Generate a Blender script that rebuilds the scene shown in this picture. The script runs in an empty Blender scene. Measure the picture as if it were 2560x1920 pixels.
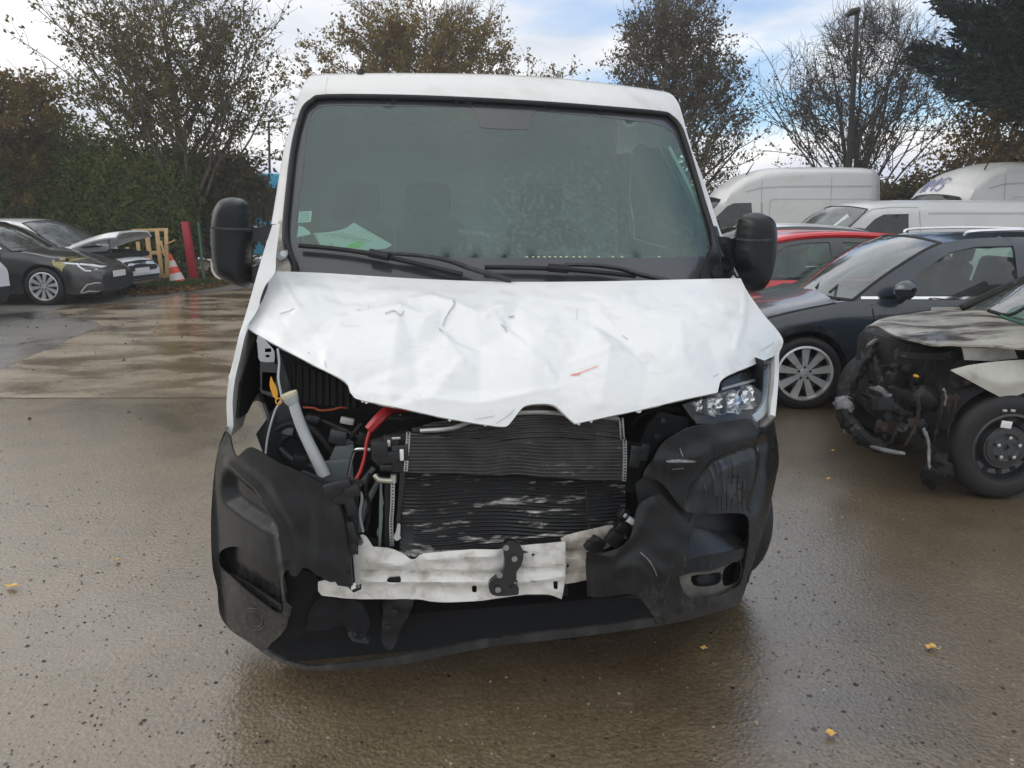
import bpy, bmesh, math, random
import numpy as np
from mathutils import Vector, Matrix, Euler
from mathutils.geometry import delaunay_2d_cdt
from mathutils.bvhtree import BVHTree

scene = bpy.context.scene
COL = scene.collection
rad = math.radians

# ------------------------------------------------------------------ camera
CAM_H = 1.62
PITCH = rad(12.18)
FPX = 1923.0                      # focal length in pixels of the 2560 px wide picture
cam_d = bpy.data.cameras.new('camera')
cam_d.sensor_width = 36.0
cam_d.lens = FPX / 2560 * 36.0
cam_d.clip_start = 0.05
cam_d.clip_end = 2000
cam = bpy.data.objects.new('camera', cam_d)
COL.objects.link(cam)
cam.location = (0, 0, CAM_H)
cam.rotation_euler = (math.pi / 2 - PITCH, 0, 0)
scene.camera = cam

# ------------------------------------------------------------------ world, sun, exposure
SUN_EL, SUN_AZ = rad(31), rad(274)          # azimuth clockwise from +Y: sun veiled by cloud, to the left of the camera
world = bpy.data.worlds.new('World')
scene.world = world
world.use_nodes = True
wn, wl = world.node_tree.nodes, world.node_tree.links
wn.clear()
w_out = wn.new('ShaderNodeOutputWorld')
w_bg = wn.new('ShaderNodeBackground')
w_bg.inputs['Strength'].default_value = 0.147
w_sky = wn.new('ShaderNodeTexSky')
w_sky.sky_type = 'NISHITA'
w_sky.sun_disc = False
w_sky.sun_elevation = SUN_EL
w_sky.sun_rotation = SUN_AZ
w_sky.air_density = 1.0
w_sky.dust_density = 0.6
w_sky.ozone_density = 2.0


def wmath(op, a, b=None, clamp=False):
    n = wn.new('ShaderNodeMath')
    n.operation = op
    n.use_clamp = clamp
    for i, v in enumerate((a, b)):
        if v is None:
            continue
        if isinstance(v, (int, float)):
            n.inputs[i].default_value = v
        else:
            wl.new(v, n.inputs[i])
    return n.outputs[0]


def wnoise(vec, scale, detail, rough, dist=0.0):
    n = wn.new('ShaderNodeTexNoise')
    n.inputs['Scale'].default_value = scale
    n.inputs['Detail'].default_value = detail
    n.inputs['Roughness'].default_value = rough
    n.inputs['Distortion'].default_value = dist
    wl.new(vec, n.inputs['Vector'])
    return n.outputs['Fac']


def wramp(fac, stops):
    n = wn.new('ShaderNodeValToRGB')
    el = n.color_ramp.elements
    while len(el) < len(stops):
        el.new(0.5)
    for e, (p, c) in zip(el, stops):
        e.position = p
        e.color = (*c, 1) if len(c) == 3 else c
    wl.new(fac, n.inputs['Fac'])
    return n.outputs['Color']


def wmix(fac, a, b, mode='MIX'):
    n = wn.new('ShaderNodeMix')
    n.data_type = 'RGBA'
    n.blend_type = mode
    for sock, v in ((n.inputs['Factor'], fac), (n.inputs['A'], a), (n.inputs['B'], b)):
        if isinstance(v, (int, float)):
            sock.default_value = v
        elif isinstance(v, tuple):
            sock.default_value = (*v, 1)
        else:
            wl.new(v, sock)
    return n.outputs['Result']


w_tc = wn.new('ShaderNodeTexCoord')
w_sep = wn.new('ShaderNodeSeparateXYZ')
wl.new(w_tc.outputs['Generated'], w_sep.inputs[0])
zc = wmath('MAXIMUM', w_sep.outputs['Z'], 0.0)
den = wmath('ADD', zc, 0.22)
cx = wmath('DIVIDE', w_sep.outputs['X'], den)
cy = wmath('DIVIDE', w_sep.outputs['Y'], den)
w_cmb = wn.new('ShaderNodeCombineXYZ')
wl.new(cx, w_cmb.inputs[0]); wl.new(cy, w_cmb.inputs[1])
w_map = wn.new('ShaderNodeMapping')
w_map.inputs['Location'].default_value = (5.3, 0.2, 0)
wl.new(w_cmb.outputs[0], w_map.inputs['Vector'])
cloud = wnoise(w_map.outputs[0], 0.95, 7, 0.52, 0.25)
# the cloud deck closes towards the left of the view and opens to blue on the right, as in the photograph
side = wmath('MULTIPLY', wmath('MINIMUM', w_sep.outputs['X'], 0.42), -0.52)
front = wmath('MULTIPLY', wmath('SUBTRACT', 1.0, w_sep.outputs['Y']), 0.16)
c2 = wmath('ADD', wmath('ADD', cloud, side), front)
c3 = wmath('ADD', c2, 0.12)
cov = wramp(c3, [(0.47, (0, 0, 0)), (0.60, (1, 1, 1))])
shade_n = wnoise(w_map.outputs[0], 2.3, 5, 0.55, 0.1)
cloud_col = wramp(shade_n, [(0.30, (4.8, 5.1, 5.7)), (0.52, (6.2, 6.35, 6.6)), (0.68, (8.2, 8.1, 7.9))])
sky_b = wmix(1.0, w_sky.outputs[0], (1.0, 1.15, 1.30), 'MULTIPLY')
sky_m = wmix(cov, sky_b, cloud_col)
# low bank of lilac-grey cloud along the horizon with a bright upper rim
bank_n = wnoise(w_tc.outputs['Generated'], 3.2, 5, 0.55, 0.2)
bank = wmath('ADD', wmath('SUBTRACT', w_sep.outputs['Z'], wmath('MULTIPLY', bank_n, 0.17)), 0.52)
bank_f = wramp(bank, [(0.500, (1, 1, 1)), (0.530, (0, 0, 0))])
bank_col = wramp(bank, [(0.47, (4.6, 4.9, 5.7)), (0.503, (7.4, 7.2, 6.9))])
sky_c = wmix(bank_f, sky_m, bank_col)
wl.new(sky_c, w_bg.inputs['Color'])
wl.new(w_bg.outputs[0], w_out.inputs['Surface'])

sun_d = bpy.data.lights.new('sun', 'SUN')
sun_d.energy = 1.2
sun_d.angle = rad(52)
sun_d.color = (1.0, 0.95, 0.88)
sun = bpy.data.objects.new('sun', sun_d)
COL.objects.link(sun)
sdir = Vector((math.sin(SUN_AZ) * math.cos(SUN_EL), math.cos(SUN_AZ) * math.cos(SUN_EL), math.sin(SUN_EL)))
sun.rotation_euler = sdir.to_track_quat('Z', 'Y').to_euler()
sun.location = sdir * 40

scene.view_settings.view_transform = 'Standard'
scene.view_settings.look = 'None'
scene.view_settings.gamma = 1.0
scene.view_settings.exposure = 0.2

# ------------------------------------------------------------------ picture point -> place
C_POS = np.array([0.0, 0.0, CAM_H])
C_FWD = np.array([0.0, math.cos(PITCH), -math.sin(PITCH)])
C_UP = np.array([0.0, math.sin(PITCH), math.cos(PITCH)])
C_RT = np.array([1.0, 0.0, 0.0])


def rays(pts):
    p = np.atleast_2d(np.asarray(pts, float))
    return C_FWD + ((p[:, 0:1] - 1280) / FPX) * C_RT - ((p[:, 1:2] - 960) / FPX) * C_UP


def G(px, py, z=0.0):
    d = rays([(px, py)])[0]
    t = (z - CAM_H) / d[2]
    q = C_POS + d * t
    return Vector(q)


def atY(px, py, Y):
    d = rays([(px, py)])[0]
    return Vector(C_POS + d * (Y / d[1]))


def hit_world(pts, g, t0=0.6, t1=9.0, n=420):
    """first crossing of g(points)=0 along each camera ray (g<0 in front of the surface)"""
    d = rays(pts)
    ts = np.linspace(t0, t1, n)
    P = C_POS[None, None] + ts[None, :, None] * d[:, None]
    val = g(P.reshape(-1, 3)).reshape(len(d), n)
    sgn = (val[:, :-1] < 0) & (val[:, 1:] >= 0)
    idx = np.where(sgn.any(1), sgn.argmax(1), np.abs(val[:, :-1]).argmin(1))
    r = np.arange(len(d))
    a, b = val[r, idx], val[r, idx + 1]
    w = np.where(np.abs(b - a) > 1e-9, -a / (b - a), 0.5)
    w = np.clip(w, 0, 1)
    t = ts[idx] + w * (ts[1] - ts[0])
    return C_POS + t[:, None] * d


# ------------------------------------------------------------------ curves, polygons, meshes
def crv(pts, sub=5, closed=False):
    """Catmull-Rom through the points"""
    p = np.asarray(pts, float)
    n = len(p)
    out = []
    segs = n if closed else n - 1
    for i in range(segs):
        if closed:
            a, b, c, d = p[(i - 1) % n], p[i], p[(i + 1) % n], p[(i + 2) % n]
        else:
            a, b, c, d = p[max(i - 1, 0)], p[i], p[i + 1], p[min(i + 2, n - 1)]
        for k in range(sub):
            t = k / sub
            out.append(0.5 * ((2 * b) + (c - a) * t + (2 * a - 5 * b + 4 * c - d) * t * t + (3 * b - 3 * c + d - a) * t ** 3))
    if not closed:
        out.append(p[-1])
    return np.array(out)


def join(*parts):
    out = []
    for s in parts:
        for q in np.asarray(s, float):
            if not out or np.hypot(*(q - out[-1])[:2]) > 1e-6:
                out.append(q)
    if np.hypot(*(out[0] - out[-1])[:2]) < 1e-6:
        out.pop()
    return np.array(out)


def rrect(x0, y0, x1, y1, r, n=5):
    pts = []
    for (cx_, cy_, a0) in ((x1 - r, y0 + r, -90), (x1 - r, y1 - r, 0), (x0 + r, y1 - r, 90), (x0 + r, y0 + r, 180)):
        for k in range(n + 1):
            a = rad(a0 + 90 * k / n)
            pts.append((cx_ + r * math.cos(a), cy_ + r * math.sin(a)))
    return np.array(pts)


def circ(cx_, cy_, r, n=20, ry=None):
    return np.array([(cx_ + r * math.cos(2 * math.pi * k / n), cy_ + (ry or r) * math.sin(2 * math.pi * k / n)) for k in range(n)])


def inside(P, poly):
    x, y = P[:, 0], P[:, 1]
    res = np.zeros(len(P), bool)
    q = np.asarray(poly)
    a = q
    b = np.roll(q, -1, 0)
    for (x0, y0), (x1, y1) in zip(a, b):
        c = ((y0 > y) != (y1 > y))
        if y1 != y0:
            c &= x < (x1 - x0) * (y - y0) / (y1 - y0) + x0
        res ^= c
    return res


def resample(poly, step):
    out = []
    n = len(poly)
    for i in range(n):
        a, b = poly[i], poly[(i + 1) % n]
        k = max(1, int(math.ceil(np.hypot(*(b - a)) / step)))
        for j in range(k):
            out.append(a + (b - a) * j / k)
    return np.array(out)


def segdist(P, a, b):
    ab = b - a
    t = np.clip(((P - a) @ ab) / max(ab @ ab, 1e-9), 0, 1)
    return np.hypot(*(P - a - t[:, None] * ab).T)


def tri_region(outline, holes=(), step=20.0):
    loops = [resample(np.asarray(outline, float), step)] + [resample(np.asarray(h, float), step) for h in holes]
    o = loops[0]
    x0, y0 = o.min(0)
    x1, y1 = o.max(0)
    gx = np.arange(x0 + step * .5, x1, step)
    gy = np.arange(y0 + step * .5, y1, step * .866)
    if len(gx) and len(gy):
        X, Y = np.meshgrid(gx, gy)
        X = X + (np.arange(len(gy)) % 2)[:, None] * step * .5
        P = np.stack([X.ravel(), Y.ravel()], 1)
        ok = inside(P, loops[0])
        for h in loops[1:]:
            ok &= ~inside(P, h)
        P = P[ok]
        if len(P):
            dmin = np.full(len(P), 1e9)
            for lp in loops:
                for i in range(len(lp)):
                    dmin = np.minimum(dmin, segdist(P, lp[i], lp[(i + 1) % len(lp)]))
            P = P[dmin > step * .45]
    else:
        P = np.zeros((0, 2))
    vs, es = [], []
    for lp in loops:
        s = len(vs)
        vs += [Vector(q) for q in lp]
        es += [(s + i, s + (i + 1) % len(lp)) for i in range(len(lp))]
    vs += [Vector(q) for q in P]
    rv, _, rf, *_ = delaunay_2d_cdt(vs, es, [], 0, 1e-5)
    rv = np.array([(v.x, v.y) for v in rv])
    rf = np.array([f for f in rf if len(f) == 3])
    cen = rv[rf].mean(1)
    ok = inside(cen, loops[0])
    for h in loops[1:]:
        ok &= ~inside(cen, h)
    rf = rf[ok]
    used = np.unique(rf)
    remap = np.full(len(rv), -1)
    remap[used] = np.arange(len(used))
    return rv[used], remap[rf]


def mesh(name, V, Fc, smooth=True, sharp=None):
    me = bpy.data.meshes.new(name)
    me.from_pydata([tuple(map(float, v)) for v in V], [], [tuple(int(i) for i in f) for f in Fc])
    if smooth:
        me.polygons.foreach_set('use_smooth', [True] * len(me.polygons))
        if sharp:
            me.set_sharp_from_angle(angle=rad(sharp))
    me.update()
    return me


def obj(name, me, mat=None, parent=None):
    o = bpy.data.objects.new(name, me)
    COL.objects.link(o)
    if mat is not None and me is not None and not me.materials:
        me.materials.append(mat)
    if parent is not None:
        o.parent = parent
        if parent.type == 'EMPTY' and parent.get('_world'):
            o.matrix_parent_inverse = parent.matrix_basis.inverted()
    return o


def tag(o, label, cat, group=None, kind=None):
    if label:
        o['label'] = label
    if cat:
        o['category'] = cat
    if group:
        o['group'] = group
    if kind:
        o['kind'] = kind
    return o


def thing(name, label, cat, loc=(0, 0, 0), rz=0.0, group=None, worldparts=False):
    e = bpy.data.objects.new(name, None)
    COL.objects.link(e)
    e.empty_display_size = 0.2
    e.location = loc
    e.rotation_euler = (0, 0, rz)
    e.matrix_basis = Matrix.Translation(Vector(loc)) @ Matrix.Rotation(rz, 4, 'Z')
    if worldparts:
        e['_world'] = 1
    return tag(e, label, cat, group)


def struct(name, me, mat):
    return tag(obj(name, me, mat), None, None, kind='structure')


def solid(o, t, offset=-1.0):
    """give a sheet real thickness; the rim gets vertices of its own so the edges stay crisp"""
    me = o.data
    n = len(me.vertices)
    V = np.zeros(n * 3); me.vertices.foreach_get('co', V); V = V.reshape(-1, 3)
    N = np.zeros(n * 3); me.vertex_normals.foreach_get('vector', N); N = N.reshape(-1, 3)
    polys = [tuple(p.vertices) for p in me.polygons]
    front = V + N * t * (offset + 1) / 2
    back = front - N * t
    seen = set()
    for p in polys:
        for i in range(len(p)):
            seen.add((p[i], p[(i + 1) % len(p)]))
    rim = [(a, b) for a, b in seen if (b, a) not in seen]
    ids = sorted({i for e in rim for i in e})
    mp = {i: k for k, i in enumerate(ids)}
    m = len(ids)
    allv = np.concatenate([front, back, front[ids], back[ids]])
    fc = polys + [tuple(i + n for i in p[::-1]) for p in polys] + [(2 * n + mp[b], 2 * n + mp[a], 2 * n + m + mp[a], 2 * n + m + mp[b]) for a, b in rim]
    new = mesh(me.name, allv, fc, True, 40)
    for mt in me.materials:
        new.materials.append(mt)
    o.data = new
    bpy.data.meshes.remove(me)
    return o


def face_to(V, Fc, toward):
    """flip triangles so that the sheet's mean normal looks at the point"""
    V = np.asarray(V); Fc = np.asarray(Fc)
    n = np.cross(V[Fc[:, 1]] - V[Fc[:, 0]], V[Fc[:, 2]] - V[Fc[:, 0]])
    c = V[Fc].mean(1)
    if (n * (np.asarray(toward) - c)).sum() < 0:
        Fc = Fc[:, ::-1]
    return Fc


def vnormals(V, Fc):
    n = np.cross(V[Fc[:, 1]] - V[Fc[:, 0]], V[Fc[:, 2]] - V[Fc[:, 0]])
    N = np.zeros_like(V)
    for k in range(3):
        np.add.at(N, Fc[:, k], n)
    return N / np.maximum(np.linalg.norm(N, axis=1, keepdims=True), 1e-12)


def sheet(name, outline, mapf, mat, parent, holes=(), step=20, thick=0.003, disp=None, toward=None, off=0.0, smooth=True, sharp=None):
    v2, f = tri_region(outline, holes, step)
    V = np.asarray(mapf(v2), float)
    f = face_to(V, f, C_POS if toward is None else toward)
    if disp is not None or off:
        N = vnormals(V, f)
        d = (disp(v2) if disp is not None else 0.0) + off
        V = V + N * (np.asarray(d).reshape(-1, 1) if np.ndim(d) else d)
    o = obj(name, mesh(name, V, f, smooth, sharp), mat, parent)
    if thick:
        solid(o, thick)
    return o


class MB:
    """collects pieces of one part"""
    def __init__(s):
        s.v = []; s.f = []

    def add(s, V, Fc):
        n = len(s.v)
        s.v += [tuple(map(float, q)) for q in V]
        s.f += [tuple(int(i) + n for i in q) for q in Fc]

    def box(s, c, size, rot=None, bev=0.0):
        c = Vector(c)
        bm = bmesh.new()
        bmesh.ops.create_cube(bm, size=1.0)
        for v in bm.verts:
            v.co = Vector((v.co.x * size[0], v.co.y * size[1], v.co.z * size[2]))
        if bev:
            bmesh.ops.bevel(bm, geom=bm.edges[:], offset=min(bev, min(size) * .45), segments=2, affect='EDGES', profile=.5)
        R = rot.to_matrix() if isinstance(rot, Euler) else (rot if rot is not None else Matrix.Identity(3))
        bm.verts.index_update()
        s.add([R @ v.co + c for v in bm.verts], [[l.vert.index for l in f_.loops] for f_ in bm.faces])
        bm.free()

    def tube(s, pts, r, res=8, smoothsub=0, cap=True):
        p = np.asarray([tuple(q) for q in pts], float)
        rr = np.full(len(p), r, float) if np.ndim(r) == 0 else np.asarray(r, float)
        if smoothsub:
            q = np.concatenate([p, rr[:, None]], 1)
            q = crv(q, smoothsub)
            p, rr = q[:, :3], q[:, 3]
        n = len(p)
        T = np.gradient(p, axis=0)
        T /= np.maximum(np.linalg.norm(T, axis=1, keepdims=True), 1e-9)
        ref = np.array([0, 0, 1.0]) if abs(T[0][2]) < .9 else np.array([1.0, 0, 0])
        base = len(s.v)
        A = np.cross(T[0], ref); A /= np.linalg.norm(A)
        for i in range(n):
            A = A - T[i] * (A @ T[i])
            A /= max(np.linalg.norm(A), 1e-9)
            B = np.cross(T[i], A)
            for k in range(res):
                a = 2 * math.pi * k / res
                s.v.append(tuple(p[i] + rr[i] * (math.cos(a) * A + math.sin(a) * B)))
        for i in range(n - 1):
            for k in range(res):
                k2 = (k + 1) % res
                s.f.append((base + i * res + k, base + i * res + k2, base + (i + 1) * res + k2, base + (i + 1) * res + k))
        if cap:
            s.f.append(tuple(base + k for k in range(res))[::-1])
            s.f.append(tuple(base + (n - 1) * res + k for k in range(res)))

    def lathe(s, prof, seg=40, axis='y', c=(0, 0, 0), closed=True):
        """prof: list of (radius, along)"""
        base = len(s.v)
        n = len(prof)
        for k in range(seg):
            a = 2 * math.pi * k / seg
            for r_, h_ in prof:
                if axis == 'y':
                    s.v.append((c[0] + r_ * math.cos(a), c[1] + h_, c[2] + r_ * math.sin(a)))
                else:
                    s.v.append((c[0] + r_ * math.cos(a), c[1] + r_ * math.sin(a), c[2] + h_))
        m = n if closed else n - 1
        for k in range(seg):
            k2 = (k + 1) % seg
            for i in range(m):
                i2 = (i + 1) % n
                s.f.append((base + k * n + i, base + k * n + i2, base + k2 * n + i2, base + k2 * n + i))

    def grid(s, P):
        """P: rows x cols x 3"""
        P = np.asarray(P, float)
        r_, c_ = P.shape[:2]
        base = len(s.v)
        s.v += [tuple(q) for q in P.reshape(-1, 3)]
        for i in range(r_ - 1):
            for j in range(c_ - 1):
                a = base + i * c_ + j
                s.f.append((a, a + 1, a + c_ + 1, a + c_))

    def out(s, name, mat, parent, smooth=True, sharp=35, recalc=True):
        me = mesh(name, s.v, s.f, False)
        if recalc:
            bm = bmesh.new(); bm.from_mesh(me)
            bmesh.ops.recalc_face_normals(bm, faces=bm.faces[:])
            bm.to_mesh(me); bm.free()
        if smooth:
            me.polygons.foreach_set('use_smooth', [True] * len(me.polygons))
            if sharp:
                me.set_sharp_from_angle(angle=rad(sharp))
        return obj(name, me, mat, parent)


# ------------------------------------------------------------------ materials
def new_mat(name):
    m = bpy.data.materials.new(name)
    m.use_nodes = True
    nt = m.node_tree
    return m, nt.nodes, nt.links, nt.nodes['Principled BSDF']


def noise_node(N, L, vec, scale, detail=4, rough=.55, dist=0.0):
    n = N.new('ShaderNodeTexNoise')
    n.inputs['Scale'].default_value = scale
    n.inputs['Detail'].default_value = detail
    n.inputs['Roughness'].default_value = rough
    n.inputs['Distortion'].default_value = dist
    if vec is not None:
        L.new(vec, n.inputs['Vector'])
    return n


def ramp_node(N, L, fac, stops, interp='LINEAR'):
    n = N.new('ShaderNodeValToRGB')
    n.color_ramp.interpolation = interp
    el = n.color_ramp.elements
    while len(el) < len(stops):
        el.new(.5)
    for e, (p, c) in zip(el, stops):
        e.position = p
        c = (c, c, c) if isinstance(c, (int, float)) else c
        e.color = (*c, 1)
    L.new(fac, n.inputs['Fac'])
    return n.outputs['Color']


def mix_node(N, L, fac, a, b, mode='MIX'):
    n = N.new('ShaderNodeMix')
    n.data_type = 'RGBA'
    n.blend_type = mode
    for sock, v in ((n.inputs['Factor'], fac), (n.inputs['A'], a), (n.inputs['B'], b)):
        if isinstance(v, (int, float)):
            sock.default_value = v if sock.type == 'VALUE' else (v, v, v, 1)
        elif isinstance(v, tuple):
            sock.default_value = (*v, 1)
        else:
            L.new(v, sock)
    return n.outputs['Result']


def math_node(N, L, op, a, b=None, clamp=False):
    n = N.new('ShaderNodeMath')
    n.operation = op
    n.use_clamp = clamp
    for i, v in enumerate((a, b)):
        if v is None:
            continue
        if isinstance(v, (int, float)):
            n.inputs[i].default_value = v
        else:
            L.new(v, n.inputs[i])
    return n.outputs[0]


def map_node(N, L, vec, scale=(1, 1, 1), rot=(0, 0, 0), loc=(0, 0, 0)):
    n = N.new('ShaderNodeMapping')
    n.inputs['Scale'].default_value = scale
    n.inputs['Rotation'].default_value = rot
    n.inputs['Location'].default_value = loc
    L.new(vec, n.inputs['Vector'])
    return n.outputs[0]


def bump_node(N, L, bsdf, height, strength, dist=.01, prev=None):
    b = N.new('ShaderNodeBump')
    b.inputs['Strength'].default_value = strength
    b.inputs['Distance'].default_value = dist
    L.new(height, b.inputs['Height'])
    if prev is not None:
        L.new(prev, b.inputs['Normal'])
    L.new(b.outputs[0], bsdf.inputs['Normal'])
    return b.outputs[0]


def pm(name, base, rough=.5, metal=0.0, coat=0.0, coat_r=.05, var=.12, vscale=4.0, rvar=0.0, bump=0.0, bscale=80, spec=.5,
       dirt=None, dscale=6.0, dlo=.5, dhi=.7, drops=0.0, streak=None):
    """procedural surface: base colour varied by noise, optional dirt patches, optional rain drops in the relief"""
    m, N, L, B = new_mat(name)
    tc = N.new('ShaderNodeTexCoord').outputs['Object']
    nz = noise_node(N, L, tc, vscale, 5, .6)
    lo = tuple(c * (1 - var) for c in base)
    hi = tuple(min(1, c * (1 + var)) for c in base)
    col = ramp_node(N, L, nz.outputs['Fac'], [(.3, lo), (.7, hi)])
    if dirt is not None:
        vec = tc if streak is None else map_node(N, L, tc, streak)
        dn = noise_node(N, L, vec, dscale, 6, .65, .3)
        dm = ramp_node(N, L, dn.outputs['Fac'], [(dlo, 0.0), (dhi, 1.0)])
        col = mix_node(N, L, dm, col, dirt)
    L.new(col, B.inputs['Base Color'])
    B.inputs['Metallic'].default_value = metal
    B.inputs['Specular IOR Level'].default_value = spec
    if rvar:
        rn = noise_node(N, L, tc, vscale * 3, 4, .6)
        L.new(ramp_node(N, L, rn.outputs['Fac'], [(.3, max(.02, rough - rvar)), (.7, min(1, rough + rvar))]), B.inputs['Roughness'])
    else:
        B.inputs['Roughness'].default_value = rough
    B.inputs['Coat Weight'].default_value = coat
    B.inputs['Coat Roughness'].default_value = coat_r
    prev = None
    if bump:
        bn = noise_node(N, L, tc, bscale, 3, .6)
        prev = bump_node(N, L, B, bn.outputs['Fac'], bump, .004)
    if drops:
        vo = N.new('ShaderNodeTexVoronoi')
        vo.inputs['Scale'].default_value = 160
        L.new(tc, vo.inputs['Vector'])
        dr = ramp_node(N, L, vo.outputs['Distance'], [(.0, 1.0), (.28, 0.0)])
        prev = bump_node(N, L, B, dr, drops, .002, prev)
        if coat:
            L.new(prev, B.inputs['Coat Normal'])
    return m


def glass_mat(name, tint=(.72, .86, .80), film=0.05, refl=1.0, film_col=(.7, .8, .78), streaks=True, rough=.01):
    """thin pane: tinted see-through, mirror at grazing angles, a film of rain and dirt"""
    m, N, L, B = new_mat(name)
    N.remove(B)
    out = N['Material Output']
    tr = N.new('ShaderNodeBsdfTransparent'); tr.inputs[0].default_value = (*tint, 1)
    gl = N.new('ShaderNodeBsdfGlossy'); gl.inputs['Roughness'].default_value = rough
    df = N.new('ShaderNodeBsdfDiffuse'); df.inputs[0].default_value = (*film_col, 1)
    tc = N.new('ShaderNodeTexCoord').outputs['Object']
    if streaks:
        mp = map_node(N, L, tc, (24, 24, 1.7), (0, rad(-14), 0))
        n1 = noise_node(N, L, mp, 2.2, 4, .55, .05)
        n2 = noise_node(N, L, tc, 1.3, 3, .5)
        s = math_node(N, L, 'MULTIPLY', ramp_node(N, L, n1.outputs['Fac'], [(.46, 0.0), (.75, 1.0)]), ramp_node(N, L, n2.outputs['Fac'], [(.40, 0.15), (.62, 1.0)]))
        fac = math_node(N, L, 'ADD', math_node(N, L, 'MULTIPLY', s, film * .7), film)
    else:
        n1 = noise_node(N, L, tc, 5, 4, .6)
        fac = math_node(N, L, 'MULTIPLY', n1.outputs['Fac'], film * 2)
    m1 = N.new('ShaderNodeMixShader')
    L.new(fac, m1.inputs[0]); L.new(tr.outputs[0], m1.inputs[1]); L.new(df.outputs[0], m1.inputs[2])
    fr = N.new('ShaderNodeFresnel'); fr.inputs['IOR'].default_value = 1.52
    ff = math_node(N, L, 'MULTIPLY', fr.outputs[0], 1.8 * refl, True)
    m2 = N.new('ShaderNodeMixShader')
    L.new(ff, m2.inputs[0]); L.new(m1.outputs[0], m2.inputs[1]); L.new(gl.outputs[0], m2.inputs[2])
    L.new(m2.outputs[0], out.inputs['Surface'])
    return m


def leaf_mat(name, cols, rough=.55, trans=.5):
    m, N, L, B = new_mat(name)
    g = N.new('ShaderNodeNewGeometry')
    k = len(cols)
    c = ramp_node(N, L, g.outputs['Random Per Island'], [(i / max(k - 1, 1), q) for i, q in enumerate(cols)])
    L.new(c, B.inputs['Base Color'])
    B.inputs['Roughness'].default_value = rough
    B.inputs['Specular IOR Level'].default_value = .3
    t = N.new('ShaderNodeBsdfTranslucent')
    L.new(c, t.inputs[0])
    mx = N.new('ShaderNodeMixShader')
    mx.inputs[0].default_value = trans
    L.new(B.outputs[0], mx.inputs[1]); L.new(t.outputs[0], mx.inputs[2])
    L.new(mx.outputs[0], N['Material Output'].inputs['Surface'])
    return m


M = {}
M['white'] = pm('white_paint', (.70, .70, .68), .38, coat=.4, var=.03, dirt=(.50, .49, .45), dscale=3, dlo=.5, dhi=.82, drops=.05)
M['white_hood'] = pm('white_hood_paint', (.74, .755, .745), .42, coat=.45, coat_r=.10, var=.02, bump=.03, bscale=30, dirt=(.60, .60, .58), dscale=9, dlo=.55, dhi=.8)
M['white_dirty'] = pm('dirty_white_steel', (.72, .71, .67), .5, var=.06, dirt=(.26, .21, .16), dscale=11, dlo=.50, dhi=.80, bump=.12, bscale=60)
M['grime_white'] = pm('grimy_white_steel', (.55, .52, .46), .6, var=.15, dirt=(.2, .16, .12), dscale=12, dlo=.45, dhi=.7, bump=.2, bscale=70)
M['plastic'] = pm('black_grained_plastic', (.019, .020, .022), .34, var=.25, vscale=3, rvar=.16, bump=.06, bscale=500, dirt=(.060, .060, .058), dscale=9, dlo=.5, dhi=.72, streak=(1, 1, .22), spec=.5)
M['plastic_dirty'] = pm('muddy_black_plastic', (.040, .040, .038), .5, var=.25, rvar=.15, bump=.15, bscale=200, dirt=(.17, .155, .135), dscale=7, dlo=.46, dhi=.72, streak=(1, 1, .35))
M['plastic_in'] = pm('inner_black_plastic', (.012, .013, .015), .55, var=.3, bump=.1, bscale=90)
M['void'] = pm('sooty_inner_steel', (.006, .007, .009), .8, var=.4)  # near-black: shade painted into gaps, holes and bays; also some burnt parts
M['mirror_plastic'] = pm('mirror_black_plastic', (.005, .006, .007), .34, var=.15, bump=.08, bscale=350, drops=.25, spec=.35)
M['rubber'] = pm('rubber', (.012, .012, .013), .7, var=.2, bump=.1, bscale=120)
M['tyre'] = pm('tyre_rubber', (.010, .010, .011), .6, var=.25, bump=.3, bscale=70)
M['frit'] = pm('frit_black', (.035, .038, .042), .25, var=.12, coat=.6)
M['alloy'] = pm('alloy_silver', (.72, .73, .74), .36, metal=.55, var=.08, dirt=(.2, .19, .18), dscale=20, dlo=.55, dhi=.85)
M['steelrim'] = pm('black_steel_rim', (.02, .021, .023), .3, metal=.2, coat=.5, var=.2)
M['steel'] = pm('bare_steel', (.5, .51, .52), .3, metal=1.0, var=.15)
M['chrome'] = pm('chrome', (.85, .86, .87), .08, metal=1.0, var=.03)
M['alu_dark'] = pm('radiator_alu', (.075, .072, .068), .45, metal=.4, var=.3, vscale=12, dirt=(.30, .29, .27), dscale=26, dlo=.60, dhi=.74, streak=(.5, .5, 1.6))
M['alu_black'] = pm('condenser_black', (.012, .013, .014), .4, metal=.3, var=.4, vscale=6, dirt=(.52, .51, .48), dscale=16, dlo=.555, dhi=.66, streak=(.35, .35, 2.2))
M['alu_edge'] = pm('aluminium_edge', (.55, .55, .54), .4, metal=.7, var=.15)
M['grey_plastic'] = pm('grey_translucent_plastic', (.46, .49, .50), .4, var=.08)
M['red_plastic'] = pm('red_plastic', (.42, .018, .02), .4, var=.1)
M['orange_line'] = pm('orange_line', (.50, .10, .05), .5, var=.1)
M['yellow'] = pm('yellow_plastic', (.75, .36, .03), .4, var=.1)
M['primer'] = pm('grey_primer_steel', (.42, .44, .45), .45, var=.08)
M['dark_steel'] = pm('dark_painted_steel', (.035, .042, .046), .4, var=.2, coat=.2)
M['tealsteel'] = pm('dull_green_grey_steel', (.16, .19, .19), .45, var=.15)
M['black_box'] = pm('black_box_plastic', (.014, .015, .016), .35, var=.2)
M['label'] = pm('white_label', (.8, .8, .8), .5, var=.02)
M['scuff'] = pm('dark_scuff', (.36, .37, .40), .6, var=.3, vscale=60)
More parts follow.
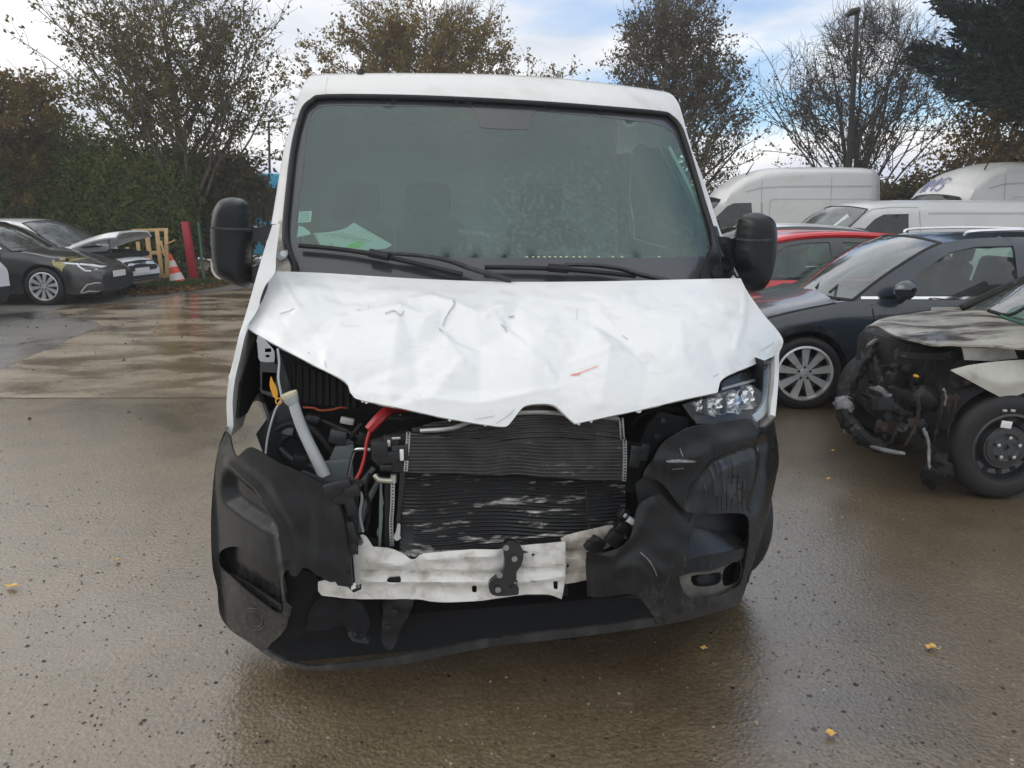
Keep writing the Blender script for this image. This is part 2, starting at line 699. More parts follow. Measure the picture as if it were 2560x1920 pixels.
M['redscuff'] = pm('red_scuff', (.80, .22, .17), .6, var=.2, vscale=60)
M['scrape'] = pm('pale_scrape', (.22, .22, .22), .6, var=.4, vscale=60)
M['wet_dark'] = pm('wet_run', (.012, .013, .015), .2, var=.1)
M['glass'] = glass_mat('windscreen_glass', (.62, .86, .77), .16, .6, (.37, .53, .48))
M['glass_car'] = glass_mat('car_window_glass', (.60, .74, .68), .05, .9, streaks=False)
M['glass_dark'] = glass_mat('dark_window_glass', (.10, .13, .14), .02, .8, streaks=False)
M['lens'] = glass_mat('clear_lens', (.96, .97, .97), .006, .45, streaks=False)
M['dash'] = pm('grey_dashboard', (.14, .155, .15), .7, var=.1, bump=.1, bscale=200)
M['seat'] = pm('dark_seat_cloth', (.028, .031, .034), .9, var=.2, bump=.2, bscale=300)
M['trim_grey'] = pm('grey_cab_trim', (.22, .24, .23), .8, var=.06)
M['paper'] = pm('white_paper', (.82, .86, .84), .7, var=.02)
M['green_ink'] = pm('green_highlighter', (.25, .85, .10), .6, var=.05)
M['print'] = pm('grey_print', (.45, .5, .5), .7, var=.05)
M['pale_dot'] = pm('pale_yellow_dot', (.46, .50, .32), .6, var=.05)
M['navy'] = pm('dark_navy_paint', (.016, .028, .044), .3, coat=1.0, var=.06, drops=.12)
M['blackpaint'] = pm('black_car_paint', (.018, .018, .020), .3, coat=1.0, var=.08, drops=.1)
M['redpaint'] = pm('red_car_paint', (.62, .014, .02), .3, coat=1.0, var=.05)
M['whitecar'] = pm('white_car_paint', (.76, .77, .77), .3, coat=.9, var=.02, dirt=(.6, .59, .57), dscale=2.5, dlo=.55, dhi=.85)
M['whitevan'] = pm('white_van_paint', (.60, .61, .60), .4, coat=.5, var=.02, dirt=(.5, .5, .48), dscale=2, dlo=.5, dhi=.85)
M['tanprimer'] = pm('tan_primer', (.40, .34, .16), .8, var=.2, vscale=20)
M['burnt_paint'] = pm('scorched_silver_paint', (.44, .42, .36), .42, metal=.3, var=.2, vscale=5, dirt=(.060, .042, .030), dscale=4.2, dlo=.46, dhi=.60, streak=(.5, 1.2, 1), coat=.3)
M['burnt_pale'] = pm('faded_silver_paint', (.50, .49, .44), .5, metal=.2, var=.12, vscale=6, dirt=(.25, .23, .2), dscale=5, dlo=.55, dhi=.8)
M['char'] = pm('charred_plastic', (.009, .009, .009), .75, var=.6, vscale=14, bump=.6, bscale=40, dirt=(.20, .20, .21), dscale=14, dlo=.58, dhi=.78)
M['ash'] = pm('grey_ash', (.26, .26, .27), .9, var=.4, vscale=20, bump=.6, bscale=50)
M['rust'] = pm('burnt_rust', (.045, .030, .022), .8, var=.5, vscale=12, bump=.4, bscale=60)
M['pallet'] = pm('pale_pine_board', (.55, .36, .18), .8, var=.2, vscale=9, bump=.2, bscale=60, dirt=(.3, .2, .12), dscale=14, dlo=.6, dhi=.8)
M['redpost'] = pm('crimson_post_paint', (.36, .014, .035), .45, var=.12)
M['greenpost'] = pm('green_post_paint', (.03, .10, .07), .5, var=.15)
M['cone_red'] = pm('cone_red_orange', (.72, .07, .03), .5, var=.1)
M['cone_white'] = pm('cone_white_band', (.62, .60, .56), .6, var=.12, vscale=12)
M['bark'] = pm('grey_brown_bark', (.11, .092, .072), .9, var=.4, vscale=10, bump=.5, bscale=30)
M['bark_dark'] = pm('dark_bark', (.065, .055, .048), .9, var=.4, vscale=10, bump=.5, bscale=30)
M['lamp'] = pm('dark_lamp_metal', (.030, .026, .026), .5, metal=.3, var=.2)
M['bluebus'] = pm('bright_blue_coach_paint', (.05, .38, .62), .35, coat=.5, var=.06)
M['darkin'] = pm('dark_interior', (.03, .033, .035), .8, var=.2)
M['leaf_yellow'] = pm('yellow_leaf', (.62, .38, .10), .6, var=.2, vscale=30)
M['drl'] = pm('pale_light_guide', (.70, .74, .75), .3, var=.03, coat=.5)
M['plate'] = pm('number_plate', (.75, .76, .74), .5, var=.03)
M['blueink'] = pm('blue_lettering', (.30, .30, .46), .5, var=.1)
M['amber'] = pm('clear_indicator', (.75, .70, .62), .25, var=.04, coat=.6)


def bumper_mat():
    """black moulded plastic, dusty streaks, road mud splashed up from below"""
    m, N, L, B = new_mat('wet_muddy_bumper_plastic')
    tc = N.new('ShaderNodeTexCoord').outputs['Object']
    n1 = noise_node(N, L, tc, 3.0, 5, .6)
    col = ramp_node(N, L, n1.outputs['Fac'], [(.3, (.008, .009, .010)), (.7, (.016, .017, .018))])
    st = noise_node(N, L, map_node(N, L, tc, (1, 1, .16)), 22, 5, .6, .2)
    col = mix_node(N, L, ramp_node(N, L, st.outputs['Fac'], [(.54, 0.0), (.74, .8)]), col, (.028, .029, .029))
    sp = N.new('ShaderNodeSeparateXYZ'); L.new(tc, sp.inputs[0])
    n2 = noise_node(N, L, map_node(N, L, tc, (1, 1, .5)), 9, 7, .72, .3)
    low = math_node(N, L, 'MULTIPLY', math_node(N, L, 'SUBTRACT', .52, sp.outputs['Z']), 1.35)
    k = math_node(N, L, 'ADD', low, math_node(N, L, 'MULTIPLY', math_node(N, L, 'SUBTRACT', n2.outputs['Fac'], .5), 1.5))
    mud = ramp_node(N, L, k, [(.12, 0.0), (.55, 1.0)])
    n3 = noise_node(N, L, tc, 60, 5, .75)
    mudc = ramp_node(N, L, n3.outputs['Fac'], [(.3, (.020, .019, .018)), (.55, (.058, .055, .050)), (.75, (.13, .122, .11))])
    col = mix_node(N, L, mud, col, mudc)
    L.new(col, B.inputs['Base Color'])
    L.new(mix_node(N, L, mud, .20, .55), B.inputs['Roughness'])
    B.inputs['Specular IOR Level'].default_value = .27
    g = noise_node(N, L, tc, 420, 2, .5)
    p = bump_node(N, L, B, g.outputs['Fac'], .08, .003)
    bump_node(N, L, B, math_node(N, L, 'MULTIPLY', n3.outputs['Fac'], mud), .5, .004, p)
    return m


M['bumper'] = bumper_mat()

# ================================================================== ground
def ground_mat(name, c_lo, c_hi, wet_lo, wet_hi, rough_dry=.55, rough_wet=.16, grit=.5, wet_scale=.5, coat=.35, puddle=(.5, .62), spec_speck=True, stretch=(1, 1, 1), spec=.5):
    m, N, L, B = new_mat(name)
    tc = N.new('ShaderNodeTexCoord').outputs['Object']
    big = noise_node(N, L, map_node(N, L, tc, stretch), wet_scale, 5, .6, .4)
    mid = noise_node(N, L, tc, 3.0, 6, .7)
    fine = noise_node(N, L, tc, 46, 6, .8)
    vo = N.new('ShaderNodeTexVoronoi'); vo.inputs['Scale'].default_value = 70; L.new(tc, vo.inputs['Vector'])
    dry = ramp_node(N, L, mid.outputs['Fac'], [(.3, c_lo), (.7, c_hi)])
    wet = ramp_node(N, L, mid.outputs['Fac'], [(.3, wet_lo), (.7, wet_hi)])
    pud = ramp_node(N, L, big.outputs['Fac'], [(puddle[0], 0.0), (puddle[1], 1.0)])
    col = mix_node(N, L, pud, dry, wet)
    gritc = ramp_node(N, L, fine.outputs['Fac'], [(.34, .50), (.5, 1.0), (.66, 1.55)])
    col = mix_node(N, L, 1.0, col, gritc, 'MULTIPLY')
    if spec_speck:
        v2 = N.new('ShaderNodeTexVoronoi'); v2.inputs['Scale'].default_value = 11; L.new(tc, v2.inputs['Vector'])
        sp = ramp_node(N, L, v2.outputs['Distance'], [(.05, 1.0), (.085, 0.0)])
        pick = ramp_node(N, L, v2.outputs['Color'], [(.52, 0.0), (.56, 1.0)])
        spf = math_node(N, L, 'MULTIPLY', sp, pick)
        col = mix_node(N, L, spf, col, (.025, .022, .02))
        v3 = N.new('ShaderNodeTexVoronoi'); v3.inputs['Scale'].default_value = 7.3; L.new(tc, v3.inputs['Vector'])
        sp3 = ramp_node(N, L, v3.outputs['Distance'], [(.03, 1.0), (.05, 0.0)])
        pick3 = ramp_node(N, L, v3.outputs['Color'], [(.66, 0.0), (.68, 1.0)])
        col = mix_node(N, L, math_node(N, L, 'MULTIPLY', sp3, pick3), col, (.45, .38, .28))
    L.new(col, B.inputs['Base Color'])
    L.new(mix_node(N, L, pud, rough_dry, rough_wet), B.inputs['Roughness'])
    B.inputs['Specular IOR Level'].default_value = spec
    B.inputs['Specular Tint'].default_value = (1.0, .90, .74, 1)
    B.inputs['Coat Tint'].default_value = (1.0, .95, .86, 1)
    L.new(math_node(N, L, 'ADD', math_node(N, L, 'MULTIPLY', pud, .5), coat), B.inputs['Coat Weight'])
    B.inputs['Coat Roughness'].default_value = .16
    B.inputs['Coat IOR'].default_value = 2.0
    h = math_node(N, L, 'ADD', math_node(N, L, 'MULTIPLY', fine.outputs['Fac'], .7), math_node(N, L, 'MULTIPLY', vo.outputs['Distance'], .6))
    b = N.new('ShaderNodeBump'); b.inputs['Distance'].default_value = .007
    L.new(h, b.inputs['Height'])
    inv = math_node(N, L, 'SUBTRACT', 1.0, math_node(N, L, 'MULTIPLY', pud, .55))
    L.new(math_node(N, L, 'MULTIPLY', inv, grit), b.inputs['Strength'])
    L.new(b.outputs[0], B.inputs['Normal'])
    b2 = N.new('ShaderNodeBump'); b2.inputs['Distance'].default_value = .007
    L.new(h, b2.inputs['Height'])
    L.new(math_node(N, L, 'MULTIPLY', inv, grit * .30), b2.inputs['Strength'])
    L.new(b2.outputs[0], B.inputs['Coat Normal'])
    return m


m_ground = ground_mat('wet_yard_paving', (.090, .068, .038), (.155, .122, .078), (.036, .024, .011), (.066, .047, .025), rough_dry=.40, rough_wet=.14, grit=.75, wet_scale=.42, puddle=(.50, .66), coat=.85, spec=1.0)
m_slab = ground_mat('brown_wet_concrete', (.27, .225, .17), (.36, .31, .245), (.14, .106, .07), (.20, .156, .106), rough_dry=.45, rough_wet=.06, grit=.3, wet_scale=1.1, puddle=(.40, .62), spec_speck=False, stretch=(.75, 1.25, 1), coat=.45)
m_asph = ground_mat('grey_asphalt', (.13, .128, .125), (.19, .187, .182), (.07, .07, .07), (.1, .1, .1), rough_dry=.55, rough_wet=.2, grit=.6, wet_scale=.5, spec_speck=True)
m_verge = pm('leafy_soil', (.075, .052, .032), .9, var=.5, vscale=8, bump=.5, bscale=30)


def flat(name, pts, z, mat, step=None):
    V = [(p[0], p[1], z) for p in pts]
    return struct(name, mesh(name, V, [list(range(len(V)))], False), mat)


flat('ground', [(-160, -30), (160, -30), (160, 260), (-160, 260)], 0.0, m_ground)
slab_px = [(-500, 996), (-500, 985), (0, 926), (60, 898), (130, 868), (200, 838), (252, 815), (240, 806), (205, 799), (150, 787), (126, 779), (177, 766), (280, 757), (380, 750),
           (468, 736), (617, 722), (900, 708), (1300, 700), (1300, 994)]
slab_pts = [G(*p) for p in slab_px]
flat('concrete_slab', [(p.x, p.y) for p in slab_pts], .004, m_slab)
asph_px = [(-700, 980), (-500, 984), (0, 925), (60, 897), (130, 867), (200, 837), (250, 815), (238, 806), (205, 799), (150, 787), (124, 779), (175, 765), (280, 756), (380, 749),
           (467, 735), (617, 721), (900, 707), (900, 690), (-900, 690)]
asph_pts = [G(*p) for p in asph_px]
flat('asphalt_lane', [(p.x, p.y) for p in asph_pts], .002, m_asph)
verge_px = [(280, 722), (330, 742), (400, 738), (470, 730), (540, 720), (590, 708), (600, 696), (560, 680), (200, 668), (-300, 668), (-300, 700), (100, 705)]
verge_pts = [G(*p) for p in verge_px]
flat('verge', [(p.x, p.y) for p in verge_pts], .012, m_verge)

# ================================================================== leaves, trees
rng = np.random.default_rng(7)


def leaf_mesh(name, centers, size, aspect=1.7, r=None, dirs=None, droop=0.0, fold=.25):
    """many small pointed leaf faces (two triangles folded on the midrib)"""
    r = r or rng
    C = np.asarray(centers)
    n = len(C)
    if dirs is None:
        A = r.normal(size=(n, 3)); A[:, 2] -= droop
    else:
        A = np.asarray(dirs) + r.normal(size=(n, 3)) * .45
    A /= np.linalg.norm(A, axis=1, keepdims=True)
    B = r.normal(size=(n, 3))
    B -= A * (A * B).sum(1, keepdims=True)
    B /= np.linalg.norm(B, axis=1, keepdims=True)
    Nn = np.cross(A, B)
    s = size * r.uniform(.6, 1.35, size=(n, 1))
    L_ = A * s * aspect * .5
    W_ = B * s * .5
    F_ = Nn * s * fold
    V = np.stack([C - L_, C + W_ + F_, C + L_, C - W_ + F_], 1).reshape(-1, 3)
    idx = np.arange(n)[:, None] * 4
    Fc = np.concatenate([idx + np.array([[0, 1, 2]]), idx + np.array([[0, 2, 3]])], 1).reshape(-1, 3)
    me = bpy.data.meshes.new(name)
    me.vertices.add(len(V)); me.vertices.foreach_set('co', V.ravel().astype(np.float32))
    me.loops.add(len(Fc) * 3); me.loops.foreach_set('vertex_index', Fc.ravel().astype(np.int32))
    me.polygons.add(len(Fc)); me.polygons.foreach_set('loop_start', (np.arange(len(Fc)) * 3).astype(np.int32))
    me.update(calc_edges=True)
    me.validate()
    return me


class Wood:
    def __init__(s):
        s.v = []; s.f = []; s.n = 0

    def branch(s, p, r, res):
        n = len(p)
        T = np.gradient(p, axis=0)
        T /= np.maximum(np.linalg.norm(T, axis=1, keepdims=True), 1e-9)
        ref = np.where(np.abs(T[:, 2:3]) < .92, np.array([[0, 0, 1.0]]), np.array([[1.0, 0, 0]]))
        A = np.cross(T, ref); A /= np.maximum(np.linalg.norm(A, axis=1, keepdims=True), 1e-9)
        B = np.cross(T, A)
        a = np.arange(res) * 2 * math.pi / res
        R = (np.cos(a)[None, :, None] * A[:, None] + np.sin(a)[None, :, None] * B[:, None]) * np.asarray(r)[:, None, None]
        V = (p[:, None] + R).reshape(-1, 3)
        i, k = np.meshgrid(np.arange(n - 1), np.arange(res), indexing='ij')
        k2 = (k + 1) % res
        Fc = np.stack([i * res + k, i * res + k2, (i + 1) * res + k2, (i + 1) * res + k], -1).reshape(-1, 4) + s.n
        s.v.append(V); s.f.append(Fc); s.n += len(V)

    def mesh(s, name):
        V = np.concatenate(s.v); Fc = np.concatenate(s.f)
        me = bpy.data.meshes.new(name)
        me.vertices.add(len(V)); me.vertices.foreach_set('co', V.ravel().astype(np.float32))
        me.loops.add(len(Fc) * 4); me.loops.foreach_set('vertex_index', Fc.ravel().astype(np.int32))
        me.polygons.add(len(Fc)); me.polygons.foreach_set('loop_start', (np.arange(len(Fc)) * 4).astype(np.int32))
        me.polygons.foreach_set('use_smooth', np.ones(len(Fc), bool))
        me.update(calc_edges=True)
        return me


def bez(a, b, c, n):
    t = np.linspace(0, 1, n)[:, None]
    return (1 - t) ** 2 * a + 2 * t * (1 - t) * b + t * t * c


def tree(name, label, base, H, R, env, seed, limbs=26, sec=7, twigs=6, leaves=6, leaf=.09, leaf_m=None, bark=None, trunk_r=.16, h0=.18, stems=1, spread=.1, lift=.55, twig_len=.6, bare_top=0.0, cat='tree', side_bias=None):
    """trunk, limbs reaching to an envelope env(zrel)->radius fraction, secondary branches, twigs, leaves"""
    r = np.random.default_rng(seed)
    W = Wood()
    TW = Wood()
    base = np.array(base, float)
    leafpts = []
    up = np.array([0, 0, 1.0])
    axes = []
    for s_ in range(stems):
        az = 2 * math.pi * (s_ + r.uniform(-.2, .2)) / max(stems, 1)
        top = base + np.array([math.cos(az) * R * spread * (stems > 1), math.sin(az) * R * spread * (stems > 1), H * r.uniform(.9, 1.0)])
        ctrl = base + up * H * .45 + np.append(r.normal(size=2) * R * .05, 0)
        p = bez(base, ctrl, top, 14)
        p[1:-1, :2] += r.normal(size=(12, 2)) * .04
        rr = trunk_r * (1 - np.linspace(0, 1, 14) * .93) * (1.0 if stems == 1 else .62)
        rr[0] *= 1.35
        W.branch(p, rr, 8)
        axes.append((p, rr))
    ga = 2.39996
    for i in range(limbs):
        p, rr = axes[i % stems]
        f = h0 + (0.96 - h0) * ((i + r.uniform(0, .8)) / limbs) ** 1.05
        k = f * 13
        k0 = int(k); q = p[k0] + (p[min(k0 + 1, 13)] - p[k0]) * (k - k0)
        r0 = np.interp(k, np.arange(14), rr) * .42
        az = i * ga + r.uniform(-.3, .3)
        zt = f + lift * (1 - f) * r.uniform(.55, 1.0)
        rad_ = R * env(zt) * r.uniform(.72, 1.05)
        tgt = base + np.array([math.cos(az) * rad_, math.sin(az) * rad_, zt * H])
        d = tgt - q
        ctl = q + d * .45 + up * (-.04 * np.linalg.norm(d)) + r.normal(size=3) * .12
        n1 = 9
        b = bez(q, ctl, tgt, n1)
        b[1:] += r.normal(size=(n1 - 1, 3)) * .035
        W.branch(b, r0 * (1 - .85 * np.linspace(0, 1, n1)) + .006, 5)
        Ld = np.linalg.norm(d)
        dn = d / max(Ld, 1e-6)
        for j in range(sec):
            t = .25 + .75 * (j + r.uniform(0, 1)) / sec
            kk = t * (n1 - 1); k1 = min(int(kk), n1 - 2)
            s0 = b[k1] + (b[k1 + 1] - b[k1]) * (kk - k1)
            dd = dn * .6 + r.normal(size=3) * .55 + up * .35
            dd /= np.linalg.norm(dd)
            l2 = (.28 + .3 * r.random()) * Ld * (1.15 - .55 * t) + .25
            e = s0 + dd * l2
            m_ = s0 + dd * l2 * .5 + r.normal(size=3) * .06 * l2
            b2 = bez(s0, m_, e, 6)
            W.branch(b2, np.linspace(.012, .005, 6) * (1 + r0 * 4), 4)
            for w in range(twigs):
                t2 = .2 + .8 * (w + r.random()) / twigs
                k2 = min(int(t2 * 5), 4)
                s2 = b2[k2] + (b2[k2 + 1] - b2[k2]) * (t2 * 5 - k2)
                d2 = dd * .6 + r.normal(size=3) * .55 + up * .22
                d2 /= np.linalg.norm(d2)
                e2 = s2 + d2 * twig_len * r.uniform(.5, 1.2)
                b3 = bez(s2, (s2 + e2) / 2 + r.normal(size=3) * .05, e2, 4)
                TW.branch(b3, np.linspace(.007, .0035, 4), 3)
                zr = (e2[2] - base[2]) / H
                dens = 1.0 if zr < 1 - bare_top else max(0.0, 1 - (zr - (1 - bare_top)) / max(bare_top, 1e-3) * 1.15)
                nl = r.poisson(leaves * dens)
                if nl:
                    tt = r.uniform(.1, 1.05, size=nl)
                    pos = s2 + (e2 - s2) * tt[:, None] + r.normal(size=(nl, 3)) * leaf * .9
                    leafpts.append(pos)
    T = thing(name, label, cat, tuple(base), worldparts=True)
    obj('trunk', W.mesh('trunk'), bark or M['bark'], T)
    tw = obj('twigs', TW.mesh('twigs'), bark or M['bark'], T)
    tw['kind'] = 'stuff'
    cr = obj('crown', leaf_mesh('crown', np.concatenate(leafpts), leaf, r=r, droop=.5), leaf_m, T)
    return T


def env_round(z):
    return math.sqrt(max(0.02, 1 - ((z - .52) / .52) ** 2))


def env_cone(z):
    return max(.12, (1.04 - z) ** .62 * 1.12) if z > .28 else .95


def env_vase(z):
    return max(.1, math.sin(max(0.05, min(1, z * 1.02)) * math.pi) ** .6)


L_olive = leaf_mat('olive_autumn_leaves', [(.085, .086, .028), (.13, .112, .036), (.17, .13, .042), (.10, .098, .030), (.20, .15, .06)])
L_gold = leaf_mat('golden_autumn_leaves', [(.12, .095, .028), (.25, .155, .034), (.17, .13, .04), (.30, .19, .04), (.10, .092, .03)])
L_dark = leaf_mat('dark_autumn_leaves', [(.06, .058, .03), (.10, .08, .045), (.15, .10, .06), (.075, .075, .036)])
L_rust = leaf_mat('rusty_leaves', [(.14, .09, .03), (.22, .13, .036), (.10, .085, .03), (.18, .14, .045)])
L_hedge = leaf_mat('hedge_leaves', [(.095, .14, .034), (.15, .20, .048), (.19, .24, .062), (.115, .165, .042)])
L_con = leaf_mat('conifer_sprays', [(.008, .020, .018), (.012, .028, .024), (.018, .036, .030), (.010, .024, .022)], trans=.08)
L_bush = leaf_mat('brown_green_bush_leaves', [(.08, .076, .028), (.12, .098, .038), (.055, .066, .024), (.16, .12, .048)])


def at_dist(px, d):
    g = rays([(px, 545)])[0]
    g = g / math.hypot(g[0], g[1])
    return (g[0] * d, g[1] * d, 0.0)


tree('broadleaf_tree', 'tall thinning olive-leaved tree rising above the green hedge on the left', at_dist(455, 23), 7.6, 2.85, env_round, 11, limbs=44, sec=9, twigs=7, leaves=10, leaf=.06, leaf_m=L_olive, trunk_r=.16, h0=.14, bare_top=.35, lift=.75)
tree('broadleaf_tree', 'broad golden-brown tree behind the damaged van roof', at_dist(1075, 30), 9.2, 4.2, env_round, 23, limbs=50, sec=10, twigs=8, leaves=10, leaf=.07, leaf_m=L_gold, trunk_r=.24, h0=.2, lift=.65, bare_top=.15)
tree('broadleaf_tree', 'pointed dark-leaved tree just right of the damaged van roof', at_dist(1665, 26), 8.6, 3.3, env_cone, 31, limbs=54, sec=9, twigs=8, leaves=6.5, leaf=.06, leaf_m=L_dark, trunk_r=.2, h0=.12, lift=.42, bare_top=.12)
tree('broadleaf_tree', 'almost bare multi-stemmed tree behind the street lamp', at_dist(2130, 27), 7.7, 3.1, env_vase, 47, limbs=48, sec=9, twigs=9, leaves=3.2, leaf=.06, leaf_m=L_dark, bark=M['bark_dark'], trunk_r=.17, h0=.12, stems=5, spread=.45, lift=.7, bare_top=.6)
tree('broadleaf_tree', 'rust-coloured bushy tree at the far left edge', at_dist(20, 25), 5.4, 2.0, env_round, 53, limbs=26, sec=8, twigs=7, leaves=14, leaf=.065, leaf_m=L_rust, trunk_r=.12, h0=.1)
tree('broadleaf_tree', 'low olive shrub tree behind the left door mirror', at_dist(545, 24), 3.4, 1.25, env_round, 59, limbs=20, sec=6, twigs=6, leaves=9, leaf=.09, leaf_m=L_bush, trunk_r=.08, h0=.05)


def volume_bush(name, label, cat, boxes, n, leaf, leaf_m, seed, core=None, aspect=1.8, stems=4):
    """dense shrub: leaf faces in the outer shell of lumpy ellipsoids, stems inside"""
    r = np.random.default_rng(seed)
    pts, dirs = [], []
    vol = sum(b[3] * b[4] * b[5] for b in boxes)
    b0 = boxes[0]
    T = thing(name, label, cat, (b0[0], b0[1], 0), worldparts=True)
    W = Wood()
    for (x, y, z, rx, ry, rz) in boxes:
        k = int(n * rx * ry * rz / vol)
        d = r.normal(size=(k, 3)); d /= np.linalg.norm(d, axis=1, keepdims=True)
        lump = 1 + .16 * np.sin(d[:, 0] * 7 + x) * np.sin(d[:, 2] * 6 + y) + .1 * np.sin(d[:, 1] * 13 + z * 3)
        rr_ = (.80 + .26 * r.random(k) ** .8) * lump
        p = np.stack([x + d[:, 0] * rx * rr_, y + d[:, 1] * ry * rr_, z + d[:, 2] * rz * rr_], 1)
        ok = p[:, 2] > .03
        pts.append(p[ok]); dirs.append((np.cross(d, r.normal(size=d.shape)) + np.array([0, 0, .35]))[ok])
        for s_ in range(stems):
            a = r.uniform(0, 6.28)
            e = np.array([x + math.cos(a) * rx * .6, y + math.sin(a) * ry * .6, z + rz * r.uniform(.1, .7)])
            s0 = np.array([x + r.normal() * .1, y + r.normal() * .1, 0.0])
            W.branch(bez(s0, (s0 + e) / 2 + r.normal(size=3) * .1, e, 6), np.linspace(.04, .01, 6), 5)
    obj('stems', W.mesh('stems'), M['bark_dark'], T)['kind'] = 'stuff'
    obj('crown', leaf_mesh('crown', np.concatenate(pts), leaf, aspect, r=r, dirs=np.concatenate(dirs)), leaf_m, T)
    return T


# hedge along the left boundary
hp = [((px - 1280) / 1923 * 21.2, 21.2, 0.0) for px in range(-420, 500, 78)]
boxes = []
hr = np.random.default_rng(3)
for i, (x, y, z) in enumerate(hp):
    h = 3.6 + hr.uniform(-.2, .25) - (0.35 if i > 9 else 0)
    boxes.append((x, y, h * .5, 1.0, .95, h * .56))
    boxes.append((x + .4, y + .1, h * .72, .75, .8, h * .33))
hedge = volume_bush('hedge', 'dense tall green hedge behind the black and white cars on the left', 'hedge', boxes, 150000, .055, L_hedge, 5, stems=2)
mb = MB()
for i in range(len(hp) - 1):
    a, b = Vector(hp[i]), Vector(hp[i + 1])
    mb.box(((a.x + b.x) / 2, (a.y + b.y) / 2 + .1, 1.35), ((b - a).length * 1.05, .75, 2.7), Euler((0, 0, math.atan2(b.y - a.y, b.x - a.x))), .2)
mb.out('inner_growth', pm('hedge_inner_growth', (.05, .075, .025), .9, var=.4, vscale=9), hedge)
# ivy-clad post-like shrub right of the red post
volume_bush('shrub', 'narrow upright ivy-covered shrub right of the green post', 'shrub', [(*at_dist(556, 23)[:2], 1.4, .5, .45, 1.7), (*at_dist(585, 24)[:2], 1.0, .5, .5, 1.2)], 9000, .08, L_bush, 8, stems=3)
volume_bush('shrub', 'brown-green overgrown bushes behind the white vans on the right', 'shrub',
            [(*at_dist(px, 23)[:2], h * .5, 1.5, 1.0, h * .56) for px, h in ((1480, 2.0), (1620, 2.1), (2240, 2.3), (2330, 2.5), (2430, 2.8), (2540, 3.2), (2660, 3.4))], 60000, .075, L_bush, 9, stems=4)
volume_bush('shrub', 'dark low bushes seen beyond the damaged van on the far boundary', 'shrub',
            [(*at_dist(px, 34)[:2], 1.3, 2.4, 1.2, 1.5) for px in (430, 500, 570, 780, 920, 1060, 1200, 1340, 1480, 1620, 1760, 1900, 2040, 2180, 2320)], 26000, .13, L_bush, 10, stems=3)
# brown bushy tree below the conifer
tree('broadleaf_tree', 'brown-leaved small tree under the dark conifer at the right', at_dist(2520, 22), 4.2, 1.7, env_round, 61, limbs=24, sec=7, twigs=6, leaves=11, leaf=.06, leaf_m=L_rust, trunk_r=.1, h0=.15)


def conifer(name, label, base, H, R, seed):
    r = np.random.default_rng(seed)
    T = thing(name, label, 'tree', tuple(base), worldparts=True)
    W = Wood()
    base = np.array(base, float)
    W.branch(np.stack([base + np.array([0, 0, H * t]) for t in np.linspace(0, 1, 10)]), np.linspace(.26, .03, 10), 8)
    pts, dirs = [], []
    for i in range(260):
        f = .24 + .74 * (i / 260)
        az = i * 2.39996
        L_ = R * (1 - f) ** .62 * r.uniform(.8, 1.12) + .25
        s0 = base + np.array([0, 0, f * H])
        e = s0 + np.array([math.cos(az) * L_, math.sin(az) * L_, .22 * L_ + r.normal() * .1])
        m_ = (s0 + e) / 2 - np.array([0, 0, .14 * L_])
        b = bez(s0, m_, e, 8)
        W.branch(b, np.linspace(.035, .006, 8), 4)
        k = int(190 + 360 * L_)
        t = r.uniform(.1, 1.04, k)
        ip = np.clip(t * 7, 0, 6.99).astype(int)
        p = b[ip] + (b[np.minimum(ip + 1, 7)] - b[ip]) * (t * 7 - ip)[:, None]
        spread = (.34 * (1.08 - t) + .07)[:, None] * np.array([[1, 1, .75]])
        dd = r.normal(size=(k, 3))
        p = p + dd * spread
        ax = (e - s0) / np.linalg.norm(e - s0)
        pts.append(p); dirs.append(ax * 1.0 + dd * .4 + np.array([0, 0, .25]))
    obj('trunk', W.mesh('trunk'), M['bark_dark'], T)
    obj('crown', leaf_mesh('crown', np.concatenate(pts), .06, 3.2, r=r, dirs=np.concatenate(dirs)), L_con, T)
    return T


conifer('conifer_tree', 'big dark blue-green conifer reaching in at the upper right corner', at_dist(2850, 21), 15.0, 5.0, 71)

# fallen leaves and grass on the verge
r_ = np.random.default_rng(19)
vp = np.array([(p.x, p.y) for p in verge_pts])
cand = r_.uniform(vp.min(0), vp.max(0), size=(16000, 2))
cand = cand[inside(cand, vp)]
lp = np.column_stack([cand, np.full(len(cand), .02) + r_.random(len(cand)) * .05])
flat_d = r_.normal(size=(len(lp), 3)) * np.array([1, 1, .15])
tag(obj('leaf_litter', leaf_mesh('leaf_litter', lp, .08, 1.4, r=r_, dirs=flat_d), leaf_mat('litter', [(.16, .075, .025), (.22, .11, .035), (.10, .06, .03), (.28, .17, .06)])), 'brown fallen leaves heaped along the verge by the red post', 'leaf litter', kind='stuff')
gp = []
for px, py, sp in ((430, 716, .5), (455, 712, .6), (480, 716, .5), (505, 712, .5), (410, 720, .4)):
    c = G(px, py)
    q = r_.normal(size=(500, 2)) * sp * .45
    gp.append(np.column_stack([q[:, 0] + c.x, q[:, 1] + c.y, np.full(500, .06)]))
gp = np.concatenate(gp)
tag(obj('grass_tuft', leaf_mesh('grass_tuft', gp, .035, 4.5, r=r_, dirs=np.tile([0, 0, 1.4], (len(gp), 1))), leaf_mat('grass_blades', [(.05, .09, .02), (.09, .13, .03), (.07, .10, .03)])), 'short green grass around the traffic cone foot', 'grass', kind='stuff')
tag(obj('stray_leaves', leaf_mesh('stray_leaves', np.column_stack([r_.uniform(-8, -3.2, 90), r_.uniform(6, 15, 90), np.full(90, .012)]), .026, 1.3, r=r_, dirs=r_.normal(size=(90, 3)) * np.array([1, 1, .1])), leaf_mat('stray', [(.2, .1, .03), (.09, .05, .02)])), 'small brown leaf scraps scattered over the wet concrete', 'leaf litter', kind='stuff')

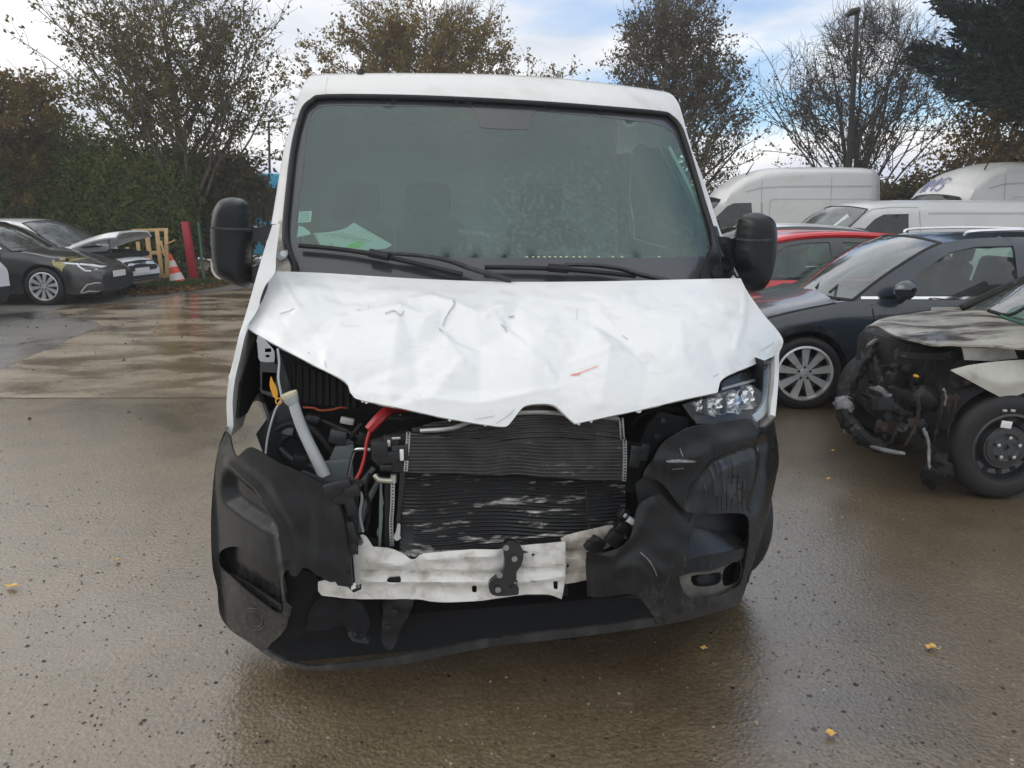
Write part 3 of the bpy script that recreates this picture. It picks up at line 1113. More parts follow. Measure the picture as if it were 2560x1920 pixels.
# ================================================================== street furniture at the left boundary
# red post
p0 = G(487, 706); Yp = p0.y
top = atY(463, 554, Yp)
mb = MB()
ax = (top - p0)
q = ax.to_track_quat('Z', 'Y').to_matrix()
Lp = ax.length
mb.box(p0 + ax * .5, (.17, .16, Lp), q, .012)
red_post = mb.out('post', M['redpost'], None, sharp=30)
tag(red_post, 'leaning crimson square post beside the hedge', 'post')
mb = MB()
for s in (-.045, .045):
    mb.box(p0 + ax * .5 + q @ Vector((s, -.083, 0)), (.012, .012, Lp * .99), q)
mb.out('rib', M['redpost'], red_post)
# green thin post
g0 = G(511, 704); g1 = atY(496, 556, g0.y + .4)
mb = MB(); mb.tube([g0, g1], .035, 10)
mb.tube([g1, g1 + Vector((0, 0, .02))], .042, 10)
gp_ = mb.out('post', M['greenpost'], None)
tag(gp_, 'thin dark green fence post right of the crimson post', 'post')

# pallet leaning on the hedge
pal = thing('pallet', 'pale broken wooden pallet standing against the hedge', 'pallet', tuple(G(385, 722)), worldparts=True)
YB = G(385, 716).y


def pboard(name, a, b, w, th, dy=0.0):
    A = atY(a[0], a[1], YB + dy); Bq = atY(b[0], b[1], YB + dy)
    d = Bq - A
    mb = MB()
    zdir = d.normalized(); ydir = Vector((0, 1, 0)); xdir = ydir.cross(zdir).normalized(); ydir = zdir.cross(xdir)
    Rm = Matrix((xdir, ydir, zdir)).transposed()
    mb.box((A + Bq) / 2, (w, th, d.length), Rm, .006)
    mb.out(name, M['pallet'], pal)


for a, b, w in (((318, 618), (327, 660), .085), ((344, 604), (352, 668), .085), ((366, 572), (380, 690), .11), ((392, 573), (404, 688), .10), ((415, 572), (418, 692), .09)):
    pboard('board', a, b, w, .022)
for a, b, w in (((330, 577), (420, 574), .075), ((320, 637), (414, 630), .085), ((368, 690), (420, 690), .085)):
    pboard('crossboard', a, b, w, .03, .03)
pboard('splinter', (402, 602), (412, 640), .05, .02, -.04)
pboard('splinter', (412, 612), (438, 600), .03, .02, -.06)

# traffic cone
cone = thing('traffic_cone', 'red and white striped traffic cone leaning by the pallet', 'traffic cone', tuple(G(446, 716)), worldparts=True)
c0 = np.array(G(447, 714)); c1 = np.array(atY(424, 634, c0[1] + .05))
axc = Vector(c1 - c0); Qc = axc.to_track_quat('Z', 'Y').to_matrix(); Lc = axc.length
ts = [0, .16, .38, .58, .78, 1.0]
for k in range(5):
    mb = MB()
    prof = [(.17 * (1 - t) * 1.05 + .025, t * Lc) for t in np.linspace(ts[k], ts[k + 1], 4)]
    prof = [(prof[0][0] - .02, prof[0][1])] + prof + [(prof[-1][0] - .02, prof[-1][1])]
    mb.lathe(prof, 28, 'z', closed=False)
    mb.v = [tuple(Qc @ Vector(v) + Vector(c0)) for v in mb.v]
    mb.out('band', M['cone_red'] if k % 2 == 0 else M['cone_white'], cone)
mb = MB(); mb.box((0, 0, .02), (.40, .40, .04), None, .01)
mb.v = [tuple(Qc @ Vector(v) + Vector(c0)) for v in mb.v]
mb.out('base', M['cone_red'], cone)

# blue coach far behind, seen between mirror and pillar
bb = at_dist(640, 31)
coach = thing('coach', 'bright blue coach parked beyond the trees, seen left of the pillar', 'coach', bb, rad(12), None)
mb = MB(); mb.box((3.3, 0, 1.75), (8, 2.5, 2.9), None, .15); mb.out('body', M['bluebus'], coach)
mb = MB(); mb.box((3.3, -1.245, 2.15), (7.6, .05, 1.05), None, .02); mb.out('window_band', M['glass_dark'], coach)
for x_ in (.8, 5.8):
    mb = MB(); mb.lathe([(.0, -.12), (.46, -.12), (.5, -.06), (.5, .06), (.46, .12), (.0, .12)], 24, 'y', (x_, -1.15, .5))
    mb.out('wheel', M['tyre'], coach)

# street lamp
lb = at_dist(2121, 25.5)
lampT = thing('street_lamp', 'dark single-arm street lamp rising behind the white vans', 'street lamp', lb, worldparts=True)
l0 = Vector(lb); ltop = atY(2143, 30, l0.y)
mb = MB(); mb.tube([l0, l0.lerp(ltop, .5), ltop], [.105, .085, .062], 10); mb.out('pole', M['lamp'], lampT)
mb = MB()
hd = (atY(2115, 40, l0.y) - ltop)
mb.tube([ltop + Vector((.05, 0, .05)), ltop + hd * .5 + Vector((0, 0, .05)), ltop + hd * 1.0], [.09, .10, .05], 8)
mb.v = [(v[0], (v[1] - l0.y) * 1.1 + l0.y, v[2]) for v in mb.v]
mb.out('lamp_head', M['lamp'], lampT)
lb2 = at_dist(672, 38)
mb = MB(); mb.tube([Vector(lb2), atY(672, 305, lb2[1])], [.07, .05], 8)
mb.tube([atY(672, 305, lb2[1]), atY(683, 300, lb2[1])], [.05, .09], 8)
tag(mb.out('street_lamp', M['lamp'], None), 'thin far-off lamp post above the blue coach', 'street lamp')

# ================================================================== vehicles in the yard
def lerp_tab(tab):
    t = sorted(tab)
    xs = np.array([q[0] for q in t]); zs = np.array([q[1] for q in t])
    return lambda x: np.interp(x, xs, zs)


def bool_cut(me, cutters):
    """difference of a closed body and cutter meshes; returns a new mesh"""
    o = bpy.data.objects.new('tmp_body', me); COL.objects.link(o)
    tmp = []
    for c in cutters:
        k = bpy.data.objects.new('tmp_cut', c); COL.objects.link(k); tmp.append(k)
        m = o.modifiers.new('cut', 'BOOLEAN'); m.operation = 'DIFFERENCE'; m.object = k; m.solver = 'EXACT'
    dg = bpy.context.evaluated_depsgraph_get()
    dg.update()
    res = bpy.data.meshes.new_from_object(o.evaluated_get(dg))
    for k in tmp:
        bpy.data.objects.remove(k)
    bpy.data.objects.remove(o)
    return res


def cyl_mesh(x, y0, y1, z, r, seg=40):
    mb = MB()
    mb.lathe([(.0001, y0), (r, y0), (r, y1), (.0001, y1)], seg, 'y', (x, 0, z), closed=False)
    me = mesh('cyl', mb.v, mb.f, False)
    bm = bmesh.new(); bm.from_mesh(me)
    bmesh.ops.remove_doubles(bm, verts=bm.verts[:], dist=.001)
    bmesh.ops.recalc_face_normals(bm, faces=bm.faces[:])
    bm.to_mesh(me); bm.free()
    return me


def wheel(parent, x, y, r, w, side, spokes=10, rim_mat=None, rim_r=None, steel=False, twin=False):
    """side=+1: outer face looks to +y"""
    rim_r = rim_r or r * .70
    s = side
    mb = MB()
    mb.lathe([(.02, -.02 * s), (rim_r * .62, -.02 * s), (rim_r * .62, -.045 * s), (.02, -.045 * s)], 28, 'y', (x, y, r))
    mb.lathe([(rim_r * .97, -.01 * s), (rim_r * .97, -w * .9 * s), (rim_r * .9, -w * .9 * s), (rim_r * .93, -.06 * s)], 36, 'y', (x, y, r))
    wh = mb.out('wheel', M['dark_steel'], parent)
    mb = MB()
    hw = w / 2
    prof = [(rim_r, 0.0), (rim_r + .012, .006), (r * .86, .012), (r * .95, 0.0), (r * .985, -.018), (r, -.045), (r, -w + .045), (r * .985, -w + .018), (r * .95, -w), (rim_r, -w + .01)]
    mb.lathe([(a, b * s) for a, b in prof], 56, 'y', (x, y, r))
    # tread grooves
    mb.out('tyre', M['tyre'], wh, sharp=50)
    mb = MB()
    if steel:
        mb.lathe([(rim_r + .004, .0), (rim_r - .012, .004 * s), (rim_r * .90, -.012 * s), (rim_r * .84, -.05 * s), (rim_r * .72, -.055 * s), (rim_r * .56, -.015 * s), (rim_r * .40, -.012 * s), (rim_r * .30, -.03 * s), (.001, -.03 * s),
                  (.001, -.04 * s), (rim_r * .4, -.03 * s), (rim_r * .8, -.075 * s), (rim_r, -.03 * s)], 48, 'y', (x, y, r))
        rm = mb.out('rim', rim_mat or M['steelrim'], wh, sharp=40)
        for k in range(5):
            mb = MB()
            a = 2 * math.pi * k / 5 + .3
            mb.lathe([(.001, .016 * s), (.011, .014 * s), (.012, -.03 * s), (.001, -.03 * s)], 10, 'y', (x + math.cos(a) * rim_r * .31, y, r + math.sin(a) * rim_r * .31))
            mb.out('bolt', M['steel'], wh)
        mb = MB()
        for k in range(12):
            a = 2 * math.pi * k / 12
            mb.lathe([(.001, -.052 * s), (.017, -.052 * s), (.017, -.058 * s), (.001, -.058 * s)], 12, 'y', (x + math.cos(a) * rim_r * .78, y + .004 * s, r + math.sin(a) * rim_r * .78))
        mb.out('vent_holes', M['void'], wh)['kind'] = 'stuff'
    else:
        mb.lathe([(rim_r + .006, .003 * s), (rim_r - .012, .008 * s), (rim_r * .93, -.006 * s), (rim_r * .91, -.05 * s), (rim_r + .006, -.05 * s)], 56, 'y', (x, y, r))
        mb.lathe([(.001, -.004 * s), (rim_r * .15, -.006 * s), (rim_r * .19, -.022 * s), (rim_r * .19, -.05 * s), (.001, -.05 * s)], 28, 'y', (x, y, r))
        for k in range(spokes):
            a = 2 * math.pi * (k + .25) / spokes
            ca, sa = math.cos(a), math.sin(a)
            pair = ((-.035, .9), (.035, .9)) if twin else ((0, 1.0),)
            for da, _ in pair:
                ri, ro = rim_r * .13, rim_r * .945
                wi, wo = rim_r * (.075 if not twin else .045), rim_r * (.15 if not twin else .075)
                pts = []
                for rr_, hw_, yy in ((ri, wi, -.014), (ro, wo, -.008), (ro, wo, -.04), (ri, wi, -.045)):
                    for sg in (-1, 1):
                        tx = hw_ * sg + da * rr_ * 2.2
                        pts.append((x + ca * rr_ - sa * tx, y + yy * s, r + sa * rr_ + ca * tx))
                mb.add(pts, [(0, 1, 3, 2), (2, 3, 5, 4), (4, 5, 7, 6), (6, 7, 1, 0), (0, 2, 4, 6), (1, 7, 5, 3)])
        mb.out('rim', rim_mat or M['alloy'], wh, sharp=30)
        mb = MB()
        for k in range(5):
            a = 2 * math.pi * k / 5 + .3
            mb.lathe([(.001, -.004 * s), (.010, -.004 * s), (.010, -.03 * s), (.001, -.03 * s)], 8, 'y', (x + math.cos(a) * rim_r * .22, y, r + math.sin(a) * rim_r * .22))
        mb.out('bolts', M['rubber'], wh)['kind'] = 'stuff'
    return wh


def car_seat(parent, x, y, z, mat, h=.62):
    mb = MB()
    mb.box((x, y, z + .07), (.50, .48, .16), Euler((0, rad(-6), 0)), .05)
    mb.box((x - .28, y, z + .42), (.13, .46, h), Euler((0, rad(-14), 0)), .06)
    mb.box((x - .40, y, z + .42 + h * .62), (.09, .26, .19), Euler((0, rad(-10), 0)), .05)
    for dy in (-.06, .06):
        mb.tube([(x - .36, y + dy, z + .42 + h * .40), (x - .395, y + dy, z + .42 + h * .58)], .008, 6)
    return mb.out('seat', mat, parent)


def car(name, label, cat, loc, rz, S, paint, group=None, detail=2):
    """S: shape table in metres, x forward from the front axle, y to the car's left, z up"""
    T = thing(name, label, cat, loc, rz, group)
    W, fo, wb, ro = S['W'], S['fo'], S['wb'], S['ro']
    topf, beltf, botf = lerp_tab(S['top']), lerp_tab(S['belt']), lerp_tab(S['bot'])
    xf, xr = fo, -(wb + ro)
    xc, xd = S['cowl'], S['deck']              # tub between cowl and deck
    nose = S.get('nose', .5)

    def wid(x):
        d1, d2 = (xf - x), (x - xr)
        k = 1.0
        if d1 < nose:
            k -= .26 * (1 - d1 / nose) ** 2.2
        if d2 < .35:
            k -= .14 * (1 - d2 / .35) ** 2.2
        return W * k
    xs = list(np.linspace(xf, xc, 22)) + [xc - .02] + list(np.linspace(xc - .06, xd + .06, 16)) + [xd + .02] + list(np.linspace(xd, xr, 8))
    rings = []
    n_half = None
    for x in xs:
        w = wid(x); z0 = float(botf(x)); zb = float(beltf(x)); zt = float(topf(x))
        if x > xc - .01 or x < xd + .01:
            zb = min(zb, zt - .015)
        h = zb - z0
        half = [(0, z0), (w * .78, z0), (w * .93, z0 + .04 * h), (w * .985, z0 + .16 * h), (w * 1.0, z0 + .40 * h), (w * .992, z0 + .62 * h), (w * 1.0, z0 + .80 * h), (w * .975, z0 + .93 * h), (w * .945, zb)]
        if xd + .01 < x < xc - .01:
            half += [(w * .90, zb + .004), (w * .88, zb - .05), (w * .86, zb - .42), (w * .4, zb - .42), (0, zb - .42)]
        else:
            dz = zt - zb
            half += [(w * .90, zb + dz * .25), (w * .80, zb + dz * .52), (w * .60, zb + dz * .80), (w * .30, zb + dz * .95), (0, zt)]
        ring = half + [(-y, z) for y, z in half[-2:0:-1]]
        rings.append([(x, y, z) for y, z in ring])
    mb = MB()
    nr = len(rings[0])
    for rg in rings:
        mb.v += rg
    for i in range(len(rings) - 1):
        for k in range(nr):
            k2 = (k + 1) % nr
            mb.f.append((i * nr + k, i * nr + k2, (i + 1) * nr + k2, (i + 1) * nr + k))
    nh = len(half)
    for b_ in (0, (len(rings) - 1) * nr):
        for k in range(nh - 1):
            a, b = b_ + k, b_ + k + 1
            c, d = b_ + (nr - k - 1) % nr, b_ + (nr - k) % nr
            q = [a, b, c, d] if k else [a, b, c]
            q = list(dict.fromkeys(q))
            if len(q) >= 3:
                mb.f.append(tuple(q))
    me = mesh('body', mb.v, mb.f, False)
    bm = bmesh.new(); bm.from_mesh(me)
    bmesh.ops.remove_doubles(bm, verts=bm.verts[:], dist=1e-5)
    bmesh.ops.recalc_face_normals(bm, faces=bm.faces[:])
    bm.to_mesh(me); bm.free()
    R = S['R']
    ar = R * 1.13
    cuts = []
    if detail >= 1:
        for ax_ in (0.0, -wb):
            for sy in (-1, 1):
                y0, y1 = sorted((sy * (W - .34), sy * (W + .2)))
                cuts.append(cyl_mesh(ax_, y0, y1, R + .01, ar))
        me = bool_cut(me, cuts)
    me.materials.clear()
    me.materials.append(paint); me.materials.append(M['darkin']); me.materials.append(M['plastic_in'])
    clad = S.get('clad', None)
    for p in me.polygons:
        c = p.center
        p.use_smooth = True
        rr_ = min(math.hypot(c.x, c.z - R), math.hypot(c.x + wb, c.z - R))
        if xd + .015 < c.x < xc - .015 and abs(c.y) < wid(c.x) * .915 and c.z > float(botf(c.x)) + .06:
            p.material_index = 1
        elif rr_ < ar + .004 and abs(c.y) < W - .012 and c.z < R + ar + .02 and abs(p.normal.y) < .999 and rr_ > ar - .02 and abs(p.normal.y) < .4:
            p.material_index = 2
        elif abs(c.y) < W - .3 and rr_ < ar:
            p.material_index = 2
        elif clad and c.z < clad:
            p.material_index = 2
    me.set_sharp_from_angle(angle=rad(38))
    body = obj('body', me, None, T)
    bvh = BVHTree.FromPolygons([v.co.copy() for v in me.vertices], [tuple(p.vertices) for p in me.polygons])

    # ---- greenhouse
    A, RF, Cc = [np.array(S[k], float) for k in ('A', 'roof', 'C')]
    tum = S.get('tum', .26)
    zr = RF[:, 1].max()
    roofz = lerp_tab([tuple(q) for q in np.concatenate([A[-1:], RF, Cc[:1]])])

    def ysurf(P):
        x, z = P[:, 0], P[:, 1]
        w = np.array([wid(q) for q in x]) * .945
        zb = beltf(x)
        rz_ = roofz(x)
        k = np.clip((z - (rz_ - .16)) / .16, 0, 1)
        return w - tum * np.maximum(z - zb, 0) - S.get('round', .05) * k ** 2.4

    outline = join(crv(A, 4), crv(RF, 4), crv(Cc, 4), [(x, float(beltf(x)) - .012) for x in np.linspace(Cc[-1, 0], A[0, 0], 12)])
    wins = [np.array(w_, float) for w_ in S['windows']]
    for sy, nm in ((1, 'left'), (-1, 'right')):
        mapf = lambda q, sy=sy: np.column_stack([q[:, 0], sy * ysurf(q), q[:, 1]])
        mapi = lambda q, sy=sy: np.column_stack([q[:, 0], sy * (ysurf(q) - .012), q[:, 1]])
        sheet('window_frame', outline, mapf, paint if not S.get('dark_frame') else M['frit'], T, holes=wins, step=.06, thick=.03, toward=(S['cowl'] - 1, sy * 9, 1.0), sharp=30)
        for w_ in wins:
            sheet('window', w_, mapi, S.get('glass', M['glass_car']), T, step=.12, thick=0, toward=(-1, sy * 9, 1))
    # roof
    rows = []
    rl = crv(RF, 5)
    crown = S.get('crown', .05)
    for (x, z) in rl:
        ye = float(ysurf(np.array([[x, z]]))[0])
        s_ = np.linspace(-1, 1, 17)
        rows.append(np.column_stack([x + 0 * s_ + (.06 * (1 - s_ ** 2) if x > RF[:, 0].max() - .2 else 0), s_ * ye, z - .006 + crown * (1 - np.abs(s_) ** 2.6)]))
    mb = MB(); mb.grid(rows)
    rf = mb.out('roof', paint, T, sharp=None); solid(rf, .02)
    rf.data.flip_normals() if rf.data.polygons[0].normal.z < 0 else None
    # screens

    def screen(Ln, bul_b, bul_t, name, mat, sgn, shrink=0.0):
        L2 = crv(Ln, 4)
        rows = []
        for i, (x, z) in enumerate(L2):
            f = i / (len(L2) - 1)
            ye = float(ysurf(np.array([[x, z]]))[0]) - .01
            s_ = np.linspace(-1, 1, 15)
            bl = bul_b + (bul_t - bul_b) * f
            rows.append(np.column_stack([x + sgn * bl * (1 - s_ ** 2), s_ * ye, z + crown * f * (1 - np.abs(s_) ** 2.6) - .004]))
        mb = MB(); mb.grid(rows)
        o = mb.out(name, mat, T, sharp=None)
        mb = MB()
        mb.tube([rows[i][0] for i in range(len(rows))], .016, 6); mb.tube([rows[i][-1] for i in range(len(rows))], .016, 6)
        mb.tube(rows[-1], .012, 6); mb.tube(rows[0], .016, 6)
        mb.out('seal', M['rubber'], o)
        return o
    wsb, wst = S.get('ws', (.24, .10))
    screen(A, wsb, wst, 'windshield', S.get('wsglass', M['glass_car']), 1)
    if S.get('rear_solid'):
        screen(Cc[::-1], .05, .03, 'rear_panel', paint, -1)
    else:
        screen(Cc[::-1], .10, .05, 'rear_window', S.get('glass', M['glass_car']), -1)
    # wheels
    for ax_ in (0.0, -wb):
        for sy in (-1, 1):
            if (ax_, sy) in S.get('nowheel', ()):
                continue
            wheel(T, ax_, sy * (W - .015), R, .2, sy, S.get('spokes', 10), S.get('rim'), S.get('rim_r'), S.get('steel', False), S.get('twin', False))
    if detail >= 2 or S.get('cabin'):
        zb = float(beltf(xc - .6))
        for y in (-.36, .36):
            car_seat(T, S.get('seat_x', -1.05), y, zb - .42, S.get('seatm', M['seat']))
        mb = MB(); mb.box((xc - .22, 0, zb - .08), (.36, W * 1.6, .2), Euler((0, rad(8), 0)), .06); mb.out('dashboard', M['dash'], T)
        mb = MB()
        ring = [(xc - .52 - .06 * math.sin(a), .36 + .18 * math.cos(a), zb + .02 + .17 * math.sin(a)) for a in np.linspace(0, 2 * math.pi, 25)]
        mb.tube(ring, .014, 6, cap=False)
        mb.tube([(xc - .52, .19, zb + .02), (xc - .50, .36, zb), (xc - .52, .53, zb + .02)], .013, 6)
        mb.out('steering_wheel', M['rubber'], T)
    if detail >= 2:
        mb = MB()
        mb.box((S.get('seat_x', -1.05) - 1.05, 0, zb - .02), (.16, W * 1.5, .66), Euler((0, rad(-14), 0)), .06)
        mb.box((S.get('seat_x', -1.05) - .78, 0, zb - .30), (.50, W * 1.5, .16), None, .05)
        mb.out('rear_bench', S.get('seatm', M['seat']), T)
    return T, bvh, wid, beltf, ysurf


def cast_side(bvh, sy, fallback=.8):
    def f(q):
        out = []
        for x, z in q:
            h = bvh.ray_cast(Vector((x, sy * 3, z)), Vector((0, -sy, 0)))
            out.append(h[0] if h[0] is not None else Vector((x, sy * fallback, z)))
        return np.array([tuple(v) for v in out])
    return f


def cast_front(bvh, fallback=.8):
    def f(q):
        out = []
        for y, z in q:
            h = bvh.ray_cast(Vector((6, y, z)), Vector((-1, 0, 0)))
            out.append(h[0] if h[0] is not None else Vector((fallback, y, z)))
        return np.array([tuple(v) for v in out])
    return f


def patch(T, name, outline, mapf, mat, off=.004, step=.05, toward=(4, 0, .6), thick=.004, holes=()):
    return sheet(name, np.asarray(outline, float), mapf, mat, T, step=step, off=off, thick=thick, toward=toward, holes=holes, sharp=35)


def line_strip(pts, w):
    """thin ribbon outline along a polyline in the plane"""
    p = np.asarray(pts, float)
    t = np.gradient(p, axis=0)
    t /= np.maximum(np.linalg.norm(t, axis=1, keepdims=True), 1e-9)
    n = np.column_stack([-t[:, 1], t[:, 0]]) * w * .5
    return np.concatenate([p + n, (p - n)[::-1]])


def door_mirror(T, x, y, z, sy, mat, scale=1.0):
    mb = MB()
    k = 14
    rows = []
    for i in range(9):
        f = i / 8
        rr_ = math.sin(math.pi * min(max(f, .02), .98)) ** .55
        a = np.linspace(0, 2 * math.pi, k + 1)
        yy = y + sy * (.05 + f * .20) * scale
        rows.append(np.column_stack([x + np.where(np.cos(a) > 0, .11, .045) * np.cos(a) * rr_ * scale, np.full(k + 1, yy), z + .075 * np.sin(a) * rr_ * scale + .015 * f]))
    mb.grid(rows)
    o = mb.out('door_mirror', mat, T)
    mb = MB()
    mb.tube([(x - .01, y - sy * .03, z - .10 * scale), (x, y + sy * .05 * scale, z - .07 * scale), (x, y + sy * .12 * scale, z - .03 * scale)], [.035, .03, .028], 8)
    mb.out('stalk', M['plastic'], o)
    return o


HATCH = dict(W=.90, fo=.86, wb=2.66, ro=.98, cowl=-.20, deck=-3.35, R=.322, nose=.55,
             top=[(.86, .60), (.83, .66), (.76, .71), (.55, .79), (.2, .89), (-.1, .955), (-.2, .985), (-3.3, .98), (-3.5, .93), (-3.64, .70)],
             belt=[(.86, .52), (.6, .70), (.2, .84), (-.2, .925), (-.5, .945), (-3.0, .985), (-3.64, .93)],
             bot=[(.86, .30), (.78, .20), (.5, .17), (-3.2, .19), (-3.5, .26), (-3.64, .42)],
             A=[(-.36, .945), (-.62, 1.15), (-.92, 1.34), (-1.10, 1.415)], roof=[(-1.10, 1.415), (-1.4, 1.455), (-2.0, 1.465), (-2.7, 1.44), (-3.2, 1.39)], C=[(-3.2, 1.39), (-3.38, 1.2), (-3.52, .97)],
             windows=[[(-.70, .985), (-.92, 1.19), (-1.14, 1.335), (-1.35, 1.385), (-1.66, 1.395), (-1.70, .985)],
                      [(-1.82, .985), (-1.79, 1.395), (-2.3, 1.38), (-2.48, 1.36), (-2.56, 1.0)],
                      [(-2.68, 1.0), (-2.60, 1.35), (-2.95, 1.31), (-3.12, 1.20), (-3.2, 1.03)]])


def variant(base, **kw):
    d = dict(base); d.update(kw); return d


# ---------------------------------------------------------------- dark estate on the right
c = G(2020, 1022)
SE = variant(HATCH, spokes=9, R=.318, rim_r=.232, wsglass=glass_mat('estate_screen', (.66, .78, .74), .12, 1.15, (.75, .82, .80), streaks=False))
T1, bvh, wid, beltf, ysf = car('estate_car', 'dark navy estate car with silver wheels parked right of the damaged van', 'car', (c.x, c.y + .86, 0), math.pi - rad(4), SE, M['navy'])
cs = cast_side(bvh, 1)
sidet = (-1, 9, .6)
patch(T1, 'belt_trim', line_strip([(x, .965 + .012 * (-x - .5) * .5) for x in np.linspace(-.42, -3.0, 14)], .022), lambda q: np.column_stack([q[:, 0], ysf(q) + .004, q[:, 1]]), M['chrome'], .004, .1, sidet)
patch(T1, 'panel_gap', line_strip([(-.50, .95), (-.53, .75), (-.60, .55), (-.66, .40), (-.62, .24)], .010), cs, M['void'], .0015, .05, sidet, 0)
patch(T1, 'panel_gap', line_strip([(-1.73, .97), (-1.75, .7), (-1.74, .4), (-1.70, .24)], .010), cs, M['void'], .0015, .05, sidet, 0)
patch(T1, 'panel_gap', line_strip([(.55, .70), (.30, .80), (0, .875), (-.30, .935)], .012), cs, M['void'], .0015, .05, sidet, 0)
patch(T1, 'wheel_arch_trim', np.concatenate([[(math.cos(a) * .372, .328 + math.sin(a) * .372) for a in np.linspace(rad(-12), rad(192), 30)], [(math.cos(a) * .412, .328 + math.sin(a) * .412) for a in np.linspace(rad(192), rad(-12), 30)]]), cs, M['plastic'], .004, .04, sidet)
patch(T1, 'sill_trim', [(-.42, .19), (-2.3, .19), (-2.3, .29), (-.42, .29)], cs, M['plastic'], .006, .08, sidet)
for x in (-1.48, -2.55):
    mb = MB(); mb.box((x, .905, .80), (.20, .03, .035), None, .014); mb.out('door_handle', M['navy'], T1)
door_mirror(T1, -.74, .83, 1.04, 1, M['navy'], 1.1)
door_mirror(T1, -.74, -.83, 1.04, -1, M['navy'], 1.1)
for sy in (1, -1):
    mb = MB(); mb.tube([(-1.32, sy * .60, 1.475), (-1.42, sy * .615, 1.515), (-2.2, sy * .62, 1.525), (-3.0, sy * .60, 1.475), (-3.1, sy * .59, 1.44)], .013, 8, 4); mb.out('roof_rail', M['chrome'], T1)
cf = cast_front(bvh)
for sy in (1, -1):
    patch(T1, 'headlight', [(.46 * sy, .63), (.80 * sy, .66), (.80 * sy, .72), (.62 * sy, .715), (.46 * sy, .68)], cf, M['lens'], .006, .05)
patch(T1, 'grille', [(-.42, .42), (.42, .42), (.46, .6), (-.46, .6)], cf, M['plastic'], .004, .08)
for q_ in ([(-.22, .30, 1.00), (-.40, .02, 1.10), (-.46, -.25, 1.13)], [(-.24, .62, .99), (-.42, .40, 1.07), (-.48, .15, 1.13)]):
    mb = MB(); mb.tube(q_, .012, 6); mb.out('wiper', M['rubber'], T1)

# ---------------------------------------------------------------- red hatchback behind it
RED = variant(HATCH, R=.30, dark_frame=True, glass=glass_mat('red_hatch_glass', (.55, .80, .68), .10, .7, (.62, .85, .75), streaks=False),
              A=[(-.30, .95), (-.55, 1.17), (-.85, 1.38), (-1.05, 1.46)], roof=[(-1.05, 1.46), (-1.4, 1.51), (-1.9, 1.52), (-2.5, 1.48), (-2.75, 1.44)], C=[(-2.75, 1.44), (-2.95, 1.2), (-3.1, .97)], deck=-2.95, wb=2.45, ro=.75,
              windows=[[(-.66, .985), (-.9, 1.22), (-1.12, 1.385), (-1.35, 1.43), (-1.60, 1.44), (-1.64, .985)], [(-1.78, .985), (-1.74, 1.44), (-2.2, 1.42), (-2.5, 1.33), (-2.62, 1.03)]])
RED['top'] = [(.86, .60), (.83, .66), (.76, .71), (.55, .79), (.2, .89), (-.1, .955), (-.2, .985), (-2.9, .98), (-3.1, .93), (-3.2, .70)]
RED['bot'] = [(.86, .30), (.78, .20), (.5, .17), (-2.9, .19), (-3.1, .26), (-3.2, .42)]
RED['roof'] = [(x, z - .085) for x, z in RED['roof']]; RED['A'] = [(x, .95 + (z - .95) * .835) for x, z in RED['A']]; RED['C'] = [(x, .97 + (z - .97) * .82) for x, z in RED['C']]; RED['A'][-1] = RED['roof'][0]; RED['C'][0] = RED['roof'][-1]
RED['windows'] = [[(x, .985 + (z - .985) * .83) for x, z in w_] for w_ in RED['windows']]
T3, bv3, *_ , ys3 = car('hatchback_car', 'red hatchback with its roof showing behind the dark estate car', 'car', (1.88, 9.3, 0), math.pi, RED, M['redpaint'])
rf3 = [(-.30, .96)] + RED['A'][1:-1] + [(x, z + .012) for x, z in RED['roof']]
for sy in (1, -1):
    mb = MB(); mb.tube([(x, sy * (float(ys3(np.array([[x, z]]))[0]) + .004), z - .01) for x, z in rf3], .036, 8, 3); mb.out('roof_edge', M['redpaint'], T3)
door_mirror(T3, -.72, .80, 1.03, 1, M['redpaint']); door_mirror(T3, -.72, -.80, 1.03, -1, M['redpaint'])

# ---------------------------------------------------------------- white-roofed car with dark windows
SUV = variant(RED, dark_frame=True, glass=M['glass_dark'], wsglass=M['glass_dark'])
SUV['A'] = [(x, z + .05) for x, z in RED['A']]; SUV['roof'] = [(x, z + .07) for x, z in RED['roof']]; SUV['C'] = [(x, z + .05) for x, z in RED['C']]
SUV['A'][0] = (-.30, .95); SUV['C'][-1] = (-3.1, .97); SUV['C'][0] = SUV['roof'][-1]; SUV['A'][-1] = SUV['roof'][0]
car('hatchback_car', 'white-roofed car with dark windows between the red hatchback and the long white van', 'car', (2.25, 11.6, 0), math.pi, SUV, M['whitecar'])

# ---------------------------------------------------------------- white panel vans
MVAN = dict(W=.95, fo=.88, wb=3.9, ro=1.0, cowl=-.05, deck=-4.75, R=.33, nose=.5, tum=.12, round=.11, crown=.06, rear_solid=True, steel=True, cabin=True, seat_x=-1.15, ws=(.30, .16),
            top=[(.88, .70), (.84, .80), (.7, .90), (.3, 1.02), (-.05, 1.12), (-4.75, 1.1), (-4.9, .8)], belt=[(.88, .62), (.5, .85), (0, 1.02), (-.4, 1.08), (-4.9, 1.1)],
            bot=[(.88, .32), (.78, .22), (-4.75, .25), (-4.9, .42)],
            A=[(-.20, 1.07), (-.52, 1.38), (-.85, 1.66), (-1.02, 1.77)], roof=[(-1.02, 1.77), (-1.3, 1.84), (-2, 1.88), (-4.2, 1.88), (-4.75, 1.85)], C=[(-4.75, 1.85), (-4.85, 1.5), (-4.9, 1.1)],
            windows=[[(-.62, 1.12), (-.86, 1.40), (-1.08, 1.60), (-1.25, 1.68), (-1.72, 1.69), (-1.74, 1.12)]], glass=M['glass_dark'],
            wsglass=glass_mat('mid_van_screen', (.68, .80, .76), .12, .9, (.75, .80, .78), streaks=False))
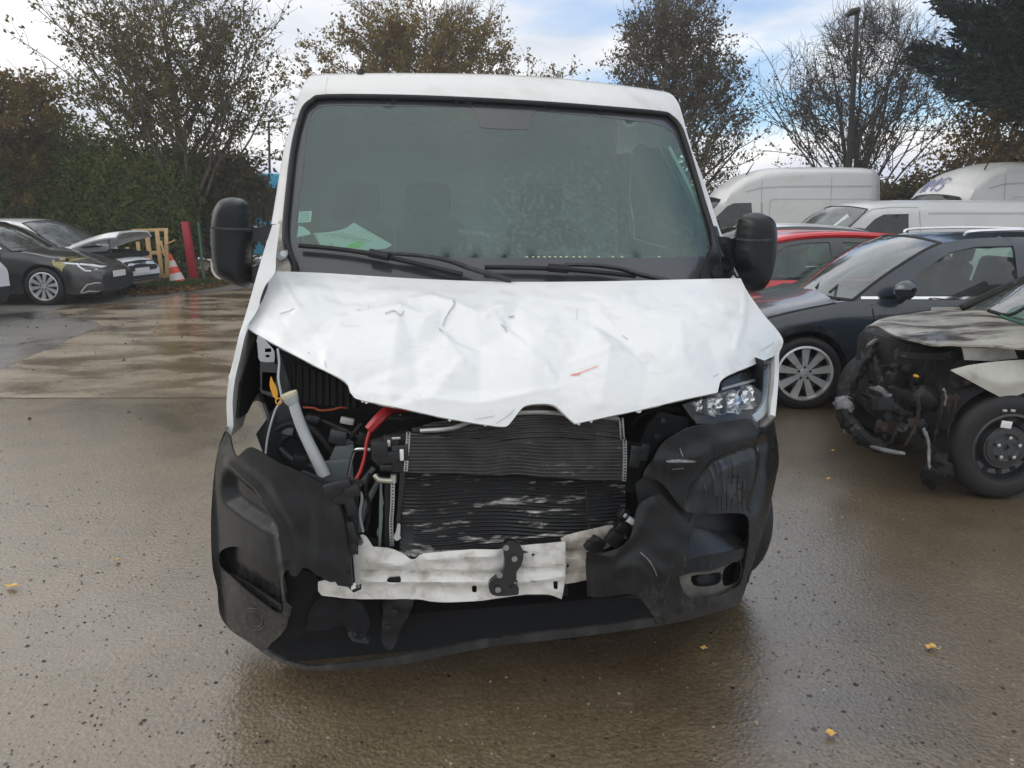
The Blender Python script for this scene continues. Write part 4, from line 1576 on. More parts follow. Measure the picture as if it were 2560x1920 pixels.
T4, bv4, *_ , ys4 = car('panel_van', 'low white panel van with a paper strip inside its windshield behind the estate car', 'van', (5.0, 14.1, 0), math.pi + rad(9), MVAN, M['whitevan'], 'white panel vans', 1)
for sy in (1, -1):
    mp4 = lambda q, sy=sy: np.column_stack([q[:, 0], sy * (ys4(q) + .003), q[:, 1]])
    patch(T4, 'side_crease', line_strip([(x, 1.70) for x in np.linspace(-2.1, -4.6, 8)], .03), mp4, M['primer'], .002, .2, (-1, sy * 9, 1))
    patch(T4, 'panel_gap', line_strip([(-1.92, 1.75), (-1.95, 1.4), (-1.96, 1.12)], .012), mp4, M['scuff'], .002, .1, (-1, sy * 9, 1), 0)
    patch(T4, 'panel_gap', line_strip([(-.30, 1.15), (-.55, 1.40), (-.86, 1.665), (-1.1, 1.77), (-1.4, 1.80), (-1.92, 1.80)], .014), mp4, M['scuff'], .002, .1, (-1, sy * 9, 1), 0)
    door_mirror(T4, -.72, sy * .93, 1.2, sy, M['plastic'], 1.2)
# paper strip behind the screen (near side)
mb = MB(); mb.box((-.56, .60, 1.46), (.50, .02, .16), Euler((0, rad(41), rad(-10)))); mb.out('paper_strip', M['paper'], T4)
mb = MB(); mb.box((-.30, .1, 1.74), (.12, .3, .1), None, .04)
mb.v = [(v[0] - .62, v[1], v[2] - .02) for v in mb.v]; mb.out('sensor_box', M['rubber'], T4)

LVAN = dict(W=1.0, fo=.92, wb=3.75, ro=1.05, cowl=-.12, deck=-4.6, R=.35, nose=.5, tum=.06, round=.20, crown=.07, rear_solid=True, steel=True, ws=(.30, .18), cabin=True, seat_x=-1.25,
            top=[(.92, .80), (.86, .95), (.6, 1.1), (.2, 1.24), (-.12, 1.36), (-4.6, 1.3), (-4.8, .9)], belt=[(.92, .7), (.5, 1.0), (0, 1.22), (-.4, 1.30), (-4.8, 1.3)],
            bot=[(.92, .34), (.8, .26), (-4.6, .3), (-4.8, .5)],
            A=[(-.25, 1.30), (-.62, 1.66), (-.95, 1.98), (-1.02, 2.05)], roof=[(-1.02, 2.05), (-1.22, 2.30), (-1.55, 2.54), (-1.95, 2.68), (-2.4, 2.745), (-3.6, 2.76), (-4.55, 2.74), (-4.7, 2.66)], C=[(-4.7, 2.66), (-4.78, 2.0), (-4.8, 1.3)],
            windows=[[(-.62, 1.36), (-.88, 1.64), (-1.12, 1.88), (-1.28, 1.96), (-1.70, 1.97), (-1.78, 1.36)]], glass=M['glass_dark'], wsglass=M['glass_dark'])


def lvan_details(T, ys, band=False):
    for sy in (1, -1):
        mp = lambda q, sy=sy: np.column_stack([q[:, 0], sy * (ys(q) + .003), q[:, 1]])
        tw = (-1, sy * 9, 1)
        patch(T, 'side_crease', line_strip([(-1.55, 2.22), (-1.9, 2.31), (-2.4, 2.34)] + [(x, 2.345) for x in np.linspace(-2.9, -4.65, 6)], .035), mp, M['primer'], .004, .2, tw)
        rec = rrect(-4.62, 1.45, -2.12, 2.06, .10)
        patch(T, 'side_crease', np.concatenate([rec, rec[:1], ((rec - [-3.37, 1.75]) * [.985, .95] + [-3.37, 1.75])[:1], ((rec - [-3.37, 1.75]) * [.985, .95] + [-3.37, 1.75])[::-1]]), mp, M['primer'], .003, .2, tw)
        for gx in (-1.92, -3.55, -4.66):
            patch(T, 'panel_gap', line_strip([(gx, 2.66), (gx - .01, 2.2), (gx - .01, 1.32)], .014), mp, M['scuff'], .002, .2, tw, 0)
        patch(T, 'door_pillar_trim', line_strip([(-1.94, 1.96), (-1.955, 1.7), (-1.965, 1.4)], .05), mp, M['scuff'], .003, .15, tw)
        door_mirror(T, -.80, sy * .98, 1.5, sy, M['plastic'], 1.6)
    mb = MB(); mb.tube([(-1.62, .62, 2.62), (-1.80, .60, 2.92)], [.018, .006], 6); mb.out('antenna', M['rubber'], T)


ax5 = at_dist(1692, 19.2)
T5, _, _, _, ys5 = car('panel_van', 'long high-roofed white van side-on at the back of the yard', 'van', (ax5[0], 19.5, 0), math.pi, LVAN, M['whitevan'], 'white panel vans', 1)
lvan_details(T5, ys5)
T6, bv6, _, _, ys6 = car('panel_van', 'high-roofed white van with blue lettering above its windshield at the right edge', 'van', (8.25, 17.1, 0), math.pi + rad(11), LVAN, M['whitevan'], 'white panel vans', 1)
lvan_details(T6, ys6)


def letter(strokes, ox, s=1.0):
    return [np.array([(ox + a * s, b * s) for a, b in st]) for st in strokes]


LET = {'I': [[(0, 0), (0, 1)]], 'M': [[(0, 0), (0, 1), (.4, .35), (.8, 1), (.8, 0)]], 'S': [[(.6, .9), (.3, 1), (.05, .8), (.3, .52), (.6, .3), (.35, 0), (0, .1)]], '.': [[(0, 0), (0, .08)]]}
rl6 = crv(np.array(LVAN['roof']), 5)


def fore(q):
    """lettering plane: (y, arc height) on the roof forehead"""
    out = []
    for y, t in q:
        i = 2 + t * 5
        k = int(i); p = rl6[k] + (rl6[k + 1] - rl6[k]) * (i - k)
        ye = float(ys6(np.array([p]))[0])
        s = y / ye
        out.append((p[0] + (.06 * (1 - s * s)) + .012, y, p[1] + .06 * (1 - abs(s) ** 2.6) + .012))
    return np.array(out)


ox = -.52
mb = MB()
for ch in 'IMS':
    for st in LET[ch]:
        q = np.array([(ox + a * .30, b) for a, b in st])
        mb.tube(fore(crv(q, 3)), .022, 5)
    ox += .12 if ch == 'I' else .34
mb.out('lettering', M['blueink'], T6)

# ---------------------------------------------------------------- black car on the left
c = G(118, 764)
COR = variant(HATCH, R=.335, rim_r=.245, spokes=10, twin=True, W=.90, fo=.93, wb=2.66)
COR['top'] = [(.93, .58), (.90, .64), (.80, .70), (.55, .79), (.2, .87), (-.2, .95), (-.35, .985), (-3.3, .98), (-3.5, .93), (-3.64, .70)]
COR['belt'] = [(.93, .5), (.7, .66), (.2, .82), (-.2, .91), (-.5, .935), (-3.0, .985), (-3.64, .93)]
COR['bot'] = [(.93, .26), (.82, .18), (.5, .16), (-3.2, .19), (-3.5, .26), (-3.64, .42)]
COR['cowl'] = -.35
COR['A'] = [(-.50, .945), (-.78, 1.14), (-1.1, 1.33), (-1.30, 1.40)]
COR['roof'] = [(-1.30, 1.40), (-1.6, 1.445), (-2.1, 1.455), (-2.7, 1.43), (-3.2, 1.38)]; COR['C'] = [(-3.2, 1.38), (-3.38, 1.2), (-3.52, .97)]
COR['windows'] = [[(-.90, .985), (-1.12, 1.17), (-1.36, 1.32), (-1.6, 1.37), (-1.80, 1.38), (-1.84, .985)], [(-1.96, .985), (-1.93, 1.38), (-2.45, 1.37), (-2.75, 1.3), (-2.95, 1.05)]]
TL, bvL, widL, _, ysL = car('hatchback_car', 'black car with a tan repair patch on its front wing facing right', 'car', (c.x - .05, c.y + .88, 0), rad(2), COR, M['blackpaint'])
TL.scale = (1.07, 1.0, 1.07)
sR = cast_side(bvL, -1); cfL = cast_front(bvL)
tw = (0, -9, .6)
patch(TL, 'window_trim', line_strip([(-.66, .985), (-.95, 1.19), (-1.22, 1.36), (-1.4, 1.405)], .022), lambda q: np.column_stack([q[:, 0], -(ysL(q) + .006), q[:, 1]]), M['chrome'], .003, .08, tw)
patch(TL, 'repair_patch', crv([(.20, .79), (.36, .83), (.50, .80), (.46, .74), (.38, .66), (.36, .60), (.30, .655), (.22, .70)], 3, True), sR, M['tanprimer'], .003, .05, tw)
patch(TL, 'panel_gap', line_strip([(-.66, .93), (-.70, .7), (-.74, .45), (-.70, .22)], .012), sR, M['void'], .0015, .05, tw, 0)
patch(TL, 'panel_gap', line_strip([(.72, .70), (.45, .77), (.1, .84), (-.3, .915)], .014), sR, M['void'], .0015, .05, tw, 0)
patch(TL, 'headlight', crv([(.38, .735), (.55, .725), (.72, .68), (.84, .62), (.78, .585), (.66, .60), (.62, .66), (.50, .70)], 3, True), sR, M['lens'], .008, .05, tw)
patch(TL, 'light_guide', line_strip([(.40, .735), (.58, .715), (.64, .66), (.72, .60), (.78, .595)], .022), sR, M['drl'], .012, .04, tw)
patch(TL, 'light_guide', line_strip([(.60, .715), (.74, .685), (.86, .64)], .022), sR, M['drl'], .012, .04, tw)
patch(TL, 'fog_trim', line_strip([(.60, .22), (.72, .36), (.84, .39), (.90, .38)], .022), sR, M['primer'], .010, .04, tw)
patch(TL, 'fog_trim', line_strip([(.62, .22), (.74, .25), (.88, .23)], .022), sR, M['primer'], .010, .04, tw)
patch(TL, 'lower_grille', [(-.60, .26), (.60, .26), (.66, .50), (-.66, .50)], cfL, M['plastic_in'], .006, .08)
patch(TL, 'number_plate', [(-.26, .46), (.26, .46), (.26, .57), (-.26, .57)], cfL, M['plate'], .025, .1, thick=.008)
door_mirror(TL, -.90, -.84, 1.03, -1, M['blackpaint']); door_mirror(TL, -.90, .84, 1.03, 1, M['blackpaint'])

# ---------------------------------------------------------------- white car with raised hood behind it
WH = variant(HATCH, R=.33, W=.92, spokes=5, fo=.90)
WH['wsglass'] = glass_mat('white_car_screen', (.5, .6, .58), .2, 1.0, (.6, .66, .68), streaks=False)
WH['top'] = [(.90, .62), (.86, .72), (.82, .74), (.55, .76), (.2, .77), (-.05, .80), (-.18, .99), (-.2, .99), (-3.3, .98), (-3.5, .93), (-3.64, .70)]
cw = G(330, 741)
TW_, bvW, widW, *_ = car('hatchback_car', 'white car with its hood raised behind the black car', 'car', (cw.x - .98, cw.y + .72, 0), rad(-7), WH, M['whitecar'])
TW_.scale = (1.07, 1.0, 1.07)
cfW = cast_front(bvW); sW = cast_side(bvW, -1)
# raised hood, hinged at the cowl
rows = []
for f in np.linspace(0, 1, 10):
    s_ = np.linspace(-1, 1, 13)
    xx = -.16 + f * 1.02
    zz = 1.0 + f * .34 - .10 * (f ** 3) - .09 * np.clip((np.abs(s_) - .8) / .2, 0, 1)
    wv = .74 + .05 * f - .14 * max(0, f - .75) / .25
    rows.append(np.column_stack([xx - .05 * (s_ ** 2) * f, s_ * wv, zz + .035 * (1 - s_ ** 2)]))
mb = MB(); mb.grid(rows); hw = mb.out('hood', M['whitecar'], TW_, sharp=None); solid(hw, .035)
mb = MB(); mb.box((.25, 0, .79), (.95, 1.35, .10), None, .03); mb.box((.3, .3, .83), (.4, .35, .12), None, .03); mb.out('engine_bay', M['void'], TW_)
mb = MB(); mb.tube([(.62, -.55, .80), (.55, -.5, 1.18)], .010, 6); mb.out('hood_stay', M['dark_steel'], TW_)
patch(TW_, 'grille', crv([(-.55, .48), (.55, .48), (.52, .66), (-.52, .66)], 2, True), cfW, M['plastic_in'], .006, .08)
patch(TW_, 'lower_grille', [(-.62, .27), (.62, .27), (.66, .38), (-.66, .38)], cfW, M['plastic_in'], .006, .08)
patch(TW_, 'headlight', crv([(.48, .66), (.72, .64), (.84, .60), (.80, .55), (.62, .58)], 2, True), sW, M['lens'], .006, .05, (0, -9, .6))
patch(TW_, 'light_guide', line_strip([(.74, .65), (.84, .60), (.85, .57)], .03), sW, M['drl'], .012, .04, (0, -9, .6))
patch(TW_, 'bumper_gap', [(.40, .36), (.62, .40), (.80, .36), (.84, .30), (.62, .31), (.42, .32)], sW, M['plastic_in'], .005, .05, (0, -9, .6))
patch(TW_, 'number_plate', [(-.26, .42), (.26, .42), (.26, .53), (-.26, .53)], cfW, M['plate'], .02, .1, thick=.008)

# ---------------------------------------------------------------- white car cut off by the left edge
cx_ = atY(24, 690, 12.2)
WS = variant(HATCH, W=.92, fo=.90, R=.33, clad=.44, nose=.7, steel=True)
WS['top'] = [(.90, .90), (.87, .98), (.8, 1.02), (.5, 1.06), (.2, 1.08), (-.2, 1.11), (-3.3, 1.1), (-3.5, 1.0), (-3.64, .80)]
WS['belt'] = [(.90, .80), (.6, .95), (0, 1.0), (-.4, 1.02), (-3.0, 1.05), (-3.64, 1.0)]
WS['A'] = [(-.36, 1.02), (-.62, 1.25), (-.92, 1.46), (-1.10, 1.53)]; WS['roof'] = [(-1.10, 1.53), (-1.4, 1.57), (-2.0, 1.58), (-2.7, 1.56), (-3.2, 1.5)]; WS['C'] = [(-3.2, 1.5), (-3.38, 1.3), (-3.52, 1.03)]
WS['windows'] = [[(x, z + .09) for x, z in w_] for w_ in HATCH['windows']]
car('suv_car', 'white car with black lower cladding, only its nose showing at the left edge', 'car', (cx_.x - 1.52, cx_.y + .25, 0), rad(-2), WS, M['whitecar'])

# ================================================================== the damaged white van
TH = rad(9.5)
VO = np.array([.12, 2.28, 0.0])
VU = np.array([math.cos(TH), math.sin(TH), 0.0])       # across, to the right of the picture
VV = np.array([-math.sin(TH), math.cos(TH), 0.0])      # backwards along the van
VZ = np.array([0, 0, 1.0])


def L2W(u, v, z):
    return VO + np.multiply.outer(np.asarray(u, float), VU) + np.multiply.outer(np.asarray(v, float), VV) + np.multiply.outer(np.asarray(z, float), VZ)


def W2L(P):
    d = np.asarray(P) - VO
    return d @ VU, d @ VV, d @ VZ


def PV(pts, v):
    """picture points on the van's cross plane(s) v metres behind the nose"""
    d = rays(pts)
    if callable(v):
        v = v(np.atleast_2d(np.asarray(pts, float)))
    t = (v + (VO - C_POS) @ VV) / (d @ VV)
    return C_POS + t[:, None] * d


def on(f):
    """mapping of picture points on to the van surface v=f(u,z)"""
    def g(P):
        u, v, z = W2L(P)
        return v - f(u, z)
    return lambda pts: hit_world(pts, g)


def f_ws(u, z):
    return .95 + .94 * (z - 1.35) + .14 * (u / .85) ** 2


def f_roof(u, z):
    k = np.maximum(z - 2.17, 0)
    return f_ws(u, np.minimum(z, 2.17)) + k * .94 + 3.0 * k ** 2


HZ = np.array([.6, .85, .95, 1.05, 1.15, 1.25, 1.34, 1.45])
HV = np.array([.05, .07, .11, .19, .33, .55, .84, 1.2])
_hz = np.linspace(.6, 1.45, 86)
_hv = np.interp(_hz, HZ, HV)
for _ in range(30):
    _hv[1:-1] = (_hv[:-2] + 2 * _hv[1:-1] + _hv[2:]) / 4


def f_hood(u, z):
    return np.interp(z, _hz, _hv) + np.interp(z, [1.08, 1.34], [.27, .06]) * np.minimum(np.abs(u) / .95, 1.15) ** 3


def f_bump(u, z):
    return .07 + np.where(u < 0, .30, .42) * np.minimum(np.abs(u) / 1.0, 1.1) ** 3.0 - .035 * np.exp(-((z - .42) / .2) ** 2)


def shifted(f, d):
    return lambda u, z: f(u, z) + d


VAN = thing('panel_van', 'white delivery van with a crushed front, crumpled hood and missing headlight', 'van', tuple(VO), worldparts=True)


def extr(name, P3, dvec, mat, parent, n=2, thick=.0):
    """strip swept from a 3-D edge along a van-local vector (u,v,z)"""
    P3 = np.asarray(P3)
    D = dvec[0] * VU + dvec[1] * VV + dvec[2] * VZ
    mb = MB()
    mb.grid([P3 + D * k / (n - 1) for k in range(n)])
    o = mb.out(name, mat, parent, sharp=40)
    if thick:
        solid(o, thick, 0.0)
    return o


def gridsheet(name, top, bot, nr, nc, mapf, mat, parent, disp=None, thick=0.0, off=0.0):
    top, bot = np.asarray(top, float), np.asarray(bot, float)

    def rs(p, n):
        s = np.concatenate([[0], np.cumsum(np.hypot(*np.diff(p, axis=0).T))]); s /= s[-1]
        t = np.linspace(0, 1, n)
        return np.column_stack([np.interp(t, s, p[:, 0]), np.interp(t, s, p[:, 1])])
    A, B = rs(top, nc), rs(bot, nc)
    t = np.linspace(0, 1, nr)[:, None, None]
    P2 = A[None] * (1 - t) + B[None] * t
    V = mapf(P2.reshape(-1, 2))
    if disp is not None or off:
        d = (disp(P2.reshape(-1, 2), np.repeat(np.linspace(0, 1, nr), nc)) if disp is not None else 0) + off
        V = V - np.multiply.outer(np.broadcast_to(d, (len(V),)), VV)
    mb = MB(); mb.grid(V.reshape(nr, nc, 3))
    if face_to(np.array(mb.v), np.array([f[:3] for f in mb.f]), C_POS)[0][0] != mb.f[0][0]:
        mb.f = [f[::-1] for f in mb.f]
    o = mb.out(name, mat, parent, sharp=None, recalc=False)
    if thick:
        solid(o, thick)
    return o


def pillow(name, outline, v0, dfront, dback, w, mat, parent, step=9):
    """closed rounded shell with a traced outline, bulging to the front and back of the plane v0"""
    v2, f = tri_region(outline, (), step)
    lp = resample(np.asarray(outline, float), step)
    dm = np.full(len(v2), 1e9)
    for i in range(len(lp)):
        dm = np.minimum(dm, segdist(v2, lp[i], lp[(i + 1) % len(lp)]))
    k = np.clip(dm / w, 0, 1)
    prof = np.sqrt(np.maximum(1 - (1 - k) ** 2, 0))
    Fr = PV(v2, v0) - np.multiply.outer(dfront * prof, VV)
    Bk = PV(v2, v0) + np.multiply.outer(dback * prof ** .5, VV)
    V = np.concatenate([Fr, Bk]); n = len(v2)
    f = face_to(Fr, f, C_POS)
    Fc = np.concatenate([f, f[:, ::-1] + n])
    me = mesh(name, V, Fc, False)
    bm = bmesh.new(); bm.from_mesh(me)
    bmesh.ops.remove_doubles(bm, verts=bm.verts[:], dist=1e-4)
    bmesh.ops.recalc_face_normals(bm, faces=bm.faces[:])
    bm.to_mesh(me); bm.free()
    me.polygons.foreach_set('use_smooth', [True] * len(me.polygons))
    return obj(name, me, mat, parent)


def vtube(name, pts_v, r, mat, parent, sub=4, res=8):
    """tube through (px, py, v) points; r in metres"""
    P = np.concatenate([PV([(a, b)], c) for a, b, c in pts_v])
    mb = MB(); mb.tube(P, r, res, sub)
    return mb.out(name, mat, parent)


def vsheet(name, outline, mapf, mat, parent=VAN, **kw):
    return sheet(name, np.asarray(outline, float), mapf, mat, parent, **kw)


# ---------------------------------------------------------------- cab frame around the windscreen
left_sil = [(676, 575), (681, 560), (695, 480), (708, 400), (720, 345), (733, 300), (744, 258)]
top_sil = [(754, 228), (771, 197), (792, 188), (874, 186), (1010, 185), (1188, 187), (1300, 191), (1405, 198), (1520, 211), (1622, 225), (1671, 234), (1690, 252)]
right_sil = [(1700, 275), (1720, 347), (1742, 405), (1763, 461), (1796, 564), (1822, 630), (1846, 690)]
seal_out = [(735, 690), (735, 660), (724, 634), (714, 600), (713, 560), (718, 503), (729, 400), (738, 345), (748, 305), (760, 271), (781, 252), (814, 242), (1000, 243), (1188, 250), (1350, 259), (1514, 271), (1649, 283), (1676, 292), (1698, 315), (1712, 350), (1731, 412), (1757, 500), (1780, 575), (1797, 640), (1806, 690)]
sil = crv(left_sil + top_sil + right_sil, 3)
seal = crv(seal_out, 3)
base_l = [(690, 690), (686, 660), (679, 610)]
frame = join(base_l, sil, seal[::-1])
cab_frame = vsheet('cab_frame', frame, on(f_roof), M['white'], step=16, thick=.02)
solid_in = cab_frame
# pillar foot: dirty bare metal and hinge bracket
vsheet('pillar_foot', [(696, 552), (704, 548), (710, 560), (711, 605), (716, 640), (722, 655), (732, 668), (733, 682), (693, 682), (690, 640)], on(shifted(f_ws, -.012)), M['grime_white'], step=8)
vsheet('hinge_bracket', [(690, 632), (706, 628), (718, 624), (720, 634), (713, 645), (700, 650), (692, 645)], on(shifted(f_ws, -.035)), M['primer'], step=6, thick=.006)
vtube('hinge_bolt', [(708, 634, .93), (708, 634, .915)], .012, M['steel'], VAN, 0)
# body seams on the roof corners
for pts in ([(812, 240), (812, 215), (817, 190)], [(1650, 280), (1640, 250), (1618, 226)]):
    vsheet('roof_seam', line_strip(crv(pts, 4), 5), on(shifted(f_roof, -.004)), M['white'], step=8, thick=.006)
vsheet('roof_seam', line_strip(crv([(730, 303), (738, 298), (749, 298)], 3), 3), on(shifted(f_roof, -.003)), M['scuff'], step=6, thick=0)

# roof and load body swept back from the roof silhouette
sil3 = on(f_roof)(sil)
su, sv, sz = W2L(sil3)
roof_idx = np.where(sz > 1.98)[0]
i0, i1 = roof_idx[0], roof_idx[-1]
edge = sil3[i0:i1 + 1]
eu, ev, ez = su[i0:i1 + 1], sv[i0:i1 + 1], sz[i0:i1 + 1]
rows = []
for v_, k, dz in ((None, 0, 0), (2.35, 1, .006), (2.8, 1, .012), (4.0, 1, .012), (5.15, 1, .0), (5.3, .985, -.03)):
    if v_ is None:
        rows.append(edge)
    else:
        rows.append(L2W(eu * (k + .012 * (v_ - 2.2)), np.maximum(v_, ev + .02), ez + dz))
mb = MB(); mb.grid(rows)
roofo = mb.out('roof', M['white'], VAN, sharp=None); solid(roofo, .01, 0)


fl = [(681, 562), (665, 612), (647, 670), (632, 724), (617, 776), (606, 812), (597, 840), (584, 898), (572, 948), (566, 1008), (568, 1062), (560, 1092)]
vfen = lambda P: np.interp(P[:, 1], [560, 670, 776, 840, 950, 1063], [1.10, .92, .72, .60, .50, .47]) + .0 * P[:, 0]
rsil = crv([(1872, 734), (1884, 752), (1908, 785), (1934, 814), (1952, 838), (1958, 858), (1946, 890), (1946, 940), (1938, 1040)], 3)

WL = [np.array(q) for q in W2L(PV(crv(fl, 2), vfen))]            # left wing edge in van coordinates
WR = [np.array(q) for q in W2L(on(f_hood)(rsil))]                 # right wing edge


def side_panel(sgn):
    if sgn < 0:
        fr_v, fr_z, fr_u = sv[:i0 + 1], sz[:i0 + 1], su[:i0 + 1]
        wu, wv, wz = WL
    else:
        fr_v, fr_z, fr_u = sv[i1:], sz[i1:], su[i1:]
        wu, wv, wz = WR
    o = np.argsort(fr_z)
    fr_v, fr_z, fr_u = fr_v[o], fr_z[o], np.abs(fr_u[o])
    o = np.argsort(wz)
    wv, wz, wu = wv[o], wz[o], np.abs(wu[o])
    k = (wz < fr_z.min() - .04)
    wv, wz, wu = wv[k], wz[k], wu[k]
    zt = np.concatenate([[.2, .6], wz, fr_z])
    ut = np.concatenate([[wu[0] - .03, wu[0]], wu, fr_u])

    def mp(q):
        back = np.clip((q[:, 0] - 1.0) / 1.5, 0, 1)
        un = np.interp(q[:, 1], zt, ut)
        ub = np.interp(q[:, 1], [.2, .6, 1.2, 1.6, 2.0, 2.4], [.97, 1.0, 1.0, .985, .93, .84])
        return L2W(sgn * (un * (1 - back) + ub * back), q[:, 0], q[:, 1])
    front = list(zip(fr_v, fr_z))
    fender = list(zip(wv, wz))
    top = [(front[-1][0] + .2, front[-1][1]), (5.28, front[-1][1])]
    arch_r = [(4.06 + .42 * math.cos(a), .36 + .42 * math.sin(a)) for a in np.linspace(rad(5), rad(175), 14)]
    ra = .53 if sgn < 0 else .45
    arch_f = [(.92 + ra * math.cos(a), .36 + ra * math.sin(a)) for a in np.linspace(rad(5), rad(112 if sgn < 0 else 135), 12)]
    out = fender + front + top + [(5.28, .38)] + arch_r + arch_f
    win = crv([(1.40, 1.50), (1.58, 1.70), (1.84, 1.94), (2.0, 2.0), (2.22, 2.0), (2.26, 1.50)], 2, True)
    p = sheet('side_panel', np.array(out), mp, M['white'], VAN, holes=[win], step=.10, thick=.02, toward=VO + VU * sgn * 9 + VV * 2)
    sheet('side_window', win, lambda q: mp(q) - VU * sgn * .015, M['glass_car'], VAN, step=.2, thick=0, toward=VO + VU * sgn * 9)
    sheet('door_trim', np.array([(1.30, 1.38)] + [(v + .05, z) for v, z in front if z > 1.42] + [(2.45, front[-1][1]), (2.45, 1.38)]), lambda q: mp(q) - VU * sgn * .04, M['trim_grey'], VAN, holes=[win], step=.12, thick=.006, toward=VO + VV * 1.8)
    rb = ra + .03
    lin = [(1.0, .95), (1.0, 1.2), (1.25, 1.36), (2.3, 1.36), (2.3, .40), (1.45, .40)] if sgn > 0 else [(wv[0] + .05, wz[0] + .05), (wv[0] + .12, wz[0] + .16), (.95, 1.20), (1.25, 1.36), (2.3, 1.36), (2.3, .40), (.92 + rb, .40)] + [(.92 + rb * math.cos(a), .36 + rb * math.sin(a)) for a in np.linspace(rad(10), rad(108), 10)]
    sheet('inner_liner', np.array(lin), lambda q: mp(q) - VU * sgn * .03, M['void'], VAN, step=.15, thick=.006, toward=VO + VV * 1.5)
    return p


side_panel(-1)
side_panel(1)
mb = MB()
mb.grid([L2W(np.array([-1.02, -.4, .4, 1.02]), np.full(4, 5.27), np.full(4, z)) for z in (.4, 1.2, 2.0, 2.28)])
mb.out('rear_doors', M['white'], VAN)

# ---------------------------------------------------------------- windscreen
glass_out = seal
mb = MB(); mb.tube(on(shifted(f_ws, -.016))(seal), .013, 10); mb.out('seal', M['rubber'], VAN)
glass_in = crv([(757, 430), (745, 520), (737, 585), (741, 605), (752, 618), (800, 625), (950, 640), (1210, 645), (1500, 645), (1700, 643), (1756, 640), (1772, 630), (1774, 612), (1762, 560), (1735, 460), (1705, 380), (1688, 340), (1670, 325), (1622, 306), (1384, 281), (1340, 279), (1327, 300), (1322, 318), (1310, 324), (1215, 320), (1199, 313), (1188, 290), (1180, 270), (1134, 267), (900, 264), (815, 265), (785, 276), (770, 310), (764, 370)], 2, True)
ws_low = [(735, 690), (1245, 706), (1806, 692)]
frit_out = join(seal, crv([(1806, 700), (1500, 718), (1245, 722), (950, 716), (735, 698)], 3))
vsheet('windshield_border', frit_out, on(shifted(f_ws, .004)), M['frit'], holes=[glass_in], step=16, thick=.003)
vsheet('windshield', glass_in, on(shifted(f_ws, .006)), M['glass'], step=26, thick=0)
# cowl side trim at the right pillar
vsheet('cowl_trim', crv([(1778, 572), (1793, 566), (1802, 600), (1826, 655), (1842, 690), (1838, 698), (1757, 700), (1763, 668), (1774, 640), (1782, 610)], 2, True), on(shifted(f_ws, -.03)), M['plastic'], step=10, thick=.008)
vsheet('cowl_trim', [(1784, 676), (1790, 662), (1800, 655), (1830, 662), (1836, 672), (1808, 672), (1806, 690), (1786, 690)], on(shifted(f_ws, -.06)), M['plastic_in'], step=8, thick=.01)
# wipers
for blade, arm, joint in ((
        [(748, 614), (840, 622), (935, 636), (1050, 661), (1156, 686)], [(968, 633), (1060, 640), (1123, 652), (1180, 672), (1278, 702)], [(925, 632), (972, 642)]),
        ([(1212, 668), (1300, 669), (1400, 673), (1500, 681), (1588, 690)], [(1412, 662), (1480, 663), (1551, 672), (1598, 686), (1672, 702)], [(1372, 669), (1420, 673)])):
    P = on(shifted(f_ws, -.035))(crv(blade, 4))
    wb_ = MB(); wb_.tube(P, .011, 6); w_o = wb_.out('wiper', M['rubber'], VAN)
    P = on(shifted(f_ws, -.055))(crv(arm, 4))
    wb_ = MB(); wb_.tube(P, np.linspace(.009, .013, len(P)), 6); wb_.out('arm', M['plastic'], w_o)
    P = on(shifted(f_ws, -.05))(joint)
    wb_ = MB(); wb_.tube(P, .020, 6); wb_.out('joint', M['rubber'], w_o)
# stickers on the inside of the glass
st = on(shifted(f_ws, .012))
o = vsheet('windshield_sticker', [(748, 529), (780, 527), (777, 555), (745, 557)], st, M['paper'], step=12, thick=0)
for k in range(4):
    vsheet('print_line', line_strip([(752, 534 + k * 5.5), (773, 533 + k * 5.5)], 1.6), on(shifted(f_ws, .010)), M['print'], o, step=8, thick=0)
vsheet('windshield_sticker', [(747, 563), (760, 568), (775, 580), (776, 586), (742, 593)], st, M['paper'], step=10, thick=0)

# ---------------------------------------------------------------- cab interior
prof = [(.90, 1.27), (1.02, 1.36), (1.16, 1.415), (1.35, 1.435), (1.50, 1.42), (1.58, 1.36), (1.60, 1.15), (1.55, .8)]
us = np.linspace(-.86, .86, 19)
rows = []
for v_, z_ in crv(prof, 3):
    bump_ = .05 * np.exp(-((us - .42) / .22) ** 2) * np.exp(-((v_ - 1.5) / .16) ** 2)
    rows.append(L2W(us, np.full(19, v_) + .10 * (us / .86) ** 2, np.full(19, z_) + bump_))
mb = MB(); mb.grid(rows); mb.out('dashboard', M['dash'], VAN, sharp=None)
for u_, w_ in ((-.05, .62), (.30, .2)):
    mb = MB(); mb.box(L2W(u_, 1.32, 1.445), (w_, .16, .012), Euler((0, 0, TH)), .004); mb.out('dashboard_tray', M['plastic_in'], VAN)
